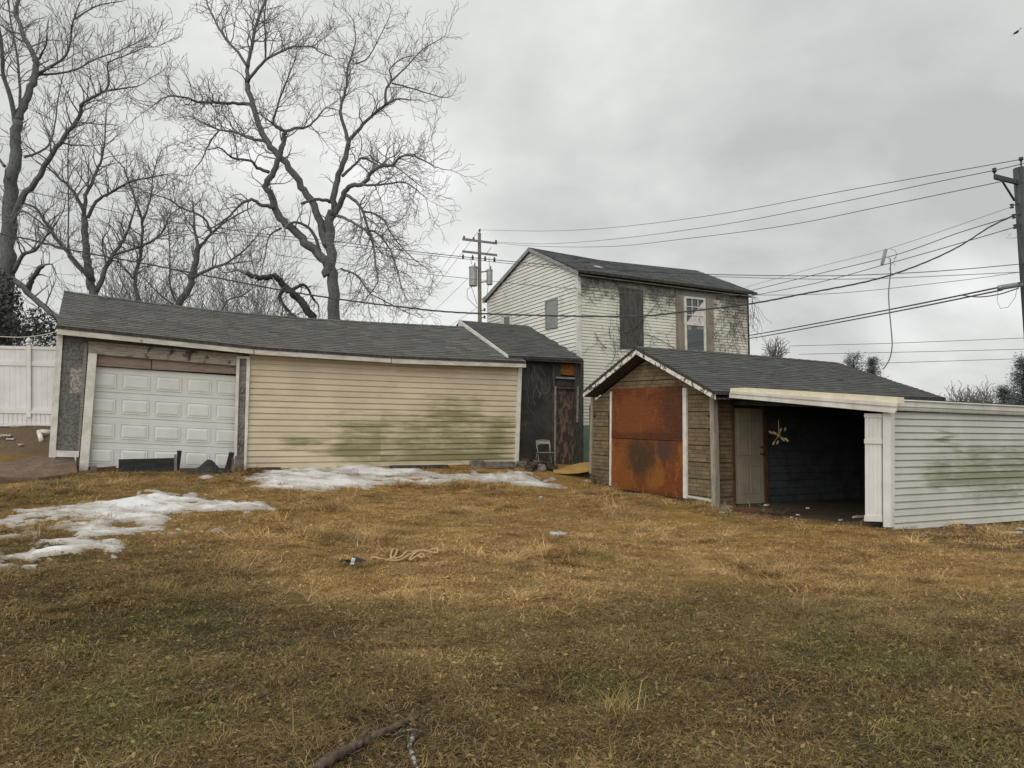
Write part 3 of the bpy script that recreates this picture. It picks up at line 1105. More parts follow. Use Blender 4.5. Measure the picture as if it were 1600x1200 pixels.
door = MB()
door.prism([GF.pt(sd0, dz(sd0, 1.0), DD - 0.02), GF.pt(sd1, dz(sd1, 1.0), DD - 0.02), GF.pt(sd1, dz(sd1, 0), DD - 0.02), GF.pt(sd0, dz(sd0, 0), DD - 0.02)],
           Vector((N2.x, N2.y, 0)) * -0.03)
door = door.build('garage_door', 'gdoor', garage)
for r in range(4):
    v0, v1 = r / 4 + 0.004, (r + 1) / 4 - 0.004
    m = MB()
    NV = Vector((N2.x, N2.y, 0))
    m.prism([GF.pt(sd0, dz(sd0, v1), DD - 0.018), GF.pt(sd1, dz(sd1, v1), DD - 0.018), GF.pt(sd1, dz(sd1, v0), DD - 0.018), GF.pt(sd0, dz(sd0, v0), DD - 0.018)], NV * 0.018)
    for vv in (v0 + 0.028, v0 + 0.05, v1 - 0.03):   # pressed lines along the section
        m.prism([GF.pt(sd0, dz(sd0, vv + 0.007), DD), GF.pt(sd1, dz(sd1, vv + 0.007), DD), GF.pt(sd1, dz(sd1, vv), DD), GF.pt(sd0, dz(sd0, vv), DD)], NV * 0.003)
    m.build('door_section', 'gdoor', door)
    for c in range(5):
        a, b = cs_[c] + 0.062, cs_[c + 1] - 0.062
        p0, p1 = v0 + 0.060, v1 - 0.040

        def Q(s, v, d):
            return GF.pt(s, dz(s, v), d)
        m = MB()
        rim = [(a, p0), (b, p0), (b, p1), (a, p1)]
        g = 0.026
        gv = 0.012
        for (x0, y0, x1, y1, h0, h1) in ((0, 0, g * .5, gv * .5, 0.001, -0.008), (g * .5, gv * .5, 2 * g, 2 * gv, -0.008, 0.007)):
            A = [(a + x0, p0 + y0), (b - x0, p0 + y0), (b - x0, p1 - y0), (a + x0, p1 - y0)]
            B = [(a + x1, p0 + y1), (b - x1, p0 + y1), (b - x1, p1 - y1), (a + x1, p1 - y1)]
            for i in range(4):
                j = (i + 1) % 4
                m.poly([Q(*A[i], DD + h0 + 0.016), Q(*A[j], DD + h0 + 0.016), Q(*B[j], DD + h1 + 0.016), Q(*B[i], DD + h1 + 0.016)])
        x1, y1 = 2 * g, 2 * gv
        m.poly([Q(a + x1, p0 + y1, DD + 0.023), Q(b - x1, p0 + y1, DD + 0.023), Q(b - x1, p1 - y1, DD + 0.023), Q(a + x1, p1 - y1, DD + 0.023)])
        m.build('raised_panel', 'gdoor', door)

# ornate post
slab(GF, [(370, 555.5), (374.6, 556), (370, 713), (365.8, 712)], 0.09, 0.05, 'post_frame', 'trim', garage)
slab(GF, [(386, 557), (391, 557.2), (384.8, 735), (381, 735)], 0.09, 0.05, 'post_frame', 'trim', garage)
slab(GF, [(374.7, 555.8), (386, 556.8), (386, 560.5), (374.7, 559.8)], 0.088, 0.045, 'post_frame', 'trim', garage)
slab(GF, [(374, 560), (386, 560.5), (381, 742), (366.5, 742)], 0.02, 0.04, 'post_board', 'gwood', garage)
def scroll(cx, cy, k):
    m = MB()
    pts = []
    for i in range(34):
        t = i / 33 * 1.9 * pi + (0.6 if k > 0 else pi + 0.6)
        r = 1.0 - 0.72 * i / 33
        x = cx + 5.4 * r * cos(t)
        y = cy + 17 * r * sin(t) * 0.85
        pts.append(GF.pt(*GF.uv(x, y, 0.075), 0.075))
    m.tube(pts, 0.009, 5)
    m.build('iron_scroll', 'iron', garage, smooth=True)


for cy in (611, 668, 704):
    o_ = (cy - 560) * 0.033
    scroll(379.5 - o_, cy, 1)
    m = MB()
    m.tube([GF.pt(*GF.uv(374 - o_, cy + 8, 0.07), 0.07), GF.pt(*GF.uv(385 - o_, cy - 8, 0.07), 0.07)], 0.008, 5)
    m.build('iron_bar', 'iron', garage, smooth=True)
    scroll(379.5 - o_, cy + 20, -1)

# lap siding, two runs of planks meeting at a seam
top_l, _, _ = front_z(GF, 0.02, [(391, 548), (600, 560), (813, 570.5)])
bot_l, _, _ = front_z(GF, 0.02, [(384, 733), (600, 729), (806, 724.5)])
s_a = GF.uv(387.5, 640, 0.02)[0]
s_m = GF.uv(596, 640, 0.02)[0]
s_b = GF.uv(808.5, 640, 0.02)[0]
zr = 1.06
st_g = [(GF.uv(496, 700)[0], GF.uv(592, 700)[0], zr + 0.18, zr + 1.15, 0.95), (GF.uv(430, 690)[0], GF.uv(520, 690)[0], zr + 0.45, zr + 0.75, 0.72),
        (GF.uv(600, 690)[0], GF.uv(812, 690)[0], zr + 0.08, zr + 1.45, 0.95), (GF.uv(505, 690)[0], GF.uv(806, 690)[0], zr + 0.05, zr + 1.5, 0.72), (GF.uv(650, 690)[0], GF.uv(770, 690)[0], zr + 0.3, zr + 1.95, 0.75)]
MT['sideg'] = siding_mat('beige_vinyl_siding', (0.645, 0.555, 0.405), (0.57, 0.488, 0.355), GF, st_g, (0.215, 0.200, 0.090))
NR = 19
for k in range(NR):
    a, b = k / NR, (k + 1) / NR
    zt = lambda s, a=a: top_l(s) + (bot_l(s) - top_l(s)) * a
    zb_ = lambda s, b=b: top_l(s) + (bot_l(s) - top_l(s)) * b
    plank(GF, s_a, s_m + 0.012, zt, zb_, 0.004, 0.030, 5).build('siding_plank', 'sideg', garage)
    plank(GF, s_m - 0.006, s_b, zt, zb_, 0.0075, 0.030, 5).build('siding_plank', 'sideg', garage)
slab(GF, [(810.3, 570), (816, 570.5), (810.3, 727.5), (805, 727)], 0.06, 0.08, 'corner_trim', 'trim', garage)
# strip of dark footing showing under the planks
for (x0, x1, y0, y1) in ((384, 440, 736, 732), (575, 668, 729, 736), (668, 740, 731, 735)):
    s0, z0 = GF.uv(x0, y0, 0.08)
    s1, z1 = GF.uv(x1, y1, 0.08)
    m = MB()
    m.box(GF.pt(s0, z0 - 0.25, 0.08), GF.pt(s1, z1 - 0.25, 0.10) - GF.pt(s0, z0 - 0.25, 0.08), (0, 0, 0.25), Vector((-N2.x, -N2.y, 0)) * 0.06)
    m.build('footing', 'concrete', garage)

# ------------------------------------------------------------------ dark outbuilding beyond the garage
old = thing('outbuilding', GF.pt(11.2, 1.03, -0.15), 'dark mossy outbuilding with boarded narrow door beside the beige garage', 'outbuilding')
D0 = -0.15
e2, _, _ = front_z(GF, D0 + 0.28, [(806, 556.5), (912, 561)])
r2_, _, _ = front_z(GF, -2.95, [(718, 500.5), (831, 509.5)])
q0 = GF.uv(718, 501, -2.95)[0]
q1 = GF.uv(911, 560, D0 + 0.28)[0]


def osurf(t, r):
    s = q0 + (q1 - q0) * t
    d = D0 + 0.28 + (-2.95 - D0 - 0.28) * r
    return GF.pt(s, e2(s) + (r2_(s) - e2(s)) * r, d)


def oback(t, r):
    s = q0 + (q1 - q0) * t
    d = -5.9 + 2.95 * r
    return GF.pt(s, e2(s) + (r2_(s) - e2(s)) * r, d)


roof2 = deck(osurf, 0.05, 'roof', 'darkwood', old).build('roof', 'darkwood', old)
deck(oback, 0.05, 'roof', 'darkwood', old).build('rear_roof', 'shingle_b', old)
shingles(roof2, osurf, q1 - q0, 3.3, 'shingle_b', 0.14, 0.30, 0.07, 'shingles', 8, 0.013)
# white rake board that tapers where the two roofs meet
m = MB()
for k in range(12):
    a, b = k / 12, (k + 1) / 12

    def up_lo(r):
        d = D0 + 0.28 + (-2.95 - D0 - 0.28) * r
        ztop = e2(q0) + (r2_(q0) - e2(q0)) * r
        rr = (OVER - d) / (OVER + HALF)
        s = q0
        zg = ez(s) + (rz(s) - ez(s)) * min(rr, 1) - max(rr - 1, 0) * 0.9
        return GF.pt(s - 0.035, ztop + 0.02, d), GF.pt(s - 0.035, min(zg - 0.02, ztop), d)
    A, B = up_lo(a), up_lo(b)
    m.prism([A[1], B[1], B[0], A[0]], Vector((U2.x, U2.y, 0)) * 0.03)
m.build('rake_board', 'trim', old)
w0, w1 = GF.uv(806, 650, D0)[0], GF.uv(909.5, 650, D0)[0]
m = MB()
t0_, t1_ = e2(w0) + 0.06, e2(w1) + 0.06
xd0, xd1 = GF.uv(868, 650, D0)[0], GF.uv(903, 650, D0)[0]
m.prism([GF.pt(w0 - 0.25, 0.4, D0), GF.pt(xd0, 0.4, D0), GF.pt(xd0, t1_, D0), GF.pt(w0 - 0.25, t0_, D0)], Vector((N2.x, N2.y, 0)) * -0.2)
m.prism([GF.pt(w1 - 0.12, 0.4, D0), GF.pt(w1, 0.4, D0), GF.pt(w1, t1_, D0), GF.pt(w1 - 0.12, t1_, D0)], Vector((N2.x, N2.y, 0)) * -0.2)
m.prism([GF.pt(xd0, 0.4, D0 - 0.1), GF.pt(w1 - 0.1, 0.4, D0 - 0.1), GF.pt(w1 - 0.1, t1_, D0 - 0.1), GF.pt(xd0, t1_, D0 - 0.1)], Vector((N2.x, N2.y, 0)) * -0.1)
m.build('wall', 'darkwall', old)
m = MB()
m.prism([GF.pt(w1, 0.4, D0 - 0.01), GF.pt(w1, t1_, D0 - 0.01), GF.pt(w1, r2_(w1) - 0.06, -2.95), GF.pt(w1, t1_, -5.7), GF.pt(w1, 0.4, -5.7)], Vector((U2.x, U2.y, 0)) * -0.15)
m.build('end_wall', 'darkwall', old)
slab(GF, [(806, 557.5), (912, 563), (912, 568), (806, 562)], D0 + 0.26, 0.03, 'fascia_board', 'darkwood', old)
dr = slab(GF, [(868.5, 606), (899, 608), (898, 729), (867.5, 729)], D0 - 0.06, 0.05, 'boarded_door', 'peeldoor', old)
slab(GF, [(863, 566), (867.6, 566), (866.5, 728), (862, 728)], D0 + 0.03, 0.06, 'door_casing', 'darkwood', old)
slab(GF, [(866.8, 603), (869.4, 603), (868.6, 728), (866, 728)], D0 + 0.05, 0.05, 'grey_strip', 'gwood', old)
slab(GF, [(902.2, 604), (904.4, 604), (903.6, 660), (901.5, 660)], D0 + 0.05, 0.05, 'grey_strip', 'gwood', old)
slab(GF, [(899, 568), (905, 568), (904, 728), (898.2, 728)], D0 + 0.02, 0.06, 'door_casing', 'darkwood', old)
slab(GF, [(905.6, 562), (912, 562.5), (911.5, 728), (905, 728)], D0 + 0.06, 0.1, 'corner_post', 'darkwood', old)
slab(GF, [(868, 588.5), (899, 590), (899, 593), (868, 591)], D0 + 0.01, 0.07, 'transom_bar', 'gwood', old)
slab(GF, [(868, 603.5), (899, 605.5), (899, 608.5), (868, 607)], D0 + 0.01, 0.07, 'transom_bar', 'darkwood', old)
slab(GF, [(876.5, 568.5), (900, 569.5), (899, 587), (876, 585)], D0 - 0.02, 0.03, 'orange_board', 'orangewood', old)
slab(GF, [(868.2, 566), (877, 567), (876.5, 590), (868.2, 589)], D0 - 0.005, 0.05, 'side_board', 'darkwood', old)
slab(GF, [(868.5, 592), (899, 594), (898.5, 605), (868.5, 603)], D0 - 0.07, 0.02, 'transom_panel', 'darkwall', old)

# ------------------------------------------------------------------ white two-storey house
house = thing('house', HF.pt(0, 1.0, 0), 'two storey white sided house with bare vines and boarded upper window', 'house')
hd = 6.2
HZ0 = 0.8
he, _, _ = front_z(HF, 0.22, [(903.5, 421.5), (1174, 457)])
h_end = HF.uv(1169, 500, 0)[0]
h_hang = 0.13
hrz = HG.pt  # noqa
sr_, zr_ = HG.uv(826, 386.5, 0.12)
_, zl_ = HG.uv(761.5, 467, 0.0)
sl_ = HG.uv(762, 470, 0.0)[0]
hd = sl_
hr, _, _ = front_z(HF, -sr_, [(826, 386.5), (941, 407), (1069, 420.5)])


def hsurf(t, r):
    s = -h_hang + (h_end + 0.25 + h_hang) * t
    d = 0.25 + (-sr_ - 0.25) * r
    return HF.pt(s, he(s) + (hr(s) - he(s)) * r, d)


def hback(t, r):
    s = -h_hang + (h_end + 0.25 + h_hang) * t
    d = -hd - 0.22 + (hd + 0.22 - sr_) * r
    zl = zl_ + (he(s) - he(0))
    return HF.pt(s, zl + (hr(s) - zl) * r, d)


roof3 = deck(hsurf, 0.07, 'roof', 'darkwood', house).build('roof', 'darkwood', house)
deck(hback, 0.12, 'roof', 'darkwood', house).build('rear_roof', 'shingle_c', house)
shingles(roof3, hsurf, h_end + 0.35, 3.6, 'shingle_c', 0.16, 0.34, 0, 'shingles', 12, 0.013)
p = hsurf(0.165, 0.27)
pu = hsurf(0.2, 0.27) - p
pv = hsurf(0.165, 0.33) - p
m = MB()
m.box(p + Vector((0, 0, 0.02)), pu, pv, (0, 0, 0.02))
m.build('roof_patch', 'litter', roof3)
# shell
m = MB()
m.prism([HF.pt(0.02, HZ0, -0.02), HF.pt(h_end - 0.02, HZ0, -0.02), HF.pt(h_end - 0.02, he(h_end) + 0.02, -0.02), HF.pt(0.02, he(0) + 0.02, -0.02)], Vector((N2.x, N2.y, 0)) * -0.15)
for s in (0.02, h_end - 0.17):
    m.prism([HF.pt(s, HZ0, -0.18), HF.pt(s, he(s) - 0.02, -0.18), HF.pt(s, hr(s) - 0.18, -sr_), HF.pt(s, zl_ + he(s) - he(0) - 0.02, -hd + 0.02), HF.pt(s, HZ0, -hd + 0.02)], Vector((U2.x, U2.y, 0)) * 0.15)
m.prism([HF.pt(0.02, HZ0, -hd + 0.17), HF.pt(h_end - 0.02, HZ0, -hd + 0.17), HF.pt(h_end - 0.02, zl_ + he(h_end) - he(0), -hd + 0.17), HF.pt(0.02, zl_, -hd + 0.17)], Vector((N2.x, N2.y, 0)) * -0.15)
wallm = m.build('wall', 'gwood', house)
# lap siding courses, joined: under ten pixels each
m = MB()
row = 0.102
tw = lambda s: he(s) - 0.05
z = HZ0
while z < he(0) + 0.2:
    def top(s, z=z):
        return min(z + row, tw(s))
    if z + 0.02 < tw(h_end):
        pk = plank(HF, 0.06, h_end - 0.03, lambda s, z=z: z + row, lambda s, z=z: z, 0.0, 0.026, 1)
    else:
        pk = plank(HF, 0.06, max(0.3, h_end * (tw(0) - z - 0.02) / max(tw(0) - tw(h_end), 0.02)), lambda s, z=z: z + row, lambda s, z=z: z, 0.0, 0.026, 1) if z + row < tw(0) else None
    if pk:
        b0 = len(m.v)
        m.v += pk.v
        m.f += [[i + b0 for i in f] for f in pk.f]
        m.c += pk.c
    z += row
m.build('front_siding', 'house', house)['kind'] = 'stuff'
m = MB()
row = 0.128
z = HZ0
while z < zr_ - 0.1:
    zc = z + row * 0.6
    # right limit (near corner) and left limit follow the two rakes
    a = 0.05
    if zc > he(0) - 0.05:
        a = sr_ * (zc - he(0) + 0.05) / (zr_ - he(0))
    b = hd - 0.03
    if zc > zl_ - 0.05:
        b = hd - (hd - sr_) * (zc - zl_ + 0.05) / (zr_ - zl_)
    if b - a > 0.1:
        pk = plank(HG, a, b, lambda s, z=z: z + row, lambda s, z=z: z, 0.0, 0.034, 1)
        b0 = len(m.v)
        m.v += pk.v
        m.f += [[i + b0 for i in f] for f in pk.f]
        m.c += pk.c
    z += row
m.build('gable_siding', 'housegable', house)['kind'] = 'stuff'
m = MB()
m.box(HF.pt(-0.03, HZ0, 0.035), Vector((U2.x, U2.y, 0)) * 0.13, Vector((N2.x, N2.y, 0)) * -0.16, (0, 0, he(0) - HZ0 - 0.02))
m.build('corner_trim', 'trim', house)
m = MB()
m.box(HF.pt(h_end - 0.06, HZ0, 0.03), Vector((U2.x, U2.y, 0)) * 0.08, Vector((N2.x, N2.y, 0)) * -0.1, (0, 0, he(h_end) - HZ0 - 0.02))
m.build('corner_trim', 'darkwood', house)
m = MB()
m.box(HG.pt(hd - 0.1, HZ0, 0.03), Vector((-N2.x, -N2.y, 0)) * 0.1, Vector((-U2.x, -U2.y, 0)) * -0.1, (0, 0, zl_ - HZ0))
m.build('corner_trim', 'trim', house)
# fascia, frieze, barge boards
m = MB()
m.prism([HF.pt(0, he(0) - 0.085, 0.24), HF.pt(h_end + 0.2, he(h_end) - 0.075, 0.24), HF.pt(h_end + 0.2, he(h_end) - 0.005, 0.24), HF.pt(0, he(0) - 0.005, 0.24)], Vector((N2.x, N2.y, 0)) * -0.025)
m.build('fascia_board', 'darkwood', house)
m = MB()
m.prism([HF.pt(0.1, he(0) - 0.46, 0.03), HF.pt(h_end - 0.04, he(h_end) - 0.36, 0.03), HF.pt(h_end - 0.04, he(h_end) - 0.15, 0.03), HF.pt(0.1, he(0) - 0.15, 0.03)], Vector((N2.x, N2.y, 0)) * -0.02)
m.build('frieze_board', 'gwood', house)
m = MB()
m.prism([HF.pt(0, he(0) - 0.16, 0.22), HF.pt(h_end + 0.2, he(h_end) - 0.16, 0.22), HF.pt(h_end + 0.2, he(h_end) - 0.14, 0.0), HF.pt(0, he(0) - 0.14, 0.0)], (0, 0, 0.015))
m.build('soffit', 'gwood', house)
m = MB()
for (sa, za, sb, zb_) in ((-0.2, he(0) - 0.06, sr_, zr_ + 0.0), (hd + 0.2, zl_ - 0.06, sr_, zr_ + 0.0)):
    m.prism([HG.pt(sa, za - 0.1, 0.115), HG.pt(sb, zb_ - 0.14, 0.115), HG.pt(sb, zb_ - 0.005, 0.115), HG.pt(sa, za + 0.02, 0.115)], Vector((-U2.x, -U2.y, 0)) * 0.02)
m.build('barge_board', 'metal', house)
# front windows
slab(HF, [(968.5, 448), (1005, 453), (1006, 544), (969.5, 545)], 0.045, 0.05, 'plywood_cover', 'ply', house)
for a in (((1056.5, 460.5), (1068.3, 461.5), (1070, 549), (1058, 548)), ((1103.5, 466), (1115, 467), (1116, 553), (1104.8, 552))):
    sh = slab(HF, list(a), 0.06, 0.05, 'shutter', 'shutter', house)
    x0, x1 = a[0][0] + 1.6, a[1][0] - 1.6
    for (ya, yb) in ((0.05, 0.45), (0.52, 0.95)):
        y0 = a[0][1] + (a[3][1] - a[0][1]) * ya
        y1 = a[0][1] + (a[3][1] - a[0][1]) * yb
        for k in range(4):
            xa = x0 + (x1 - x0) * k / 4
            xb = x0 + (x1 - x0) * (k + 0.82) / 4
            slab(HF, [(xa, y0), (xb, y0 + .3), (xb, y1 + .3), (xa, y1)], 0.068, 0.01, 'shutter_board', 'shutter', sh)
win = slab(HF, [(1070.5, 464.5), (1100.5, 467.5), (1102.5, 549), (1072.5, 547.5)], 0.02, 0.02, 'window', 'black', house)
WX = [(1069.3, 462.5), (1102.5, 466), (1104.2, 551.5), (1071.2, 549.5)]


def wp(u, v):
    a = (WX[0][0] + (WX[1][0] - WX[0][0]) * u, WX[0][1] + (WX[1][1] - WX[0][1]) * u)
    b = (WX[3][0] + (WX[2][0] - WX[3][0]) * u, WX[3][1] + (WX[2][1] - WX[3][1]) * u)
    return (a[0] + (b[0] - a[0]) * v, a[1] + (b[1] - a[1]) * v)


def wbar(u0, v0, u1, v1, d, th, name, mat):
    return slab(HF, [wp(u0, v0), wp(u1, v0), wp(u1, v1), wp(u0, v1)], d, th, name, mat, win)


for q in ((0, 0, 0.09, 1), (0.91, 0, 1, 1), (0.09, 0, 0.91, 0.035), (0.09, 0.965, 0.91, 1), (0.09, 0.475, 0.91, 0.515)):
    wbar(*q, 0.085, 0.06, 'sash_rail', 'trim')
for u in (0.36, 0.64):
    wbar(u - 0.013, 0.035, u + 0.013, 0.475, 0.066, 0.02, 'muntin', 'trim')
for v in (0.18, 0.33):
    wbar(0.09, v - 0.007, 0.91, v + 0.007, 0.064, 0.018, 'muntin', 'trim')
slab(HF, [wp(0.09, 0.475), wp(0.91, 0.475), wp(0.91, 0.08), wp(0.86, 0.08)], 0.04, 0.006, 'pale_triangle', 'pale_triangle', win)  # pale triangular sheet over the lower right of the upper pane
wbar(0.09, 0.515, 0.91, 0.965, 0.045, 0.01, 'pane', 'glass')
wbar(0.09, 0.035, 0.91, 0.475, 0.030, 0.004, 'pane', 'glass')
wbar(0.12, 0.52, 0.3, 0.60, 0.051, 0.004, 'torn_film', 'greypane')
wbar(0.55, 0.52, 0.88, 0.58, 0.051, 0.004, 'torn_film', 'greypane')
# gable windows
gw = slab(HG, [(852.3, 470.5), (869.3, 466.5), (869, 511), (853, 513.5)], 0.05, 0.05, 'window', 'greypane', house)
for q in ([(851, 469.6), (870.3, 465.2), (870.3, 467.3), (851, 471.6)], [(851.6, 512), (870, 509.6), (870, 511.8), (851.8, 514.4)],
          [(851, 469.6), (852.8, 469.2), (853.4, 514), (851.8, 514.4)], [(868.6, 466), (870.3, 465.4), (870, 511.6), (868.4, 512)]):
    slab(HG, q, 0.068, 0.06, 'window_trim', 'metal', gw)
gw = slab(HG, [(784, 494.5), (797, 492.5), (797, 520), (784, 520)], 0.05, 0.05, 'window', 'glass', house)
for q in ([(783, 493.2), (798, 490.5), (798, 494), (783, 496)], [(783, 494), (787, 493.5), (787, 520), (783, 520)], [(796, 491), (798, 490.8), (798, 520), (796, 520)]):
    slab(HG, q, 0.068, 0.06, 'window_trim', 'trim', gw)

# ------------------------------------------------------------------ brick-patterned shed
shed = thing('shed', SF.pt(0, 0.4, 0), 'small brown brick pattern shed with rust red boarded front and peeling barge boards', 'shed')
U3, N3 = Vector((U2.x, U2.y, 0)), Vector((N2.x, N2.y, 0))
OVF = 0.42
aps, apz = SF.uv(993, 542, OVF)
tls, tlz = SF.uv(910.5, 611, OVF)
trs, trz = SF.uv(1116, 612, OVF)
SLEN = 6.9
ridgeF = Frame((SF.P + SF.e * aps), U2, N2)
eaveF = Frame((SF.P + SF.e * trs), U2, N2)
srz, _, _ = front_z(ridgeF, 0, [(993, 542), (1150, 553.5), (1310, 567.5)])
sez, _, _ = front_z(eaveF, 0, [(1117, 611.5), (1400, 619.5), (1478, 622)])
far_r = ridgeF.uv(1310, 567.5)[0]
far_e = eaveF.uv(1478, 622)[0]


def ssurf(t, r):
    s = -OVF + ((far_e + (far_r - far_e) * r) + OVF) * t
    a = eaveF.pt(s, sez(s), 0)
    b = ridgeF.pt(s, srz(s), 0)
    return a + (b - a) * r


def sback(t, r):
    s = -OVF + (far_r + OVF) * t
    a = ridgeF.pt(s, tlz + (srz(s) - srz(-OVF)), -(tls - aps))
    b = ridgeF.pt(s, srz(s), 0)
    return a + (b - a) * r


roof4 = deck(ssurf, 0.06, 'roof', 'darkwood', shed).build('roof', 'darkwood', shed)
deck(sback, 0.06, 'roof', 'shingle_b', shed).build('rear_roof', 'shingle_b', shed)
shingles(roof4, ssurf, far_e + OVF, 2.9, 'shingle_b', 0.135, 0.31, 0, 'shingles', 21, 0.013)
shingles(roof4, sback, far_e + OVF, 2.9, 'shingle_b', 0.135, 0.31, 0, 'shingles', 22, 0.013)
m = MB()
n_ = 22
for k in range(n_):
    a, b = k / n_, min((k + 1.15) / n_, 1)
    A0, B0, A1, B1, A2, B2 = ssurf(a, 0.95), ssurf(b, 0.95), ssurf(a, 1), ssurf(b, 1), sback(a, 0.95), sback(b, 0.95)
    h0, h1 = Vector((0, 0, 0.026)), Vector((0, 0, 0.015))
    m.poly([A0 + h0, B0 + h1, B1 + h1, A1 + h0], random.random())
    m.poly([A1 + h0, B1 + h1, B2 + h1, A2 + h0], random.random())
    m.poly([A0, A0 + h0, A1 + h0, A1], 0.1)
m.build('ridge_cap', 'shingle_b', roof4, attr=True)['kind'] = 'stuff'
# barge boards (two a side: the peeling face and the dark one under the shingles)
up = Vector((0, 0, 1))
for (sa, za, nm) in ((tls, tlz, 'l'), (trs, trz, 'r')):
    A, B = SF.pt(sa, za - 0.03, OVF - 0.01), SF.pt(aps, apz - 0.03, OVF - 0.01)
    m = MB()
    m.prism([A - up * 0.125, B - up * 0.14, B, A], Vector((SF.o.x, SF.o.y, 0)) * -0.028)
    m.build('barge_board', 'barge', shed)
    m = MB()
    so = Vector((SF.o.x, SF.o.y, 0))
    A, B = SF.pt(sa, za - 0.005, OVF + 0.005), SF.pt(aps, apz - 0.005, OVF + 0.005)
    m.prism([A - up * 0.04, B - up * 0.04, B, A], so * -0.02)
    m.build('drip_edge', 'darkwood', shed)
    # boarded soffit
    m = MB()
    A, B = SF.pt(sa, za - 0.15, OVF - 0.04), SF.pt(aps, apz - 0.165, OVF - 0.04)
    m.prism([A, B, B - so * (OVF - 0.02), A - so * (OVF - 0.02)], up * 0.015)
    m.build('soffit', 'darkwood', shed)
# walls behind the siding
qL, qR = SF.uv(922, 700, 0)[0], 0.0
ez_l = tlz + (qL - tls) / (aps - tls) * (apz - tlz) - 0.20
ez_r = trz + (qR - trs) / (aps - trs) * (apz - trz) - 0.20
gpoly = [(qR, 0.1), (qL, 0.1), (qL, ez_l), (aps, apz - 0.20), (qR, ez_r)]
m = MB()
m.prism([SF.pt(s, z, 0) for s, z in gpoly], so * -0.15)
m.build('wall', 'darkwood', shed)
m = MB()
W_ = SLEN
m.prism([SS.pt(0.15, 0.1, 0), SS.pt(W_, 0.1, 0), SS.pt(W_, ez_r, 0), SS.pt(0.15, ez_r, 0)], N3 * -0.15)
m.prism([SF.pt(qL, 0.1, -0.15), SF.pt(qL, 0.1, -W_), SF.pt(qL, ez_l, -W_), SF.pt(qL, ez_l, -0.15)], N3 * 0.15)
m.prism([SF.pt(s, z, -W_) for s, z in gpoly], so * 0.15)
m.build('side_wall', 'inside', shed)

# brick-pattern panels, each with its own pressed bricks
kz = []
for k in range(-5, 9):
    a = SF.uv(940, 644 + 22.6 * k, 0.01)
    b = SF.uv(1090, 643.8 + 26.25 * k, 0.01)
    kz.append((k, a, b))


def kline(k):
    _, a, b = kz[k + 5]
    return lambda s: a[1] + (b[1] - a[1]) * (s - a[0]) / (b[0] - a[0])


def brick_panel(fr, poly_clip, zlo, zhi, sa, sb, parent, rnd, d=0.004):
    """one sheet of pressed brick siding between two sloping lines, clipped to a convex outline"""
    m = MB()
    base = [(sa, zlo(sa)), (sb, zlo(sb)), (sb, zhi(sb)), (sa, zhi(sa))]
    base = clip_poly(ccw(base), poly_clip)
    if len(base) < 3:
        return None
    o3 = Vector((fr.o.x, fr.o.y, 0))
    gap = 0.008
    m.prism([fr.pt(s, z, d) for s, z in base], o3 * 0.010, 0.25)
    rows = 4
    L = 0.205
    for r in range(rows):
        f0, f1 = r / rows + 0.018, (r + 1) / rows - 0.018
        x = sa - L * (0.5 if r % 2 else 0.0) - rnd.random() * 0.03
        while x < sb:
            a, b = x + gap / 2, x + L - gap / 2
            x += L

            def zz(s, f):
                return zlo(s) + (zhi(s) - zlo(s)) * f
            q = clip_poly(ccw([(a, zz(a, f0)), (b, zz(b, f0)), (b, zz(b, f1)), (a, zz(a, f1))]), base if len(base) < 5 else ccw(base))
            if len(q) < 3:
                continue
            m.prism([fr.pt(s, z, d + 0.010) for s, z in q], o3 * (0.006 + rnd.random() * 0.002), rnd.uniform(0.6, 1.0), cap=False)
    return m.build('brick_panel', 'brickside', parent, attr=True)


rnd = random.Random(4)
sR0, sR1 = 0.0, SF.uv(1073, 700, 0)[0]
sL0, sL1 = SF.uv(952, 700, 0)[0], qL
inset = 0.015
gclip = ccw([(0.0, 0.0), (qL, 0.0), (qL, ez_l - inset), (aps, apz - 0.2 - inset), (0.0, ez_r - inset)])
for k in range(-5, 8):
    lo_, hi_ = kline(k + 1), kline(k)
    lo2 = lambda s, f=lo_: f(s) + 0.015
    if k >= -1:
        brick_panel(SF, gclip, lo2, hi_, sR0, sR1, shed, rnd)
        brick_panel(SF, gclip, lo2, hi_, sL0, sL1, shed, rnd)
    if k < 0:
        brick_panel(SF, gclip, lo2, hi_, sR1 + 0.004 if k >= -1 else 0.0, sL0 - 0.004 if k >= -1 else qL, shed, rnd)
slab(SF, [(955.5, 608), (1064.8, 602.5), (1066, 689), (955, 684)], 0.05, 0.02, 'rusty_upper_board', 'rust_a', shed)
slab(SF, [(955, 684.8), (1066, 690), (1066, 779), (954, 762)], 0.042, 0.02, 'rusty_lower_board', 'rust_b', shed)
slab(SF, [(953, 612), (955.6, 612), (953.8, 759), (951.8, 758)], 0.065, 0.05, 'white_trim', 'trim', shed)
slab(SF, [(1066.4, 618), (1072, 618), (1072.6, 779), (1067, 778)], 0.065, 0.05, 'white_trim', 'trim', shed)
slab(SF, [(1066, 606), (1072.2, 606), (1072.2, 618), (1066, 618)], 0.075, 0.05, 'trim_cap', 'gutter', shed)
slab(SF, [(1075, 774), (1112, 780), (1112, 784.5), (1075, 777.5)], 0.03, 0.04, 'sill_strip', 'fascia', shed)
slab(SF, [(923, 618), (926, 618), (923.5, 740), (920.3, 739)], 0.05, 0.08, 'corner_trim', 'tan', shed)
for x, y in ((1107, 650), (1108.5, 671), (929, 650)):
    slab(SF, [(x - 1.6, y - 2), (x + 1.8, y - 2.4), (x + 1.2, y + 2.2), (x - 1, y + 2)], 0.03, 0.012, 'torn_hole', 'black', shed)
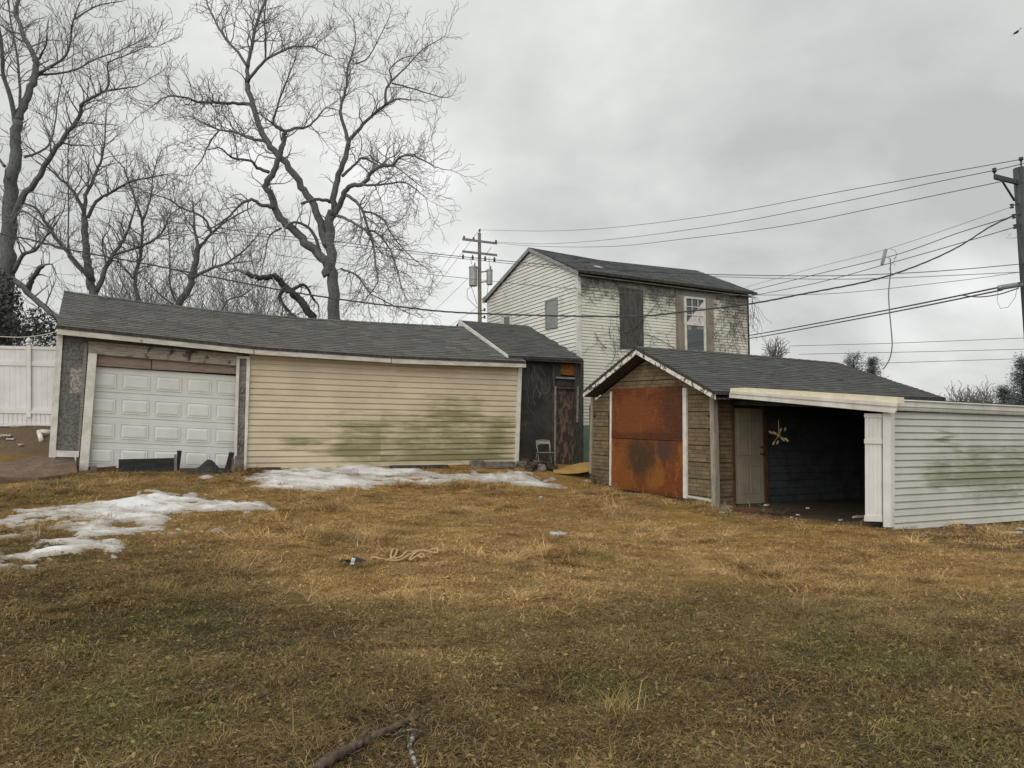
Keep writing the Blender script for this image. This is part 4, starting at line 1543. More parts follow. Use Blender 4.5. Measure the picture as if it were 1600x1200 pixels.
# tan corner post
p0 = SF.uv(1117, 700, 0.06)[0]
m = MB()
zt_ = SF.uv(1117, 606, 0.06)[1]
m.box(SF.pt(-0.02, 0.2, 0.09), N3 * 0.12, -so * 0.12, up * (zt_ - 0.2))
m.build('corner_post', 'tan', shed)
# side wall inside the carport: bricks, then a door, then dark boards
sd0_, sd1_ = SS.uv(1146, 710, 0.0)[0], SS.uv(1190.5, 710, 0.0)[0]
sclip = ccw([(0.02, 0.2), (sd0_ - 0.05, 0.2), (sd0_ - 0.05, ez_r), (0.02, ez_r)])
zpan = [kline(k)(0.0) for k in range(-1, 7)]
for k in range(7):
    brick_panel(SS, sclip, lambda s, k=k: zpan[k + 1] + 0.015, lambda s, k=k: zpan[k], 0.02, sd0_ - 0.05, shed, rnd)
dz0, dz1 = SS.uv(1168, 787, 0.03)[1], SS.uv(1168, 638, 0.03)[1]
sdoor = MB()
sdoor.box(SS.pt(sd0_, dz0, 0.03), U3 * (sd1_ - sd0_), N3 * -0.04, up * (dz1 - dz0))
sdoor = sdoor.build('door', 'beigedoor', shed)
dw = sd1_ - sd0_
for (a, b, z0, z1) in ((0.13, 0.46, 0.86, 0.95), (0.54, 0.87, 0.86, 0.95), (0.13, 0.46, 0.50, 0.81), (0.54, 0.87, 0.50, 0.81), (0.13, 0.46, 0.10, 0.40), (0.54, 0.87, 0.10, 0.40)):
    m = MB()
    H_ = dz1 - dz0
    x0, x1, y0, y1 = sd0_ + a * dw, sd0_ + b * dw, dz0 + z0 * H_, dz0 + z1 * H_
    g = 0.03
    for (i0, h0, i1, h1) in ((0, 0.031, g * 0.5, 0.038), (g * 0.5, 0.038, g, 0.033)):
        A = [(x0 + i0, y0 + i0), (x1 - i0, y0 + i0), (x1 - i0, y1 - i0), (x0 + i0, y1 - i0)]
        B = [(x0 + i1, y0 + i1), (x1 - i1, y0 + i1), (x1 - i1, y1 - i1), (x0 + i1, y1 - i1)]
        for i in range(4):
            j = (i + 1) % 4
            m.poly([SS.pt(*A[i], h0), SS.pt(*A[j], h0), SS.pt(*B[j], h1), SS.pt(*B[i], h1)])
    m.poly([SS.pt(x0 + g, y0 + g, 0.034), SS.pt(x1 - g, y0 + g, 0.034), SS.pt(x1 - g, y1 - g, 0.034), SS.pt(x0 + g, y1 - g, 0.034)])
    m.build('door_panel', 'beigedoor', sdoor)
m = MB()
kp = SS.pt(sd1_ - 0.06, dz0 + 0.52 * (dz1 - dz0), 0.05)
m.tube([kp - N3 * 0.02, kp + N3 * 0.02, kp + N3 * 0.03, kp + N3 * 0.06], [0.02, 0.02, 0.032, 0.02], 8)
m.tube([kp + up * 0.14 - N3 * 0.02, kp + up * 0.14 + N3 * 0.02], [0.025, 0.025], 8)
m.build('door_knob', 'brown', sdoor, True)
m = MB()
m.box(SS.pt(sd1_ + 0.004, dz0 - 0.05, 0.06), U3 * 0.11, N3 * -0.06, up * (dz1 - dz0 + 0.12))
m.box(SS.pt(sd0_ - 0.045, dz0 - 0.05, 0.055), U3 * 0.04, N3 * -0.05, up * (dz1 - dz0 + 0.12))
m.build('door_jamb', 'brown', shed)
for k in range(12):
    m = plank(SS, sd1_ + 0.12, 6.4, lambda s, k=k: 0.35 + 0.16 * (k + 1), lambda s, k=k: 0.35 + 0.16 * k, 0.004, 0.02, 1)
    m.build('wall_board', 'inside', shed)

# ------------------------------------------------------------------ carport
ctop, cbot = CF.uv(1392, 648, 0)[1], CF.uv(1391, 828, 0)[1]
carport = thing('carport', CF.pt(0, cbot, 0), 'open lean-to carport with dark interior and mildewed white siding wall', 'carport')
CL = 6.8
ct, _, _ = front_z(CF, 0.0, [(1392, 643), (1598, 649)])
cb, _, _ = front_z(CF, 0.0, [(1391, 829), (1598, 813)])
st_c = [(CF.uv(1440, 740)[0], CF.uv(1640, 740)[0], 0.85, 1.75, 0.85), (CF.uv(1478, 700)[0], CF.uv(1488, 700)[0], 1.4, 1.95, 0.9),
        (CF.uv(1490, 780)[0], CF.uv(1640, 780)[0], 0.5, 1.1, 0.62)]
MT['sidec'] = siding_mat('white_vinyl_siding', (0.58, 0.57, 0.53), (0.52, 0.51, 0.47), CF, st_c, (0.24, 0.232, 0.150))
NR = 17
s0c = 0.012
for k in range(NR):
    a, b = k / NR, (k + 1) / NR
    plank(CF, s0c, CL, lambda s, a=a: ct(s) + (cb(s) - ct(s)) * a, lambda s, b=b: ct(s) + (cb(s) - ct(s)) * b, 0.0, 0.032, 3).build('siding_plank', 'sidec', carport)
m = MB()
m.prism([CF.pt(0.0, cb(0) - 0.05, -0.005), CF.pt(CL, cb(CL) - 0.05, -0.005), CF.pt(CL, ct(CL), -0.005), CF.pt(0.0, ct(0), -0.005)], N3 * -0.08)
m.build('inner_wall', 'flare_wall', carport)
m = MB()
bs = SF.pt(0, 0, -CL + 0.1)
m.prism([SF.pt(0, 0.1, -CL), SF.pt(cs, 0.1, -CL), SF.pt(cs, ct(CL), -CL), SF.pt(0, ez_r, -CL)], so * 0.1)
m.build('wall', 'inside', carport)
m = MB()
m.prism([CF.pt(0.1, cb(0) - 0.16, 0.0), CF.pt(CL, cb(CL) - 0.1, 0.0), CF.pt(CL, cb(CL) + 0.01, 0.0), CF.pt(0.1, cb(0) + 0.01, 0.0)], N3 * -0.06)
m.build('bottom_board', 'darkwood', carport)
# roof sheet from the shed eave down to the outer wall
zr0 = trz - 0.10
zr1 = ct(0) + 0.16
m = MB()
a0 = SF.pt(0.05, zr0, 0.02)
a1 = SF.pt(cs - 0.1, zr1, 0.02)
b1 = SF.pt(cs - 0.1, ct(CL) + 0.14, -CL - 0.1)
b0 = SF.pt(0.05, zr0 - 0.02, -CL - 0.1)
m.prism([a0, a1, b1, b0], (0, 0, 0.05))
m.build('roof', 'inside', carport)
for k in range(7):
    m = MB()
    f = (k + 0.5) / 7
    A = SF.pt(-0.1, zr0 - 0.03 - 0.01 * f, -CL * f)
    B = SF.pt(cs + 0.1, zr1 - 0.03 + (ct(CL) - 0.02 - zr1) * 0, -CL * f)
    m.prism([A, B, B - up * 0.09, A - up * 0.09], so * -0.04)
    m.build('rafter', 'inside', carport)
# front beam: cream flashing over stepped white fascia
slab(SF, [(1141, 606.5), (1163, 605.5), (1402.5, 620.5), (1403, 630), (1141, 611.5)], 0.16, 0.16, 'flashing_strip', 'creamcap', carport)
slab(SF, [(1140.5, 611), (1402.5, 629.6), (1401, 635.5), (1140, 614.8)], 0.195, 0.03, 'fascia_board', 'gutter', carport)
slab(SF, [(1140, 614.6), (1401, 635.3), (1400, 641.5), (1139.6, 618.6)], 0.172, 0.03, 'fascia_board', 'gutter', carport)
slab(SF, [(1139.6, 618.4), (1400, 641), (1397.5, 645.5), (1139.2, 621.2)], 0.185, 0.03, 'fascia_board', 'gutter', carport)
# gutter along the outer wall
gz, _, _ = front_z(CF, 0.12, [(1404, 624), (1598, 634)])
gz2, _, _ = front_z(CF, 0.12, [(1404, 641), (1598, 648.5)])
sg = CF.uv(1404, 632, 0.12)[0]
m = MB()
prof = [(0.0, 0.0), (0.105, 0.01), (0.135, 0.0), (0.145, 0.10), (0.128, 0.16), (0.112, 0.22), (0.118, 0.62), (0.095, 0.74), (0.10, 0.80), (0.085, 1.0), (0.02, 1.0)]
for k in range(4):
    s0 = sg + (CL + 0.2 - sg) * k / 4
    s1 = sg + (CL + 0.2 - sg) * (k + 1) / 4
    A = [CF.pt(s0, gz(s0) + (gz2(s0) - gz(s0)) * f, d) for d, f in prof]
    B = [CF.pt(s1, gz(s1) + (gz2(s1) - gz(s1)) * f, d) for d, f in prof]
    for i in range(len(prof) - 1):
        m.poly([A[i], B[i], B[i + 1], A[i + 1]])
    if k == 0:
        m.poly(A)
m.build('gutter', 'gutter', carport)
m = MB()
m.box(CF.pt(sg - 0.05, gz2(sg) + 0.0, 0.05), U3 * 0.045, N3 * 0.05, up * (gz(sg) - gz2(sg)))
m.build('gutter_bracket', 'darkwood', carport)
slab(SF, [(1379.3, 645.5), (1391.8, 645.5), (1392, 824), (1380, 823.5)], 0.05, 0.1, 'corner_trim', 'vinyl', carport)
pn = slab(SF, [(1351.3, 646.5), (1377.4, 646.5), (1377.6, 816), (1351.8, 813)], 0.03, 0.03, 'board_panel', 'vinyl', carport)
for k in range(4):
    xa, xb = 1351.6 + 6.45 * k, 1351.6 + 6.45 * (k + 0.9)
    slab(SF, [(xa, 647), (xb, 647), (xb + .2, 814.5), (xa + .2, 813.5)], 0.038, 0.01, 'panel_board', 'vinyl', pn)
for (y0, y1) in ((646, 652), (686, 693), (805, 814.5)):
    slab(SF, [(1350.2, y0), (1377.8, y0 + .4), (1377.8, y1 + .6), (1350.2, y1)], 0.058, 0.022, 'batten', 'vinyl', pn)

# hanging light fixture in the carport
hx = SF.uv(1217, 681, -1.0)
hc = SF.pt(hx[0], hx[1], -1.0)
fx = thing('hanging_fixture', hc + up * 0.5, 'small brass fixture with eight pale slats hanging crosswise in the dark carport', 'light fixture')
m = MB()
m.tube([hc + up * (zr0 - hc.z - 0.45), hc], 0.008, 5)
m.build('hanging_rod', 'brass', fx)
ee = Vector((-SF.e.x, -SF.e.y, 0))


def fp(dx, dy):
    return hc + ee * (dx / 53 / 1.1) + up * (-dy / 75 / 1.1)


m = MB()
m.tube([fp(-1.5, -1.5), fp(1.5, 1.5)], 0.03, 8)
m.build('hub', 'brass', fx)
for a in ((-13, -6), (3, -7), (-6, 8), (12, 7)):
    m = MB()
    m.tube([fp(0, 0), fp(*a)], 0.010, 5)
    m.build('arm', 'brass', fx)
for x, y, dx, dy in ((-12, -6, 4, 2.5), (-6, -5, 4, 2.5), (3, -10, -1.2, 3.5), (10, -11, -1.2, 3.5), (-8, 12, 1.5, -4), (-2, 11, 1.5, -4), (6, 6, 3.5, 3.5), (12, 7, 3.2, 4)):
    m = MB()
    m.tube([fp(x - dx * 0.7, y - dy * 0.7), fp(x + dx * 0.7, y + dy * 0.7)], 0.021, 6)
    m.build('slat', 'pale', fx)

# ------------------------------------------------------------------ things in the gap behind the shed
q = at(915, 690, 24.0)
o = MB()
o.box(Vector((q.x - 0.6, q.y, 0.6)), (1.5, 0.35, 0), (-0.02, 0.08, 0), (0, 0, at(915, 665, 24.0).z - 0.6))
o = o.build('panel', 'green')
recenter(tag(o, 'pale green sheet standing in the gap behind the brown shed', 'panel'))
o = MB()
q = at(915, 640, 24.6)
zz = at(915, 612, 24.6).z
o.box(Vector((q.x - 0.7, q.y, 0.8)), (1.7, 0.4, 0), (-0.02, 0.06, 0), (0, 0, zz - 0.8))
o = o.build('screen', 'maroon')
recenter(tag(o, 'dark maroon screen above the pale green sheet in the gap', 'screen'))

# ------------------------------------------------------------------ white vinyl fence
FY = 18.3
fA, fB = at(-140, 600, FY - 0.3), at(100, 600, FY + 0.15)
fe = Vector((fB.x - fA.x, fB.y - fA.y)).normalized()
FF = Frame((fA.x, fA.y), fe, Vector((fe.y, -fe.x)))
fence = thing('fence', FF.pt(2, G(*FF.pt(2, 0).xy), 0), 'white vinyl privacy fence on the dirt bank left of the garage', 'fence')
fl = lambda x: (x + 140) / 240


def fq(x0, x1, y0, y1, d, th, nm, mat='vinyl', par=None):
    sk = lambda x, y: y + (x - 40) * 0.022
    return slab(FF, [(x0, sk(x0, y0)), (x1, sk(x1, y0)), (x1, sk(x1, y1)), (x0, sk(x0, y1))], d, th, nm, mat, par or fence)


FLEN = FF.uv(100, 600)[0]
for xp in (44.5, -92):
    ps = fq(xp - 3.4, xp + 3.4, 539, 652, 0.06, 0.12, 'fence_post')
    c0 = FF.uv(xp, 539, 0)
    c = FF.pt(c0[0], FF.uv(xp, 539, 0)[1], 0.0)
    m = MB()
    m.tube([c, c + up * 0.02, c + up * 0.025, c + up * 0.06, c + up * 0.07, c + up * 0.1, c + up * 0.14, c + up * 0.19], [0.08, 0.08, 0.05, 0.045, 0.07, 0.075, 0.05, 0.006], 8)
    m.build('post_cap', 'vinyl', ps, True)
for (x0, x1) in ((-88, 40.9), (48.1, 100)):
    fq(x0, x1, 541, 545.6, 0.03, 0.06, 'fence_rail')
    fq(x0, x1, 564.6, 571.6, 0.03, 0.06, 'fence_rail')
    fq(x0, x1, 637, 641.5, 0.03, 0.06, 'fence_rail')
    n = max(3, int((x1 - x0) / 8.2))
    for k in range(n):
        a, b = x0 + (x1 - x0) * k / n, x0 + (x1 - x0) * (k + 0.975) / n
        fq(a, b, 545.4, 564.8, 0.008, 0.02, 'fence_board')
        fq(a, b, 571.4, 637.2, 0.008, 0.02, 'fence_board')
fq(-88, 100, 641.7, 646, 0.05, 0.06, 'fence_rail')
fq(-88, 100, 661.5, 667, 0.05, 0.06, 'fence_rail')
fq(-140, 100, 667, 684, 0.03, 0.05, 'gravel_board', 'darkwood')
n = 26
for k in range(n):
    a, b = -88 + 188 * k / n, -88 + 188 * (k + 0.9) / n
    fq(a, b, 645.8, 661.7, 0.02, 0.02, 'kick_board')

# dirt pad at the garage corner
m = MB()
pts = []
pl = [(-60, 745), (60, 746), (90, 743), (121, 737.5), (117, 716), (70, 713), (0, 711), (-60, 711)]
ys_ = [13.6, 13.75, 14.1, 14.75, 15.5, 16.4, 16.9, 17.1]
P_ = [at(x, y, Y) for (x, y), Y in zip(pl, ys_)]
rndp = random.Random(11)
grid = []
A, B, Cc, Dd = P_[0], P_[3], P_[4], P_[7]
NU, NV_ = 40, 14
lo_edge = lambda u: (P_[0] * (1 - u / 0.5) + P_[1] * (u / 0.5)) if u < 0.5 else ((P_[1] * (1 - (u - .5) / .25) + P_[2] * ((u - .5) / .25)) if u < 0.75 else (P_[2] * (1 - (u - .75) / .25) + P_[3] * ((u - .75) / .25)))
hi_edge = lambda u: P_[7] * (1 - u) + P_[4] * u
idx = {}
for i in range(NU + 1):
    for j in range(NV_ + 1):
        u, v = i / NU, j / NV_
        p = lo_edge(u) * (1 - v) + hi_edge(u) * v
        p = p + up * (mnoise.noise(p * 2.0) * 0.03 + mnoise.noise(p * 7.0) * 0.012)
        idx[i, j] = len(m.v)
        m.v.append(p)
for i in range(NU):
    for j in range(NV_):
        m.f.append([idx[i, j], idx[i + 1, j], idx[i + 1, j + 1], idx[i, j + 1]])
        m.c.append(.5)
for i in range(NU):
    a, b = m.v[idx[i, 0]], m.v[idx[i + 1, 0]]
    m.poly([a - up * 0.4, b - up * 0.4, b, a])
for j in range(NV_):
    a, b = m.v[idx[NU, j]], m.v[idx[NU, j + 1]]
    m.poly([a - up * 0.4, b - up * 0.4, b, a])
tag(m.build('dirt_ramp', 'pad', None, True), None, None, None, 'structure')

# ------------------------------------------------------------------ poles
def tri(px, py, Y):
    return at(px, py, Y)


PY = 50.0
pole = thing('utility_pole', Vector((at(750, 500, PY).x, PY, 0.6)), 'distant grey utility pole with two crossarms and two transformers beside the white house', 'utility pole')
m = MB()
bx = at(750, 500, PY).x
m.tube([Vector((bx, PY, 0.5)), Vector((bx, PY, 8)), Vector((at(749, 364, PY).x, PY, at(749, 364, PY).z))], [0.16, 0.14, 0.105], 10)
m.build('pole_shaft', 'polewood', pole, True)
for (a, b) in (((722.5, 374.7), (777, 381.3)), ((722.5, 393.7), (777, 399.7))):
    A, B = at(a[0], a[1], PY - 0.7), at(b[0], b[1], PY + 0.3)
    m = MB()
    d_ = Vector((0, 0.12, 0))
    m.box(A + Vector((0, -0.2, -0.06)), B - A, d_, (0, 0, 0.13))
    m.build('crossarm', 'polegrey', pole)


def insul(px, py, Y, r=0.045, par=None, h=0.2, name='insulator', upd=1):
    c = at(px, py, Y)
    m = MB()
    k = h * upd
    m.tube([c, c + up * k * .25, c + up * k * .3, c + up * k * .55, c + up * k * .6, c + up * k * .9, c + up * k], [r * .5, r * .5, r, r, r * .7, r * 1.05, r * .3], 7)
    return m.build(name, 'insul', par, True)


for x, y in ((725, 373.5), (740, 375.5), (775, 380), (749.5, 363)):
    insul(x, y, PY - 0.4, 0.07, pole, 0.22)
for x, y in ((723.5, 397), (738.5, 398.5), (758, 400), (772.5, 401.5)):
    insul(x, y, PY - 0.3, 0.08, pole, 0.34, 'cutout', -1)
for (x0, x1, y0, y1, dy) in ((732.8, 746, 415, 447, -0.25), (760, 769.7, 420, 445, 0.15)):
    c0, c1 = at((x0 + x1) / 2, y1, PY + dy), at((x0 + x1) / 2, y0, PY + dy)
    r = (x1 - x0) / 2 * PY / F_PX
    h = c1.z - c0.z
    m = MB()
    m.tube([c0, c0 + up * 0.03, c0 + up * h * 0.86, c0 + up * h * 0.87, c0 + up * h * 0.93, c0 + up * h * 0.95, c1], [r * 0.9, r, r, r * 1.1, r * 1.1, r * 0.9, r * 0.35], 14)
    t = m.build('transformer', 'metal', pole, False)
    m = MB()
    m.tube([c1 + up * -0.05 + Vector((r * .4, -.1, 0)), c1 + up * 0.18 + Vector((r * .4, -.1, 0))], [0.05, 0.03], 6)
    m.build('bushing', 'insul', t)
m = MB()
for y in (425, 441):
    m.tube([at(752, y, PY), at(760, y - 1, PY + 0.1)], 0.05, 6)
m.build('bracket', 'metal', pole)['kind'] = 'stuff'
m = MB()
for pts in (((738, 447), (730, 452), (730, 465), (738, 474), (746, 481)), ((736, 447), (740, 458), (745, 475)), ((763, 445), (761, 460), (756, 475)), ((735, 402), (737, 413)), ((764, 402), (765, 419)), ((768, 386), (760, 397))):
    m.tube([at(x, y, PY - 0.25) for x, y in pts], 0.016, 4)
m.build('lead_wire', 'wire', pole)['kind'] = 'stuff'
m = MB()
for y in (466, 484, 495.5):
    c = at(757, y, PY - 0.1)
    m.tube([at(751, y + 1.5, PY), c], 0.03, 5)
    m.tube([c - up * 0.09, c + up * 0.09], [0.07, 0.07], 7)
m.build('spool_rack', 'insul', pole)['kind'] = 'stuff'

QY = 18.0
rp_t, rp_b = at(1593.5, 263, QY), at(1608, 450, QY)
rp_dir = (rp_t - rp_b) / (rp_t.z - rp_b.z)
rp_g = rp_b - rp_dir * (rp_b.z - 0.1)
rpole = thing('utility_pole', rp_g, 'near dark utility pole cut by the right picture edge above the white carport', 'utility pole')
m = MB()
m.tube([rp_g, rp_b, rp_t], [0.21, 0.175, 0.145], 14)
m.build('pole_shaft', 'poledark', rpole, True)
m = MB()
A, B = at(1553.5, 275, QY - 1.0), at(1590, 284, QY - 0.1)
m.box(A - up * 0.05, (B - A) * 1.9, Vector((0.04, 0.09, 0)), up * 0.105)
m.build('crossarm', 'poledark', rpole)
m = MB()
A, B = at(1566, 283, QY - 0.72), at(1585, 313, QY - 0.15)
m.tube([A, B], [0.022, 0.026], 6)
m.build('brace', 'poledark', rpole)
m = MB()
A = at(1596, 285, QY - 0.2)
m.tube([A, at(1595.3, 250, QY - 0.2)], 0.02, 6)
m.build('top_pin', 'poledark', rpole)
insul(1595.5, 252, QY - 0.2, 0.055, rpole, 0.1)
insul(1554, 271, QY - 1.0, 0.05, rpole, 0.13)
for x, y in ((1581, 322), (1584, 338), (1586, 354)):
    c, e_ = at(x, y, QY - 0.25), at(x + 14, y - 5, QY)
    m = MB()
    m.tube([e_, c], 0.014, 5)
    m.tube([c - up * 0.045, c - up * 0.02, c + up * 0.02, c + up * 0.045], [0.05, 0.03, 0.03, 0.05], 8)
    m.build('spool_insulator', 'insul', rpole)
m = MB()
A, B = at(1559, 450, QY - 0.35), at(1597, 444, QY - 0.1)
m.tube([A, A + (B - A) * 0.05, A + (B - A) * 0.95, B], [0.03, 0.062, 0.062, 0.03], 10)
m.build('splice_case', 'metal', rpole)
m = MB()
m.tube([at(x, y, QY - 0.3) for x, y in ((1560, 450), (1558, 470), (1563, 482), (1575, 480), (1586, 465), (1590, 448))], 0.006, 4)
m.tube([at(x, y, QY - 0.3) for x, y in ((1580, 365), (1572, 372), (1585, 372), (1597, 367))], 0.005, 4)
m.build('loose_wire', 'wiregrey', rpole)['kind'] = 'stuff'


def catmull(pts, n):
    o_ = []
    for i in range(len(pts) - 1):
        p0, p1, p2, p3 = pts[max(i - 1, 0)], pts[i], pts[i + 1], pts[min(i + 2, len(pts) - 1)]
        for k in range(n):
            t = k / n
            o_.append(0.5 * ((2 * p1) + (p2 - p0) * t + (2 * p0 - 5 * p1 + 4 * p2 - p3) * t * t + (3 * p1 - p0 - 3 * p2 + p3) * t ** 3))
    o_.append(pts[-1].copy())
    return o_


def wire(pxs, Y0, Y1, r, label, mat='wire', name='overhead_wire', cat='wire', group=None, twist=0, n=8):
    A, B = at(*pxs[0], Y0), at(*pxs[-1], Y1)
    pts = []
    for x, y in pxs:
        d = ray(x, y)
        k = d.x / d.y
        den_ = (B.x - A.x) - k * (B.y - A.y)
        t = (k * A.y - A.x) / den_
        pts.append(at(x, y, A.y + (B.y - A.y) * t))
    c = catmull(pts, n)
    m = MB()
    if twist:
        fine = catmull(c, 6)
        for ph in (0, 2.1, 4.2):
            q, acc = [], 0
            for i, p in enumerate(fine):
                if i:
                    acc += (p - fine[i - 1]).length
                a = acc * 2 * pi / 0.9 + ph
                q.append(p + Vector((0, cos(a), sin(a))) * twist)
            m.tube(q, r, 4)
    else:
        m.tube(c, r, 5)
    o = m.build(name, mat, None, True)
    recenter(tag(o, label, cat, group))
    return o


wire([(-30, 359), (0, 365), (50, 375), (100, 388), (150, 398), (237, 414), (380, 442), (455, 456), (555, 471), (630, 480), (697, 487), (780, 491), (901, 494), (998, 494), (1062, 488), (1170, 475), (1251, 460), (1358, 439), (1428, 417), (1493, 388), (1546, 355), (1581, 338)],
     20.0, 17.8, 0.010, 'thick twisted black cable swooping low in front of the white house from trees to pole', twist=0.012, name='service_cable', cat='cable')
wire([(-30, 284), (0, 290), (75, 306), (200, 335), (307, 352), (400, 364), (530, 378), (605, 388), (722, 401), (850, 413), (960, 421), (1089, 428), (1277, 431), (1406, 427), (1500, 421), (1600, 412)],
     21, 17.9, 0.010, 'long upper telephone wire through the big bare tree and over the house roof')
wire([(380, 367), (530, 383), (605, 392), (722, 404), (850, 417), (960, 425), (1116, 432), (1331, 436), (1595, 425)], 21, 17.9, 0.008, 'thin wire running just beneath the long upper telephone wire', 'wiregrey')
wire([(430, 398), (640, 425), (730, 435), (840, 446.5), (900, 451), (1020, 459), (1175, 461), (1310, 458), (1493, 439), (1595, 425)], 21, 17.9, 0.007, 'thin grey wire crossing the middle of the house gable', 'wiregrey')
gp_ = 'primary lines between the two utility poles'
wire([(749.5, 359), (847, 361), (955, 355.6), (1116, 335.7), (1331, 296), (1595.5, 249)], PY - 0.4, QY - 0.2, 0.010, 'highest line from the distant pole top to the near pole top pin', group=gp_)
wire([(775, 378), (847, 381), (955, 374), (1116, 353), (1278, 323), (1455, 286), (1554, 266), (1612, 252)], PY - 0.4, QY - 1.0, 0.010, 'second line from the distant crossarm end to the near crossarm insulator', group=gp_)
wire([(725, 371.5), (777, 379.5), (847, 385), (955, 385), (1063, 374), (1224, 353), (1385, 321), (1568, 283)], PY - 0.4, QY - 0.6, 0.010, 'third and lowest of the lines between the two poles', group=gp_)
gs_ = 'service wires from near pole to house corner'
wire([(1581, 323), (1390, 388), (1278, 417), (1165, 449)], 17.8, 27.5, 0.006, 'thinnest upper service wire sloping from near pole to the house roof corner', 'wiregrey', group=gs_)
wire([(1583, 338), (1500, 363), (1398, 398.6), (1278, 428), (1170, 455)], 17.8, 27.6, 0.011, 'middle service wire sloping from near pole to the house roof corner', group=gs_)
wire([(1585, 355), (1500, 380), (1398, 409), (1278, 441.6), (1170, 463)], 17.8, 27.6, 0.011, 'lowest service wire sloping from near pole to the house eave', group=gs_)
wire([(1597, 441), (1546, 452), (1385, 484.6), (1197, 519.6), (1130, 530)], 17.7, 38, 0.022, 'upper of two thick telecom cables running behind the white house', name='telecom_cable', cat='cable')
wire([(1562, 453), (1546, 457), (1385, 489.5), (1197, 524.6), (1130, 535)], 17.7, 38, 0.020, 'lower of two thick telecom cables running behind the white house', name='telecom_cable', cat='cable')
wire([(1500, 461), (1530, 464), (1560, 460), (1580, 454), (1592, 450)], 18.8, 17.7, 0.014, 'short sagging cable loop beneath the grey splice case on the near pole', name='cable_loop', cat='cable')
gf_ = 'far thin lines above the shed roof'
wire([(1236, 540.5), (1400, 536), (1640, 526.5)], 85, 80, 0.03, 'uppermost of the three far thin lines above the shed roof', 'wiregrey', group=gf_)
wire([(1248, 553.5), (1420, 550), (1640, 544.5)], 85, 80, 0.03, 'middle of the three far thin lines above the shed roof', 'wiregrey', group=gf_)
wire([(1340, 568), (1420, 566), (1640, 559)], 85, 80, 0.03, 'lowest of the three far thin lines above the shed roof', 'wiregrey', group=gf_)
ga_ = 'guy and alley lines left of the distant pole'
wire([(718, 381), (650, 478), (628, 510)], 50, 62, 0.013, 'steep guy line nearest the big bare tree beside the distant pole', 'wiregrey', group=ga_)
wire([(749, 359), (740, 371), (655, 482), (632, 512)], 49.8, 62, 0.013, 'steep guy line rising to the top of the distant pole', 'wiregrey', group=ga_)
wire([(730, 436), (695, 470), (655, 508)], 49.8, 62, 0.013, 'lower slanting line reaching the large transformer', 'wiregrey', group=ga_)
wire([(745, 481), (722, 497), (700, 512)], 49.8, 58, 0.012, 'short faint line leaving the distant pole low over the dark roof', 'wiregrey', group=ga_)
wire([(-40, 525), (0, 526), (30, 527), (60, 524.5), (90, 518)], 17.5, 15.0, 0.011, 'pale cable slung from the garage eave corner past the ivy', 'cablewhite', 'eave_cable', 'cable')

# box and loose drop hanging from the service wires
o = MB()
q = [at(1383, 388.6, 20.2), at(1387.2, 389.4, 20.2), at(1381.2, 413.7, 20.2), at(1377.2, 412.5, 20.2)]
o.prism(q, Vector((0, 0.07, 0)))
o = o.build('junction_box', 'metal')
recenter(tag(o, 'small grey tilted box hanging on the service wires above the shed', 'junction box'))
m = MB()
m.tube(catmull([at(x, y, 20.2 - (y - 400) * 0.004) for x, y in ((1391, 404), (1391.5, 425), (1390, 440), (1388.5, 460), (1390, 487), (1393, 520), (1394, 540), (1391, 558), (1385, 570), (1379.5, 577))], 6), 0.015, 5)
rn = random.Random(3)
for (a, b) in (((1391, 389), (1399, 391)), ((1399, 391), (1401, 398)), ((1401, 398), (1397, 408)), ((1397, 408), (1392, 414)), ((1388, 402), (1392, 408)), ((1392, 414), (1389, 422)), ((1394, 410), (1399, 415)), ((1396, 404), (1401, 402))):
    m.tube([at(*a, 20.2), at(*b, 20.2)], 0.006, 4)
o = m.build('drop_wire', 'wiregrey', None, True)
recenter(tag(o, 'loose drop wire dangling from the service wires to the shed roof edge', 'wire'))

# bird
bc = at(1589, 50, 30)
bird = MB()
ux = (at(1600, 42, 30) - at(1578, 57, 30)).normalized()
vx = Vector((0, 1, 0))
bird.tube([bc - vx * 0.12 + up * .01, bc - vx * 0.08, bc, bc + vx * 0.10, bc + vx * 0.2], [0.008, 0.035, 0.05, 0.03, 0.012], 7)
for s in (-1, 1):
    tipz = up * 0.05
    a, b, c_, d_ = bc - vx * 0.04, bc + vx * 0.07, bc + ux * 0.18 * s + vx * 0.05 + tipz, bc + ux * 0.18 * s - vx * 0.05 + tipz
    e_ = bc + ux * 0.33 * s + vx * 0.09 + tipz * .2
    bird.prism([a, b, c_, d_], up * 0.008)
    bird.prism([d_, c_, e_], up * 0.006)
bird.prism([bc + vx * 0.17 - ux * 0.01, bc + vx * 0.17 + ux * 0.01, bc + vx * 0.27 + ux * 0.035, bc + vx * 0.27 - ux * 0.035], up * 0.006)
o = bird.build('bird', 'black')
recenter(tag(o, 'dark bird gliding high in the sky at the upper right', 'bird'))

# ------------------------------------------------------------------ bare trees
def rvec(r):
    return Vector((r.gauss(0, 1), r.gauss(0, 1), r.gauss(0, 1)))


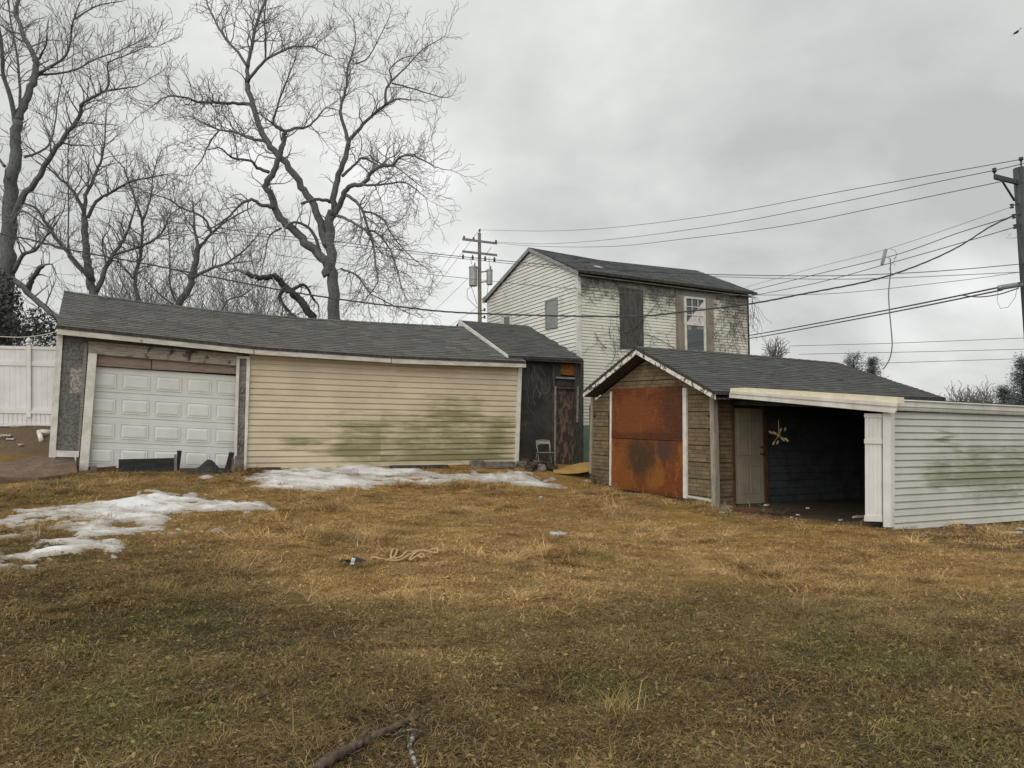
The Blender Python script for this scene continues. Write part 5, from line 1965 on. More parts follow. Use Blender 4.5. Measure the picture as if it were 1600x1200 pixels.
class Tree:
    def __init__(self, seed, rmin=0.007, step=0.16, wob=0.32, lift=0.05, limit=60000):
        self.r = random.Random(seed)
        self.tr, self.cr = MB(), MB()
        self.rmin, self.step, self.wob, self.lift = rmin, step, wob, lift
        self.n = 0
        self.limit = limit

    def tw(self, p, d, L, rad, lev, droop):
        r = self.r
        n = max(2, int(L / self.step))
        pts, rr = [p], [rad]
        d = d.normalized()
        kids = []
        for k in range(n):
            d = (d + rvec(r) * self.wob * 0.55 + Vector((0, 0, self.lift - droop * (0.25 if k < n * 0.6 else -0.1)))).normalized()
            p = p + d * (L / n)
            pts.append(p)
            rr.append(max(self.rmin, rad * (1 - 0.75 * (k + 1) / n)))
            if lev > 0:
                kids.append((p.copy(), d.copy(), rr[-1], k / n))
        self.n += n
        self.cr.tube(pts, rr, 3 if rad < 0.03 else 4, 0.5, False)
        if lev > 0 and self.n < self.limit:
            for (q, dd, ra, f) in kids:
                if f < 0.12 or r.random() > 0.88:
                    continue
                x = rvec(r)
                x = (x - dd * x.dot(dd)).normalized()
                nd = (dd * r.uniform(0.5, 1.0) + x * r.uniform(0.5, 1.0) + Vector((0, 0, 0.25 - droop * 0.7)))
                self.tw(q, nd, L * r.uniform(0.30, 0.58) * (1.15 - 0.5 * f), max(self.rmin, ra * 0.6), lev - 1, droop)

    def limb(self, pxs, r0, r1, Y0, Y1, dens=1.0, L=1.6, lev=2, start=0.25, droop=0.0, tip=True):
        """a limb followed through its picture points, receding from depth Y0 to Y1"""
        n = len(pxs)
        pts = []
        for i, (x, y) in enumerate(pxs):
            Y = Y0 + (Y1 - Y0) * i / (n - 1)
            pts.append(at(x, y, Y))
        c = catmull(pts, 4)
        k0, k1 = r0 * 0.88 * Y0 / F_PX, r1 * 0.8 * Y1 / F_PX
        rr = [k0 + (k1 - k0) * (i / (len(c) - 1)) ** 0.8 for i in range(len(c))]
        c = [p + rvec(self.r) * rr[i] * (0.22 if 0 < i < len(c) - 1 else 0) for i, p in enumerate(c)]
        self.tr.tube(c, rr, 10 if k0 > 0.12 else 7)
        acc, nxt = 0, 0
        tot = sum((c[i + 1] - c[i]).length for i in range(len(c) - 1))
        gap = 0.175 / max(dens, 0.01)
        for i in range(len(c) - 1):
            seg = (c[i + 1] - c[i])
            acc += seg.length
            f = acc / tot
            if f < start:
                nxt = acc
                continue
            while nxt < acc:
                nxt += gap * self.r.uniform(0.6, 1.4)
                d = seg.normalized()
                x = rvec(self.r)
                x = (x - d * x.dot(d)).normalized()
                nd = d * self.r.uniform(0.2, 0.9) + x + Vector((0, 0, 0.3 - droop))
                self.tw(c[i + 1].copy(), nd, L * self.r.uniform(0.5, 1.15) * (1.1 - 0.35 * f), min(rr[i] * 0.5, 0.03), lev, droop)
        if tip:
            d = (c[-1] - c[-3]).normalized()
            self.tw(c[-1].copy(), d, L * 1.0, rr[-1], lev, droop)

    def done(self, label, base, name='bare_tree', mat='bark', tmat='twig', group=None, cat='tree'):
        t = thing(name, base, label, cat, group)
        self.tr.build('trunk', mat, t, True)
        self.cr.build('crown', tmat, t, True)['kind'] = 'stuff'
        return t


# the big tree behind the garage
T = Tree(1, 0.0062, 0.15, 0.42, 0.04)
Yb = 27.0
T.limb([(521, 720), (521, 600), (521, 500), (520, 450), (517, 405), (515, 360), (519, 330)], 13, 9, Yb, Yb, dens=0.6, L=0.8, lev=1, start=0.7, tip=False)
T.limb([(512, 430), (509, 409), (484, 384), (459, 359), (440, 340), (424, 306), (415, 293), (424, 274), (437, 246), (443, 219), (445, 205)], 9.5, 4.2, Yb, Yb - 1, 0.5, 1.1, 2, 0.35, 0, False)
T.limb([(513, 385), (502, 359), (490, 321), (471, 290), (452, 262), (434, 241), (415, 216), (402, 188), (393, 156), (386, 131)], 7.5, 5.2, Yb, Yb + 0.5, 0.5, 1.2, 2, 0.45, 0, False)
T.limb([(386, 131), (387, 103), (393, 75), (402, 34), (413, 6), (420, -25)], 4.2, 2, Yb + 0.5, Yb + 1, 1.2, 1.6)
T.limb([(388, 127), (393, 119), (415, 94), (440, 80), (459, 73), (487, 73), (499, 81), (518, 88)], 3.4, 1, Yb + 0.5, Yb - 1.5, 1.2, 1.5)
T.limb([(387, 103), (371, 81), (349, 56), (334, 28), (324, 6), (322, -20)], 3, 1.2, Yb + 0.5, Yb + 2, 1.1, 1.5)
T.limb([(392, 163), (365, 161), (334, 161), (309, 159), (293, 153), (271, 150), (256, 153), (240, 164)], 3.4, 1, Yb + 0.5, Yb - 2, 1.5, 1.7)
T.limb([(416, 222), (390, 216), (365, 206), (343, 203), (321, 194), (302, 183)], 3.2, 1, Yb + 0.3, Yb + 2.5, 1.5, 1.6)
T.limb([(420, 269), (402, 262), (393, 252), (365, 247), (356, 241), (343, 231), (324, 234)], 3.4, 1, Yb - 0.6, Yb - 2, 1.1, 1.3)
T.limb([(343, 203), (340, 206), (327, 225), (315, 250), (302, 266)], 2, 0.8, Yb + 1.6, Yb + 2, 1.4, 1.4, 2, 0.1, 0.2)
T.limb([(415, 94), (415, 62), (413, 31), (417, -5)], 2, 0.9, Yb, Yb - 1, 1.2, 1.3)
T.limb([(445, 205), (428, 194), (431, 175), (440, 147), (452, 116), (462, 91)], 3, 0.9, Yb - 1, Yb - 2, 1.5, 1.4)
T.limb([(445, 205), (465, 200), (481, 198), (496, 184), (509, 169), (527, 172)], 3, 0.9, Yb - 1, Yb - 0.5, 1.3, 1.4)
T.limb([(428, 194), (415, 185), (405, 178)], 2, 0.8, Yb - 1, Yb - 2, 1.4, 1.2)
T.limb([(519, 335), (520, 330), (524, 290), (537, 256), (545, 222)], 7.5, 4.6, Yb, Yb - 0.4, 0.4, 1.2, 2, 0.4, 0, False)
T.limb([(545, 222), (534, 187), (532, 169), (540, 141), (543, 109), (549, 87), (556, 62), (552, 31)], 3.8, 0.8, Yb - 0.4, Yb + 0.5, 1.5, 1.5)
T.limb([(545, 220), (562, 200), (584, 178), (602, 164), (621, 155), (643, 156)], 3.8, 1.2, Yb - 0.4, Yb - 1, 1.2, 1.3)
T.limb([(602, 164), (602, 141), (612, 125), (609, 109), (624, 94), (643, 87)], 2.4, 0.8, Yb - 0.8, Yb - 1.2, 1.5, 1.4)
T.limb([(612, 126), (634, 106), (659, 78), (690, 60)], 1.8, 0.7, Yb - 0.8, Yb - 0.4, 1.4, 1.3)
T.limb([(612, 130), (650, 140), (690, 152), (705, 150)], 1.5, 0.7, Yb - 0.8, Yb + 0.4, 1.2, 1.0)
T.limb([(556, 100), (575, 90), (592, 60), (608, 28)], 1.6, 0.7, Yb, Yb + 1, 1.4, 1.2)
T.limb([(515, 345), (531, 321), (537, 302), (549, 290), (568, 287), (581, 268), (596, 260), (612, 259), (624, 246), (643, 243), (665, 252), (680, 262)], 6, 1, Yb, Yb - 2.5, 1.3, 1.6, 2, 0.45)
T.limb([(566, 288), (585, 289), (606, 287), (631, 285), (646, 293), (665, 309)], 2.6, 0.8, Yb - 1, Yb - 2.2, 1.6, 1.5, 2, 0.15, 0.35)
T.limb([(541, 305), (562, 321), (571, 343), (577, 365), (584, 387), (587, 415), (590, 440), (571, 468)], 3.2, 0.9, Yb - 0.6, Yb - 2.5, 1.6, 1.4, 2, 0.15, 0.45)
T.limb([(527, 337), (543, 343), (565, 356), (590, 365), (609, 390), (618, 415), (628, 450)], 3, 0.9, Yb - 0.2, Yb - 3, 1.7, 1.5, 2, 0.2, 0.4)
T.limb([(566, 330), (584, 334), (599, 343), (615, 371), (643, 402), (668, 420)], 2.2, 0.8, Yb - 1.4, Yb - 2.2, 1.5, 1.2, 2, 0.1, 0.35)
T.limb([(535, 275), (552, 259), (568, 247), (593, 259), (615, 259), (650, 285)], 3, 0.9, Yb - 0.3, Yb + 1.5, 1.3, 1.5, 2, 0.2, 0.2)
T.limb([(520, 315), (508, 313), (490, 312), (471, 318)], 3.6, 2.6, Yb, Yb - 1, 0.2, 0.4, 1, 0.8, 0, False)
T.limb([(427, 324), (409, 320), (393, 312), (374, 321), (359, 337), (343, 349), (321, 362)], 4, 1.2, Yb - 0.6, Yb - 2, 1.2, 1.4, 2, 0.3)
T.limb([(440, 356), (424, 365), (418, 377), (415, 396), (409, 421)], 2, 0.8, Yb - 0.3, Yb - 1, 1.4, 1.2, 2, 0.1, 0.2)
T.limb([(500, 392), (490, 365), (471, 349), (456, 348), (448, 352)], 3.4, 2, Yb, Yb - 0.8, 0.8, 0.9, 2, 0.4)
T.limb([(533, 420), (560, 432), (575, 455), (600, 470), (640, 490)], 2, 0.8, Yb, Yb - 1.2, 1.5, 1.2, 2, 0.1, 0.35)
T.done('tallest bare tree with a forked dark trunk rising behind the garage roof', Vector((at(521, 600, Yb).x, Yb, 1.0)))

# the far-left tree, ivy round its foot
T = Tree(2, 0.0062, 0.15, 0.30, 0.06)
Yb = 24.0
T.limb([(4, 640), (5, 520), (8, 460), (12, 400), (17, 330), (21, 270), (26, 225), (28, 188)], 19, 9, Yb, Yb, 0.5, 0.9, 1, 0.5, 0, False)
T.limb([(28, 188), (38, 160), (52, 130), (57, 105), (55, 92), (43, 68), (30, 38), (24, 15), (34, -10)], 7.5, 3, Yb, Yb + 1, 0.9, 1.5, 2, 0.3)
T.limb([(25, 195), (15, 150), (5, 110), (2, 60), (-8, 10)], 5, 2.4, Yb, Yb - 1, 0.9, 1.5)
T.limb([(30, 185), (31, 140), (27, 90), (18, 40), (12, -10)], 3, 1.4, Yb, Yb + 1.5, 1.1, 1.4)
T.limb([(57, 120), (72, 108), (95, 95), (108, 75), (112, 45), (116, 28), (124, 5)], 3.2, 1, Yb + .6, Yb, 1.3, 1.4)
T.limb([(116, 30), (135, 18), (155, 8), (190, 2)], 1.8, .8, Yb, Yb, 1.5, 1.2)
T.limb([(60, 116), (90, 115), (120, 108), (150, 92), (190, 78), (225, 60)], 2.4, .8, Yb + .6, Yb + 2, 1.7, 1.4)
T.limb([(14, 350), (37, 307), (57, 282), (75, 250), (100, 215), (122, 185), (127, 165), (145, 152), (165, 142), (185, 139), (215, 135)], 6.5, 1.2, Yb, Yb - 2, 1.3, 1.5, 2, 0.35)
T.limb([(165, 142), (170, 125), (168, 102), (175, 95), (200, 85), (232, 72)], 2.4, .8, Yb - 1.6, Yb - 2, 1.8, 1.3)
T.limb([(38, 245), (55, 240), (75, 228), (85, 200), (90, 160), (98, 120)], 2.6, .9, Yb, Yb + 1, 1.2, 1.3)
T.limb([(57, 100), (64, 85), (72, 70), (74, 55)], 2.2, 1.0, Yb + .7, Yb, .5, .6, 1)
T.limb([(18, 340), (36, 330), (60, 345), (90, 372), (105, 395)], 2.5, .9, Yb, Yb - 1.4, 1.3, 1.3)
T.limb([(21, 425), (36, 399), (55, 390), (71, 371), (90, 345)], 4.5, 1.4, Yb, Yb - 1, 1.0, 1.3)
T.limb([(40, 458), (48, 440), (55, 428), (66, 416)], 5.5, 4.6, Yb - .4, Yb - 1, .3, .5, 1, .6, 0, False)
T.limb([(66, 416), (74, 413), (82, 415), (88, 430)], 2.2, .9, Yb - 1, Yb - 1.4, 1.5, .9, 2, .1, .4)
T.limb([(15, 430), (35, 449), (69, 480), (88, 496), (100, 512)], 5.5, 5, Yb, Yb - 2.5, .3, .9, 2, .4, 0, False)
T.limb([(8, 260), (0, 250), (-20, 225)], 3, 1.5, Yb, Yb, .6, 1, 2)
T.done('massive leaning bare tree with an ivy wrapped foot above the white fence', Vector((at(4, 640, Yb).x, Yb, 1.6)))

T = Tree(3, 0.0062, 0.15, 0.36, 0.05)
Yb = 28.0
T.limb([(150, 640), (148, 500), (146, 455), (140, 430), (137, 400), (134, 370), (131, 340)], 9, 6, Yb, Yb, .6, .8, 1, .7, 0, False)
T.limb([(131, 340), (126, 318), (112, 296), (95, 280), (78, 264), (66, 258)], 4, 1.2, Yb, Yb - 1, 1.3, 1.4)
T.limb([(131, 342), (135, 305), (150, 270), (158, 250), (163, 225), (165, 190)], 4.2, 1.2, Yb, Yb + 1, 1.4, 1.5)
T.limb([(137, 340), (150, 315), (175, 300), (200, 285), (230, 278), (262, 272)], 3.6, 1, Yb, Yb - 1, 1.5, 1.4)
T.limb([(146, 440), (138, 430), (118, 410), (103, 390), (85, 370), (70, 345), (55, 325), (38, 318)], 6, 1.6, Yb, Yb - 2, 1.2, 1.4, 2, .35)
T.limb([(150, 455), (165, 420), (175, 400), (190, 380), (200, 360), (205, 345), (212, 320)], 5, 1.2, Yb, Yb + .6, 1.2, 1.3, 2, .3)
T.limb([(178, 398), (205, 390), (225, 383), (250, 370), (272, 364)], 2.6, .9, Yb + .2, Yb - .6, 1.4, 1.2)
T.limb([(168, 415), (162, 395), (160, 375), (170, 360)], 2, .9, Yb, Yb, 1.3, 1)
T.limb([(106, 390), (107, 330), (106, 260), (108, 200)], 1.6, 1, Yb - 1.4, Yb - 1, 1.6, 1.0)
T.done('many branched bare tree just right of the leaning tree, low fork over garage ridge', Vector((at(150, 600, Yb).x, Yb, 1.2)))

T = Tree(4, 0.0062, 0.15, 0.40, 0.04)
Yb = 29.0
T.limb([(222, 640), (220, 500), (217, 467), (211, 440), (219, 400), (222, 370), (222, 345), (214, 318), (205, 295), (195, 268)], 4.6, 1.6, Yb, Yb, 1.2, 1.3, 2, .5)
T.limb([(221, 385), (245, 372), (258, 355), (265, 338), (285, 322)], 2.4, .8, Yb, Yb - 1, 1.5, 1.2)
T.limb([(212, 440), (200, 425), (185, 410), (170, 405)], 2, .8, Yb, Yb - .8, 1.4, 1.1)
T.limb([(222, 350), (235, 310), (240, 270), (250, 240)], 2, .8, Yb, Yb + 1, 1.6, 1.3)
T.done('slender crooked bare tree between two thicker trunks behind the garage', Vector((at(222, 600, Yb).x, Yb, 1.2)))

T = Tree(5, 0.0062, 0.14, 0.48, 0.02)
Yb = 28.0
T.limb([(270, 640), (276, 500), (281, 474), (298, 440), (305, 410), (310, 385)], 8, 5, Yb, Yb, .7, 1, 2, .6, 0, False)
T.limb([(310, 387), (304, 360), (303, 340), (300, 310)], 3.4, 1, Yb, Yb + .6, 1.4, 1.3)
T.limb([(311, 388), (330, 365), (355, 345), (385, 328)], 3.4, 1.2, Yb, Yb - .5, 1.5, 1.3)
T.limb([(300, 434), (330, 420), (355, 410), (380, 392), (405, 365)], 3.4, 1, Yb, Yb - 1, 1.5, 1.3)
T.limb([(278, 478), (265, 445), (266, 420), (265, 385), (262, 350)], 2.2, .9, Yb, Yb - .6, 1.4, 1.2)
T.limb([(275, 480), (250, 460), (225, 435)], 2, .8, Yb, Yb - .6, 1.4, 1.1)
T.limb([(330, 365), (318, 340), (285, 325), (260, 310), (225, 300)], 2.6, .9, Yb - .2, Yb - 1, 1.4, 1.3)
T.limb([(340, 500), (355, 470), (378, 462), (395, 450)], 2.4, 1, Yb - 1, Yb - 1.5, 1.5, 1.3)
T.done('tangled bare tree with a slanting trunk in the middle behind the garage', Vector((at(270, 600, Yb).x, Yb, 1.2)))

# broken, blackened tree beside the big one
T = Tree(6, 0.0062, 0.14, 0.45, 0.0)
Yb = 25.5
T.limb([(505, 560), (497, 515), (487, 495), (465, 465), (447, 450), (435, 437), (425, 432), (407, 434), (385, 427)], 9, 4.5, Yb, Yb - 1, .7, .8, 2, .25, .2)
T.limb([(447, 450), (437, 465), (452, 487), (467, 497)], 4, 2.4, Yb - .4, Yb - .8, .8, .7, 2, .2, .3)
T.limb([(455, 455), (470, 445), (480, 450), (492, 470)], 3.4, 2.2, Yb - .4, Yb + .3, 1, .7, 2, .2, .2)
T.limb([(500, 510), (480, 505), (462, 505), (455, 495)], 3, 1.4, Yb, Yb - 1, .8, .7, 2, .2, .3)
T.done('blackened broken tree arching low beside the tallest trunk over the garage ridge', Vector((at(505, 560, Yb).x, Yb, 1.2)), mat='darkbark', name='broken_tree')

# thicket of thin whips behind the garage: many fine upright stems
for i, (sd, xs_, Yt, lab) in enumerate(((31, (300, 430), 31, 'dense thicket of fine upright whips behind the slanting trunk'), (32, (185, 300), 33, 'thin grey thicket filling the gap behind the crooked tree'),
                                         (33, (400, 500), 29, 'low brush of thin stems left of the tallest trunk'), (34, (20, 140), 31, 'thin brush behind the leaning ivy foot tree'))):
    T = Tree(sd, 0.0065, 0.2, 0.26, 0.07)
    for k in range(16 if i < 2 else 11):
        x = T.r.uniform(*xs_)
        Yk = Yt + T.r.uniform(-1.5, 1.5)
        b = at(x, 520, Yk)
        b.z = 1.2
        T.tw(b, Vector((T.r.uniform(-.4, .4), T.r.uniform(-.2, .2), 1)), T.r.uniform(4.0, 8.5) if i < 2 else T.r.uniform(2.5, 5.5), 0.026, 2, 0.0)
    t = thing('thicket', Vector((at(sum(xs_) / 2, 500, Yt).x, Yt, 1.2)), lab, 'brush')
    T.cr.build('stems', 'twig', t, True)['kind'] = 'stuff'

# ivy round the foot of the leaning tree and along the fence
def leaf_cloud(cen, rad, n, size, seed, mat, m=None):
    r = random.Random(seed)
    m = m or MB()
    for _ in range(n):
        while True:
            v = Vector((r.uniform(-1, 1), r.uniform(-1, 1), r.uniform(-1, 1)))
            if 0.25 < v.length < 1 and mnoise.noise(Vector((cen.x + v.x * rad[0], cen.y + v.y * rad[1], cen.z + v.z * rad[2])) * 2.2) > -0.18:
                break
        p = cen + Vector((v.x * rad[0], v.y * rad[1], v.z * rad[2]))
        a, b = rvec(r).normalized(), rvec(r).normalized()
        b = (b - a * b.dot(a)).normalized()
        s = size * r.uniform(.6, 1.4)
        m.poly([p - a * s, p + b * s * .6, p + a * s, p - b * s * .6], r.random())
    return m


iv = thing('ivy', Vector((at(25, 600, 22).x, 22, 1.8)), 'dark evergreen ivy clump round the leaning tree foot above the fence', 'ivy')
m = leaf_cloud(at(0, 480, 22.6), (0.55, 0.6, 1.2), 1700, 0.055, 1, 'ivy')
leaf_cloud(at(8, 520, 22), (0.7, 0.6, 0.8), 1200, 0.055, 2, 'ivy', m)
leaf_cloud(at(48, 512, 21.6), (0.62, 0.5, 0.62), 520, 0.05, 3, 'ivy', m)
leaf_cloud(at(75, 520, 21.4), (0.45, 0.4, 0.5), 260, 0.05, 4, 'ivy', m)
leaf_cloud(at(-40, 510, 22), (0.9, 0.6, 1.3), 1800, 0.06, 5, 'ivy', m)
m.build('leaves', 'ivy', iv)['kind'] = 'stuff'
TT = Tree(9, 0.007, .15, .4, 0)
for k in range(26):
    b = at(TT.r.uniform(10, 85), TT.r.uniform(490, 550), 21.5)
    TT.tw(b, Vector((TT.r.uniform(-1, 1), 0, TT.r.uniform(-.3, 1))), 1.0, .014, 1, 0)
TT.cr.build('stems', 'darkbark', iv)['kind'] = 'stuff'

# far trees on the right
def far_bare(cx, cyb, cyt, wpx, Y, seed, label, mat, nst=10, rm=0.02, lean=0.5):
    T = Tree(seed, rm, 0.35, 0.35, 0.05)
    base = at(cx, cyb, Y)
    H = (cyb - cyt) * Y / F_PX
    tb = Vector((base.x, Y, 0.5))
    T.tr.tube([tb, Vector((base.x, Y, base.z + H * .1))], [0.22, 0.15], 8)
    for k in range(nst):
        a = T.r.uniform(-1, 1)
        T.tw(Vector((base.x, Y, base.z - H * .25 + T.r.uniform(0, .45) * H)), Vector((a * lean * wpx / 60, T.r.uniform(-.6, .6), 1)), H * T.r.uniform(.45, .85) * (1 - .25 * abs(a)), 0.05, 3 if nst > 30 else 2, 0)
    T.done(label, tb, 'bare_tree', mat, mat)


far_bare(1212, 566, 524, 52, 62, 41, 'rounded bare tree peeping over the shed roof beside the white house', 'fartwig', 60, .018, 1.2)
far_bare(1507, 650, 598, 62, 70, 42, 'reddish bare tree with a round twiggy crown over the carport gutter', 'fartwig', 60, .020, 1.6)
far_bare(1536, 650, 597, 62, 72, 43, 'second reddish bare tree right of the round twiggy one', 'fartwig', 60, .020, 1.6)


def conifer(px, pyt, pyb, wpx, Y, seed, label, cones=1.0, cat='tree'):
    r = random.Random(seed)
    top, bot = at(px, pyt, Y), at(px, pyb, Y)
    t = thing('conifer', Vector((bot.x, Y, 0.5)), label, cat)
    m = MB()
    m.tube([Vector((bot.x, Y, 0.5)), Vector((bot.x, Y, bot.z)), Vector((top.x, Y, top.z - .2))], [.3, .22, .03], 7)
    m.build('trunk', 'darkbark', t, True)
    m = MB()
    H = top.z - 0.8
    W = wpx * Y / F_PX
    for k in range(330):
        f = r.random() ** 0.8 * 0.75
        z = top.z - f * H
        rad = W * (0.22 + f * 0.95) * r.uniform(.55, 1.0) * (1 if r.random() > .25 else 1.2)
        a = r.uniform(0, 2 * pi)
        tip = Vector((top.x + cos(a) * rad, Y + sin(a) * rad, z + 0.12 * rad + r.uniform(-.2, .3)))
        root = Vector((top.x, Y, z - 0.1 * rad))
        for q in range(26):
            u = r.uniform(.25, 1.0)
            p = root.lerp(tip, u) + rvec(r) * 0.14 * (0.4 + u)
            d = ((tip - root).normalized() + rvec(r) * .7 + up * .3).normalized()
            b = d.orthogonal().normalized()
            s = r.uniform(.12, .26)
            m.poly([p - b * .035, p + b * .035, p + d * s], r.random())
    m.build('crown', 'needle', t)['kind'] = 'stuff'


conifer(1600, 556, 660, 44, 52, 51, 'tall blue green conifer cut by the right edge above the carport')
conifer(1570, 608, 660, 34, 56, 52, 'short bushy conifer left of the tall blue green one')
conifer(1334, 556, 610, 46, 64, 53, 'small dark pine top showing above the shed ridge')
conifer(1364, 560, 610, 34, 66, 54, 'second smaller pine top right of the first above the shed ridge')

# vines on the house, hanging twigs at its far eave
def vines(fr, px0, px1, py0, py1, n, seed, name, label, d=0.04, hang=False, parent=None):
    r = random.Random(seed)
    m = MB()
    for _ in range(n):
        s, z = fr.uv(r.uniform(px0, px1), r.uniform(py0, py1), d)
        a = r.uniform(0, 2 * pi) if not hang else -pi / 2 + r.gauss(0, .35)
        L = r.uniform(.3, 1.4)
        k = int(L / .07)
        pts = [fr.pt(s, z, d + r.uniform(0, .03))]
        ang = a
        for _k in range(k):
            ang += r.gauss(0, .35)
            if not hang and r.random() < .15:
                ang = ang * .7 + .3 * r.choice((pi / 2, -pi / 2))
            s += cos(ang) * .07
            z = min(z + sin(ang) * .07, (he(s) - 0.12) if fr is HF else 9)
            pts.append(fr.pt(s, z, d + r.uniform(0, .03)))
        m.tube(pts, [r.uniform(.004, .0085)] * len(pts), 3, .5, False)
    o = m.build(name, 'vine')
    recenter(tag(o, label, 'vine'))


vines(HF, 905, 968, 432, 466, 46, 1, 'vine', 'bare vine matted under the eave left of the boarded window')
vines(HF, 925, 968, 455, 540, 24, 2, 'vine', 'bare vine drooping down white siding left of the boarded window', hang=True)
vines(HF, 1008, 1056, 445, 475, 36, 3, 'vine', 'bare vine matted under the eave between the two upper windows')
vines(HF, 970, 1056, 470, 548, 20, 4, 'vine', 'loose vine stems crossing the boarded window and pale siding')
vines(HF, 1112, 1164, 463, 556, 95, 5, 'vine', 'dense bare vine web on the siding right of the shuttered window')
vines(HF, 1168, 1180, 460, 492, 26, 6, 'vine', 'thin twigs dangling from the far right eave corner', d=0.15, hang=True)
m = MB()
for pts in (((1000, 540), (990, 515), (978, 490), (975, 470)), ((980, 545), (985, 520), (1004, 500), (1030, 470)), ((1004, 520), (1030, 530), (1055, 545)), ((975, 520), (990, 512), (1003, 497))):
    m.tube(catmull([HF.pt(*HF.uv(x, y, .07), .07) for x, y in pts], 5), .011, 4)
recenter(tag(m.build('vine', 'vine', None, True), 'thick dark vine stem crossing the grey boarded window', 'vine'))
vines(GF, 820, 862, 566, 600, 16, 7, 'vine', 'pale dead creeper high on the dark outbuilding wall', d=-0.11, hang=True)

# ------------------------------------------------------------------ snow left over in two patches
def wpoly(pl):
    return [ground_at(x, y) for x, y in pl]


def sdist(poly, x, y):
    """signed distance to a ground outline, positive inside"""
    ins, best = False, 1e9
    n = len(poly)
    for i in range(n):
        a, b = poly[i], poly[(i + 1) % n]
        if (a.y > y) != (b.y > y) and x < (b.x - a.x) * (y - a.y) / (b.y - a.y) + a.x:
            ins = not ins
        dx, dy = b.x - a.x, b.y - a.y
        t = max(0, min(1, ((x - a.x) * dx + (y - a.y) * dy) / max(dx * dx + dy * dy, 1e-9)))
        best = min(best, (a.x + dx * t - x) ** 2 + (a.y + dy * t - y) ** 2)
    return sqrt(best) * (1 if ins else -1)


SNOW = [
    (wpoly([(-60, 800), (0, 803), (60, 796), (120, 782), (190, 775), (250, 770), (330, 773), (400, 783), (436, 796), (380, 802), (330, 810), (310, 822), (300, 850), (262, 852), (240, 838), (190, 846), (215, 858), (140, 872), (60, 882), (-60, 886)]), 0.55, 1, 'broad patch of thin melting snow on the left lawn'),
    (wpoly([(376, 747), (392, 735), (450, 729), (540, 726), (620, 731), (700, 738), (760, 737), (808, 732), (832, 738), (842, 748), (880, 757), (898, 764), (860, 763), (800, 757), (742, 752), (690, 760), (610, 765), (520, 768), (440, 765), (395, 760)]), 0.50, 2, 'long strip of old snow along the foot of the beige siding'),
    (wpoly([(838, 752), (862, 742), (872, 748), (858, 754)]), .3, 3, 'small slanting streak of snow below the folding chair'),
    (wpoly([(906, 750), (920, 747), (930, 755), (918, 756)]), .25, 4, 'little snow heap at the left foot of the brown shed'),
    (wpoly([(308, 747), (322, 743.5), (338, 748), (330, 751), (312, 751)]), .25, 5, 'little snow heap before the white garage door'),
    (wpoly([(455, 784), (498, 780), (504, 784), (470, 788)]), .25, 6, 'short streak of snow on straw right of the broad patch'),
]


def snow_h(k, x, y):
    poly, rr, sd, _ = SNOW[k]
    d = sdist(poly, x, y)
    if d < -0.6:
        return -1
    c_, s_ = 0.80, 0.6
    u, v = x * c_ + y * s_, -x * s_ + y * c_
    nz = mnoise.fractal(Vector((u * 0.8, v * 1.7, sd * 3.3)), 1.0, 2.0, 5) * 0.45 + mnoise.noise(Vector((x * 3.2, y * 3.2, sd))) * 0.16 + mnoise.noise(Vector((x * 9, y * 9, sd))) * 0.06
    if rr > .4:
        nz = mnoise.fractal(Vector((u * 0.9, v * 1.5, sd * 3.3)), 1.0, 2.0, 4) * 0.34 + mnoise.noise(Vector((x * 2.6, y * 3.4, sd))) * 0.22 + mnoise.noise(Vector((x * 7, y * 9, sd))) * 0.15 + mnoise.noise(Vector((x * 17, y * 21, sd))) * 0.11
        return min(d / rr, 1) * 0.36 + nz * (1.15 if k == 0 else 1.0) - (0.19 if k == 0 else 0.15)
    return min(d, rr) * 1.0 + nz * 0.15 - 0.06


for k, (poly, rr, sd, lab) in enumerate(SNOW):
    x0, x1 = min(p.x for p in poly) - .5, max(p.x for p in poly) + .5
    y0, y1 = min(p.y for p in poly) - .5, max(p.y for p in poly) + .5
    st = 0.038 if rr > .4 else 0.035
    nx, ny = int((x1 - x0) / st), int((y1 - y0) / st)
    gx, gy = np.meshgrid(np.linspace(x0, x1, nx + 1), np.linspace(y0, y1, ny + 1), indexing='ij')
    gz_ = np.array([Garr(gx[i], gy[i]) for i in range(nx + 1)])
    H = np.array([[snow_h(k, gx[i, j], gy[i, j]) for j in range(ny + 1)] for i in range(nx + 1)])
    m = MB()
    ids = {}

    def vid(i, j):
        if (i, j) not in ids:
            h = H[i, j]
            th = max(-0.05, min(h, 0.35)) * 0.075 + 0.012 * mnoise.noise(Vector((gx[i, j] * 5, gy[i, j] * 5, 2)))
            ids[i, j] = len(m.v)
            m.v.append(Vector((gx[i, j], gy[i, j], gz_[i, j] + micro(gx[i, j], gy[i, j]) + th + (0.016 if h > 0 else -0.02))))
        return ids[i, j]
    for i in range(nx):
        for j in range(ny):
            q = (H[i, j], H[i + 1, j], H[i + 1, j + 1], H[i, j + 1])
            if max(q) > 0.0:
                m.f.append([vid(i, j), vid(i + 1, j), vid(i + 1, j + 1), vid(i, j + 1)])
                m.c.append(max(0, min(q)))
    if m.f:
        o = m.build('snow_patch', 'snow', None, True, attr=True)
        recenter(tag(o, lab, 'snow', None, 'stuff'))

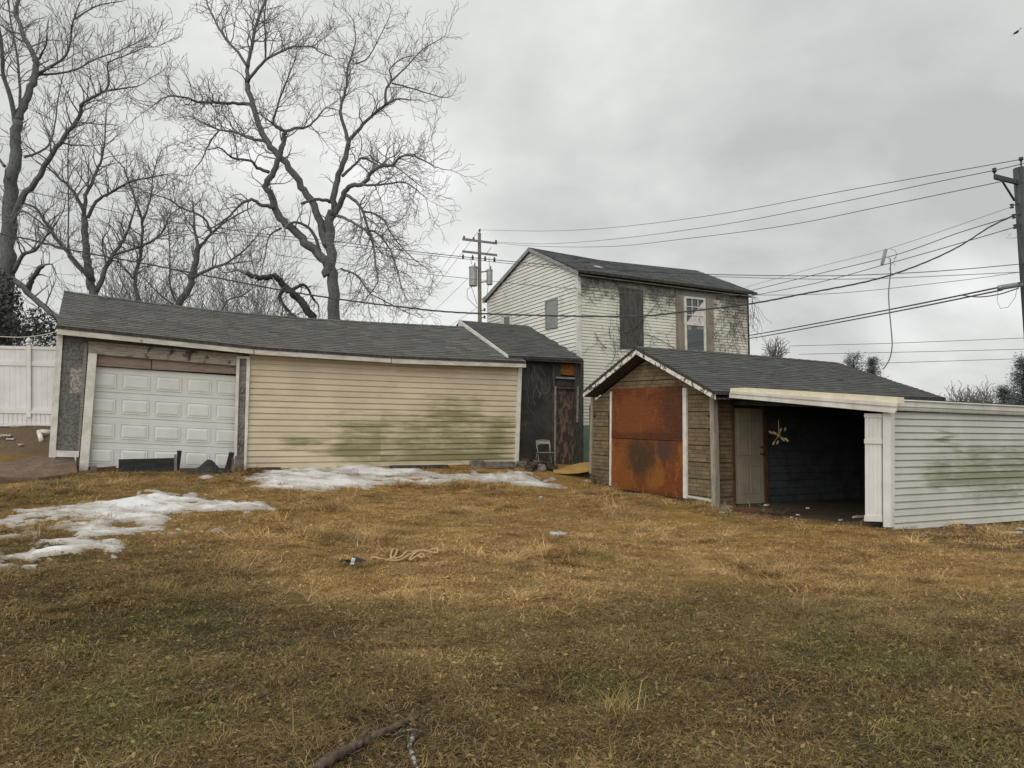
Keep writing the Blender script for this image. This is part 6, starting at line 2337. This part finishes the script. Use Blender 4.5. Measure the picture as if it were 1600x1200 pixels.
# ------------------------------------------------------------------ dead grass
def clump(seed, n, rad, l0, l1, wd, flat, curl, leaf=0):
    r = random.Random(seed)
    m = MB()
    flow = r.uniform(0, 2 * pi)
    for _ in range(n):
        a, q = r.uniform(0, 2 * pi), rad * sqrt(r.random())
        p = Vector((cos(a) * q, sin(a) * q, -0.01))
        az = flow + r.gauss(0, 1.1)
        el = max(0.03, min(1.4, r.gauss(flat, 0.25)))
        L = r.uniform(l0, l1)
        d = Vector((cos(az) * cos(el), sin(az) * cos(el), sin(el)))
        side = Vector((-sin(az), cos(az), 0)) * (wd * r.uniform(.6, 1.3))
        c = min(.97, max(0, r.gauss(.38, .30)))
        if r.random() < .010:
            c, L = 1.0, L * r.uniform(.5, 1.2)
            d = Vector((cos(az), sin(az), .12))
        pts = [p]
        for k in range(3):
            d = (d + Vector((r.gauss(0, curl), r.gauss(0, curl), -0.25 * el - r.uniform(0, .2)))).normalized()
            nxt = pts[-1] + d * (L / 3)
            if nxt.z < 0.004:
                nxt.z = 0.004 + r.random() * .012
            pts.append(nxt)
        ws = (1, .9, .65, .15)
        for k in range(3):
            m.poly([pts[k] - side * ws[k], pts[k] + side * ws[k], pts[k + 1] + side * ws[k + 1], pts[k + 1] - side * ws[k + 1]], c)
    for _ in range(leaf):
        a, q = r.uniform(0, 2 * pi), rad * sqrt(r.random())
        p = Vector((cos(a) * q, sin(a) * q, r.uniform(.006, .03)))
        x = rvec(r)
        x.z *= .35
        x.normalize()
        y = Vector((0, 0, 1)).cross(x).normalized() + Vector((0, 0, r.gauss(0, .3)))
        s = r.uniform(.008, .020)
        m.poly([p - x * s, p + y * s * .5, p + x * s, p - y * s * .5], r.random() * .55)
    return m


def clump_obj(mb, nm, coll):
    me = bpy.data.meshes.new(nm)
    me.from_pydata([tuple(v) for v in mb.v], [], mb.f)
    me.materials.append(MT['blade'])
    a = me.attributes.new('v', 'FLOAT', 'FACE')
    a.data.foreach_set('value', mb.c)
    o = bpy.data.objects.new(nm, me)
    coll.objects.link(o)


def scatter(obj, coll, dens_attr, seed, smin, smax, tilt=0.12):
    ng = bpy.data.node_groups.new('scatter_' + obj.name, 'GeometryNodeTree')
    ng.interface.new_socket('Geometry', in_out='INPUT', socket_type='NodeSocketGeometry')
    ng.interface.new_socket('Geometry', in_out='OUTPUT', socket_type='NodeSocketGeometry')
    N = ng.nodes
    gi, go = N.new('NodeGroupInput'), N.new('NodeGroupOutput')
    dp = N.new('GeometryNodeDistributePointsOnFaces')
    na = N.new('GeometryNodeInputNamedAttribute')
    na.data_type = 'FLOAT'
    na.inputs['Name'].default_value = dens_attr
    ci = N.new('GeometryNodeCollectionInfo')
    ci.inputs['Collection'].default_value = coll
    ci.inputs['Separate Children'].default_value = True
    ci.inputs['Reset Children'].default_value = True
    ip = N.new('GeometryNodeInstanceOnPoints')
    ip.inputs['Pick Instance'].default_value = True
    rr = N.new('FunctionNodeRandomValue')
    rr.data_type = 'FLOAT_VECTOR'
    rr.inputs[0].default_value = (-tilt, -tilt, 0)
    rr.inputs[1].default_value = (tilt, tilt, 6.283)
    rs = N.new('FunctionNodeRandomValue')
    rs.data_type = 'FLOAT'
    rs.inputs[2].default_value = smin
    rs.inputs[3].default_value = smax
    dp.inputs['Seed'].default_value = seed
    rr.inputs['Seed'].default_value = seed + 1
    rs.inputs['Seed'].default_value = seed + 2
    L = ng.links
    L.new(gi.outputs[0], dp.inputs['Mesh'])
    L.new(na.outputs['Attribute'], dp.inputs['Density'])
    L.new(dp.outputs['Points'], ip.inputs['Points'])
    L.new(ci.outputs[0], ip.inputs['Instance'])
    L.new(rr.outputs[0], ip.inputs['Rotation'])
    L.new(rs.outputs[1], ip.inputs['Scale'])
    L.new(ip.outputs[0], go.inputs[0])
    md = obj.modifiers.new('scatter', 'NODES')
    md.node_group = ng


cA, cB, cT = bpy.data.collections.new('thatch_kinds'), bpy.data.collections.new('tuft_kinds'), bpy.data.collections.new('tussock_kinds')
for i in range(6):
    clump_obj(clump(100 + i, 100, 0.19, 0.035, 0.14, 0.0015, 0.20, 0.32, 9), 'thatch', cA)
for i in range(4):
    clump_obj(clump(200 + i, 34, 0.08, 0.04, 0.12, 0.0015, 0.62, 0.3, 3), 'tuft', cB)
for i in range(4):
    clump_obj(clump(300 + i, 110, 0.15, 0.16, 0.38, 0.0028, 0.58, 0.35, 0), 'tussock', cT)


def frame_sd(fr, x, y):
    v = Vector((x, y)) - fr.P
    return v.dot(fr.e), v.dot(fr.o)


def lawn_mesh(name, label, dens, step=0.25):
    xs = np.arange(-15.5, 15.01, step)
    ys = np.arange(2.2, 21.6, step)
    gx, gy = np.meshgrid(xs, ys, indexing='ij')
    z = np.array([Garr(gx[i], gy[i]) for i in range(len(xs))])
    vv, dd, ids, ff = [], [], {}, []
    D = np.zeros_like(z)
    for i in range(len(xs)):
        for j in range(len(ys)):
            x, y = gx[i, j], gy[i, j]
            if abs(x) > y * 0.72 + 1.6:
                continue
            D[i, j] = dens(x, y)
    for i in range(len(xs) - 1):
        for j in range(len(ys) - 1):
            if max(D[i, j], D[i + 1, j], D[i, j + 1], D[i + 1, j + 1]) <= 0:
                continue
            q = []
            for a, b in ((i, j), (i + 1, j), (i + 1, j + 1), (i, j + 1)):
                if (a, b) not in ids:
                    ids[a, b] = len(vv)
                    vv.append((gx[a, b], gy[a, b], z[a, b] + micro(gx[a, b], gy[a, b])))
                    dd.append(D[a, b])
                q.append(ids[a, b])
            ff.append(q)
    me = bpy.data.meshes.new(name)
    me.from_pydata(vv, [], ff)
    a = me.attributes.new('dens', 'FLOAT', 'POINT')
    a.data.foreach_set('value', dd)
    me.materials.append(MT['blade'])
    o = bpy.data.objects.new(name, me)
    COL.objects.link(o)
    tag(o, label, 'grass', None, 'stuff')
    return o


def cover(x, y):
    """how much grass the ground carries here, 0..1"""
    s, d = frame_sd(GF, x, y)
    if -0.2 < s < 12.5 and d < 0.10:
        return 0
    s2, d2 = frame_sd(SS, x, y)           # along the shed side, d towards the camera
    if s2 > -0.1 and d2 < 4.2:
        return 0 if (s2 > 0.35 or d2 < 0.05) else .35
    k = 1.0
    for i in (0, 1):
        h = snow_h(i, x, y)
        if h > 0.05:
            k = min(k, 0.14)
        elif h > -0.1:
            k = min(k, .6)
    v = Vector((x, y))
    if x < -8.6 and y > 14.0 + (x + 12) * 0.25 and y < 17.6:
        k *= 0.05
    if y > 17.4 and x < -9:
        k *= .25
    if s > 9.6 and d < 2.2:
        k *= .3
    return k


def near_fall(y):
    return 1.0 if y < 6.5 else max(.42, 1 - (y - 6.5) * .10)


def d_thatch(x, y):
    n = mnoise.noise(Vector((x * .7, y * .7, 9))) + .7 * mnoise.noise(Vector((x * 1.9, y * 1.9, 13)))
    return 95 * cover(x, y) * near_fall(y) * max(.22, min(1.25, .82 + .85 * n))


def d_tuft(x, y):
    n = mnoise.noise(Vector((x * .8, y * .8, 21))) + .3 * mnoise.noise(Vector((x * 2.4, y * 2.4, 3)))
    return 34 * max(cover(x, y), .55 if snow_h(0, x, y) > .05 or snow_h(1, x, y) > .05 else 0) * near_fall(y) * max(.15, .5 + 1.2 * n)


def d_tus(x, y):
    n = mnoise.noise(Vector((x * .75, y * .75, 5.0))) + .45 * mnoise.noise(Vector((x * 1.9, y * 1.9, 8)))
    f = max(0, n - .05) * 40
    return f * cover(x, y) * (0.10 if y < 7.0 else (.5 if y < 8.2 else 1.0))


scatter(lawn_mesh('lawn_thatch', 'flattened dead grass and leaf litter covering the whole yard', d_thatch), cA, 'dens', 5, 0.75, 1.35)
scatter(lawn_mesh('lawn_tufts', 'short upright dead grass blades scattered over the yard', d_tuft), cB, 'dens', 15, 0.6, 1.3)
scatter(lawn_mesh('lawn_tussocks', 'long straw tussocks bent over in the middle of the yard', d_tus), cT, 'dens', 25, 0.6, 1.2, 0.25)

# ------------------------------------------------------------------ things lying about
def gthing(fr, pxs, d, th, name, mat, label, cat, group=None):
    o = slab(fr, pxs, d, th, name, mat, None)
    return recenter(tag(o, label, cat, group))


gthing(GF, [(185.5, 717.6), (272.8, 715.5), (272.8, 743), (185.5, 739)], 0.34, 0.05, 'black_board', 'black', 'long black board standing on edge before the white garage door', 'board')
gthing(GF, [(272.6, 710), (276, 710), (277, 745), (271.6, 745)], 0.38, 0.05, 'wooden_stake', 'concrete', 'short brown stake at the right end of the black board', 'stake')
gthing(GF, [(277, 703.8), (284.3, 704.2), (279.5, 740), (276.6, 740)], 0.34, 0.06, 'leaning_plank', 'black', 'black plank leaning beside the long black board', 'plank')
gthing(GF, [(359, 706), (366.5, 707.5), (358.5, 741), (350, 740)], 0.40, 0.07, 'leaning_plank', 'black', 'black plank leaning at the foot of the ornate post', 'plank')
gthing(GF, [(362, 716), (366, 716), (367, 747), (362, 747)], 0.42, 0.06, 'wooden_stake', 'concrete', 'short brown stake beside the plank leaning on the ornate post', 'stake')
gthing(GF, [(141, 728), (151, 727), (153, 742), (141, 743)], 0.2, 0.14, 'concrete_block', 'concrete', 'small grey block in the left bottom corner of the garage door', 'block')
gthing(GF, [(151.5, 731), (181, 728), (182, 743), (152, 744)], 0.24, 0.16, 'rubble_slab', 'brickred', 'brownish rubble slab between the grey block and the black board', 'slab')
# black tarp heaped on the ground
m = MB()
g_ = {}
for i in range(21):
    for j in range(9):
        u, v = i / 20, j / 8
        px = 279 + 78 * u
        p = GF.pt(GF.uv(px, 738, 0.3)[0], 0, 0.05 + 0.75 * v)
        hump = 0.22 * math.exp(-((u - .60) / .16) ** 2) + 0.04
        z = G(p.x, p.y) + (hump * sin(pi * min(1, max(0, v))) + 0.02) * (1 if 0 < i < 20 else .3) + mnoise.noise(Vector((u * 7, v * 4, 1))) * .03
        g_[i, j] = len(m.v)
        m.v.append(Vector((p.x, p.y, z)))
for i in range(20):
    for j in range(8):
        m.f.append([g_[i, j], g_[i + 1, j], g_[i + 1, j + 1], g_[i, j + 1]])
        m.c.append(.5)
o = m.build('tarp', 'black', None, True)
recenter(tag(o, 'black tarp heaped on the ground in front of the garage door', 'tarp'))


def chunk(p, sx, sy, sz, rot, mat, name, label, cat, group=None, seed=0, sub=2, rough=.18):
    bm = bmesh.new()
    bmesh.ops.create_cube(bm, size=1)
    bmesh.ops.bevel(bm, geom=bm.edges[:], offset=.08, segments=1, affect='EDGES')
    bmesh.ops.subdivide_edges(bm, edges=bm.edges[:], cuts=sub, use_grid_fill=True)
    for v in bm.verts:
        q = v.co.copy()
        v.co += q * mnoise.noise(q * 2.3 + Vector((seed * 3.1, 0, 0))) * rough
        v.co.x *= sx
        v.co.y *= sy
        v.co.z = (v.co.z + .42) * sz
    me = bpy.data.meshes.new(name)
    bm.to_mesh(me)
    bm.free()
    me.materials.append(MT[mat])
    o = bpy.data.objects.new(name, me)
    COL.objects.link(o)
    o.location = p
    o.rotation_euler = (0, 0, rot)
    return tag(o, label, cat, group)


def gpt(px, py, d):
    s, _ = GF.uv(px, py, d)
    p = GF.pt(s, 0, d)
    p.z = G(p.x, p.y)
    return p


RU = pi / 2 - ANG
chunk(gpt(745, 730, .35), .30, .2, .22, RU, 'concrete', 'concrete_chunk', 'dark concrete chunk at the right foot of the beige siding, left of its slab', 'concrete', None, 1)
chunk(gpt(776, 730, .30), 1.0, .25, .17, RU, 'concrete', 'concrete_slab', 'long dark concrete slab lying along the right foot of the beige siding', 'concrete', None, 2)
chunk(gpt(655, 735, .28), 1.5, .12, .09, RU, 'darkwood', 'timber', 'dark timber lying at the foot of the siding below the green stains', 'timber', None, 3)
chunk(gpt(413, 737, .30), .7, .12, .08, RU, 'darkwood', 'timber', 'dark timber at the left foot of the beige siding by the ornate post', 'timber', None, 4)
for i, (x, y, s) in enumerate(((816, 729, .2), (823, 727, .26), (833, 731, .22), (842, 729, .2), (852, 732, .24), (858, 727, .18), (846, 735, .2), (828, 736, .18), (864, 735, .16), (838, 726, .2))):
    chunk(gpt(x, y, .12 + .4 * (y - 726) / 10), s * 1.3, s, s * .8, i * 1.3, 'dirtdark' if i % 3 else 'concrete', 'rubble_stone', 'dark wet stone in the heap below the folding chair', 'stone', 'stones heaped below the folding chair', i, 2, .5)
# yellow board propped in the gap
m = MB()
A = at(866, 735.5, 20.2)
g_ = {}
yl = []
for i in range(9):
    u = i / 8
    x = 864.5 + 58 * u
    yt = 731.5 - 1 * u - 9 * sin(min(1, u * 1.05) * pi * .5) ** 2 + (u - .5) * 1.0
    yb_ = 738.5 + 2.5 * sin(u * pi) - 3.0 * u
    yl.append((x, yt, yb_))
for i in range(8):
    (xa, ta, ba), (xb, tb, bb) = yl[i], yl[i + 1]
    fa, fb = at(xa, ba - 4.5, 19.9), at(xb, bb - 4.5, 19.9)
    ka, kb = at(xa, ta, 20.9), at(xb, tb, 20.9)
    m.prism([fa, fb, kb, ka], (0, 0, -0.085))
o = m.build('yellow_board', 'yellow')
recenter(tag(o, 'warped yellow lumber sheet lying between the outbuilding door and the brown shed', 'board'))

# folding chair against the dark wall
cb0 = gpt(850, 727, .25)
ch = thing('folding_chair', cb0, 'old grey metal folding chair by the dark outbuilding wall', 'chair')
ca = ANG + radians(-50)
cx_, cy_ = Vector((cos(-ca + pi / 2), sin(-ca + pi / 2), 0)), Vector((sin(ca) * 0, 0, 0))
cx_ = Vector((0.97, 0.24, 0))
cy_ = Vector((-0.24, 0.97, 0))


def cp3(x, y, z):
    return cb0 + cx_ * x + cy_ * y + up * z


for sx in (-.17, .17):
    m = MB()
    m.tube([cp3(sx, -.17, 0), cp3(sx, -.02, .36), cp3(sx * 1.0, .12, .70)], .012, 6)
    m.build('front_leg', 'chair', ch, True)
    m = MB()
    m.tube([cp3(sx * 1.05, .28, 0), cp3(sx * 1.05, -.0, .40)], .012, 6)
    m.build('rear_leg', 'chair', ch, True)
m = MB()
m.prism([cp3(-.2, -.24, .385), cp3(.18, -.24, .385), cp3(.18, .10, .36), cp3(-.2, .10, .36)], up * .022)
m.build('seat', 'chair', ch)
m = MB()
ring = [(-.18, .50), (-.18, .66), (-.14, .71), (.14, .71), (.18, .66), (.18, .50)]
m.tube(catmull([cp3(x, .03 + (z - .5) * .4, z) for x, z in ring], 4), .014, 6)
m.prism([cp3(-.18, .085, .62), cp3(.18, .085, .62), cp3(.18, .12, .70), cp3(-.18, .12, .70)], cy_ * .012)
m.prism([cp3(-.18, .075, .59), cp3(-.10, .075, .59), cp3(-.10, .11, .69), cp3(-.18, .11, .69)], cy_ * .012)
m.build('backrest', 'chair', ch)

# bits by the carport post
def sfp(px, py):
    return ground_at(px, py)


p = sfp(1134, 799)
chunk(p, .26, .14, .10, -.3, 'concrete', 'concrete_block', 'small grey block on the ground beside the tan corner post', 'block', None, 31)
p = sfp(1162, 802)
chunk(p, .42, .13, .12, -.15, 'brickred', 'old_brick', 'reddish brick chunk lying before the taupe shed door', 'brick', None, 32)
p = sfp(1196, 803)
chunk(p, .75, .07, .05, -.1, 'darkwood', 'timber', 'thin dark timber lying at the carport opening', 'timber', None, 33)
p = sfp(1365, 820)
chunk(p, .34, .16, .10, -.6, 'darkwood', 'timber', 'dark block of wood under the white carport panel', 'timber', None, 34)
# weeds at the shed's left corner
m = MB()
r = random.Random(44)
for k in range(60):
    b = ground_at(r.uniform(921, 952), r.uniform(748, 762))
    a = r.uniform(0, 2 * pi)
    h = r.uniform(.1, .35)
    m.tube([b, b + Vector((cos(a) * .08, sin(a) * .08, h * .6)), b + Vector((cos(a) * .2, sin(a) * .2, h))], [.006, .005, .003], 3)
recenter(tag(m.build('dead_weeds', 'darkbark'), 'dark dead weeds at the left foot of the brown shed', 'weeds', None, 'stuff'))

# litter
lit = [(1128, 804, .12, .035, 'flat white scrap on the grass below the grey block'), (1198, 793, .10, .05, 'white scrap just inside the carport below the door edge'),
       (1262, 796, .07, .04, 'small white scrap in the middle of the carport opening'), (1247, 805, .06, .03, 'tiny white scrap on the straw before the carport'),
       (1341, 812, .20, .05, 'white torn strip beside the white carport panel'), (1314, 814.5, .07, .03, 'tiny white scrap left of the white torn strip'),
       (1237, 809, .06, .03, 'white crumb below the tiny scrap before the carport'), (1596, 829, .14, .05, 'white scrap at the foot of the carport siding by the right edge'),
       (1580, 834, .34, .04, 'long pale strip on grass near the right edge'), (845, 780, .06, .05, 'small white ball of paper on straw below the snow'),
       (1165, 1174, .035, .012, 'white leaf shaped scrap on the dark foreground grass'), (10, 684, .22, .06, 'white plastic scrap on the dirt bank under the fence'),
       (17, 688, .16, .05, 'second white scrap just below the plastic one on the bank'), (33, 697, .12, .05, 'white pebble like scrap at the bottom of the dirt bank'),
       (46, 888, .12, .05, 'small white lump on brown grass below the broad snow patch')]
for i, (x, y, a, b, lab) in enumerate(lit):
    p = ground_at(x, y) + up * .015
    chunk(p, a, b * 1.6, b * .7, i * .7 if a < .15 else .1, 'litter', 'litter_scrap', lab, 'litter', 'white litter scraps', 60 + i, 1, .5)
# bent pipe on the bank
m = MB()
A, B, Cc = ground_at(60, 684) + up * .12, ground_at(65, 692) + up * .02, ground_at(80, 684) + up * .1
m.tube([B, A, A + (Cc - A) * .15, Cc], [.05, .05, .055, .055], 8)
recenter(tag(m.build('bent_pipe', 'trim', None, True), 'bent white pipe lying on the dirt bank beside the garage corner', 'pipe'))
# water bottle
p = ground_at(872, 840) + up * .05
bo = thing('water_bottle', p, 'crushed clear water bottle with blue label lying in the straw', 'bottle')
ax = Vector((.97, -.22, .04)).normalized()
m = MB()
prof = [(-.125, .015), (-.12, .034), (-.06, .036), (-.03, .026), (.0, .034), (.05, .035), (.08, .022), (.10, .013), (.112, .013)]
m.tube([p + ax * a for a, _ in prof], [b for _, b in prof], 10)
m.build('bottle_body', 'litter', bo, True)
m = MB()
m.tube([p + ax * a for a in (-.015, .045)], [.0365, .0365], 10)
m.build('bottle_label', 'blueband', bo, True)
m = MB()
m.tube([p + ax * a for a in (.112, .130)], [.016, .016], 10)
m.build('bottle_cap', 'litter', bo, True)
# rope
def rope_pts(l):
    o_ = []
    for i, (x, y) in enumerate(l):
        o_.append(ground_at(500 + x / 3.81, 840 + y / 3.81) + up * (.035 + .012 * (i % 3)))
    return o_


m = MB()
m.tube(catmull(rope_pts([(300, 142), (330, 138), (352, 152), (400, 140), (440, 132), (462, 104), (468, 92), (448, 86), (432, 100), (424, 130), (480, 134), (515, 112), (545, 102), (580, 98), (530, 128), (470, 148), (390, 156)]), 7), .013, 6)
m.tube(catmull(rope_pts([(530, 140), (560, 120), (600, 98), (640, 84), (675, 82), (698, 92), (697, 104), (660, 104), (610, 100), (565, 108)]), 7), .013, 6)
m.tube(catmull(rope_pts([(540, 142), (575, 128), (605, 120), (622, 124), (612, 134), (590, 132), (596, 124)]), 7), .013, 6)
o = m.build('rope', 'rope', None, True)
recenter(tag(o, 'tangle of tan rope lying on the straw in mid yard', 'rope'))
p = ground_at(552, 885) + up * .03
sc_ = thing('crushed_wrapper', p, 'small crumpled black and white wrapper left of the rope', 'wrapper')
mm = MB()
r = random.Random(8)
for k in range(5):
    q = p + Vector(((k - 2) * .045, r.uniform(-.03, .03), r.uniform(0, .03)))
    mm.prism([q + Vector((-.05, -.03, r.uniform(-.01, .03))), q + Vector((.05, -.03, r.uniform(-.01, .03))), q + Vector((.05, .03, r.uniform(0, .05))), q + Vector((-.05, .03, r.uniform(0, .05)))], up * .008)
mm.build('dark_foil', 'black', sc_)
mm = MB()
mm.prism([p + Vector((-.02, -.06, 0)), p + Vector((.02, -.06, 0)), p + Vector((.025, -.01, .055)), p + Vector((-.015, -.01, .06))], up * .01)
mm.build('white_tab', 'litter', sc_)

# fallen branches in the foreground
def branch(pl, rads, mat, name, label, upz=.0, bits=()):
    t = thing(name, ground_at(*pl[len(pl) // 2]), label, 'branch')
    pts = [ground_at(x, y) + up * (r_ * .75 + upz) for (x, y), r_ in zip(pl, rads)]
    c = catmull(pts, 6)
    rr = [lin(list(range(len(rads))), list(rads), i / 6) for i in range(len(c))]
    r = random.Random(len(pl))
    m = MB()
    m.tube([p + rvec(r) * .004 for p in c], [a * r.uniform(.86, 1.14) for a in rr], 12)
    m.build('limb', mat, t, True)
    for b, br in bits:
        m = MB()
        m.tube(catmull([ground_at(x, y) + up * (br + h) for x, y, h in b], 5), [br * (1 - .6 * k / (5 * (len(b) - 1))) for k in range(5 * (len(b) - 1) + 1)], 8)
        m.build('side_shoot', mat, t, True)


branch([(470, 1240), (500, 1212), (525, 1194), (548, 1181), (581, 1160), (616, 1143), (645, 1127), (668, 1114)], [.027, .027, .026, .025, .021, .017, .012, .006], 'branchbark', 'fallen_branch',
       'thick brown fallen branch in the near foreground grass', .012, (([(560, 1180, .02), (570, 1160, .04), (577, 1146, .05)], .014),))
branch([(652, 1250), (652, 1215), (646, 1192), (640, 1172), (644, 1160), (649, 1150)], [.012, .012, .012, .012, .011, .009], 'lichen', 'fallen_branch', 'short lichen spotted stick beside the thick brown branch', .012,
       (([(612, 1153, .01), (640, 1150, .03), (668, 1151, .01)], .009),))
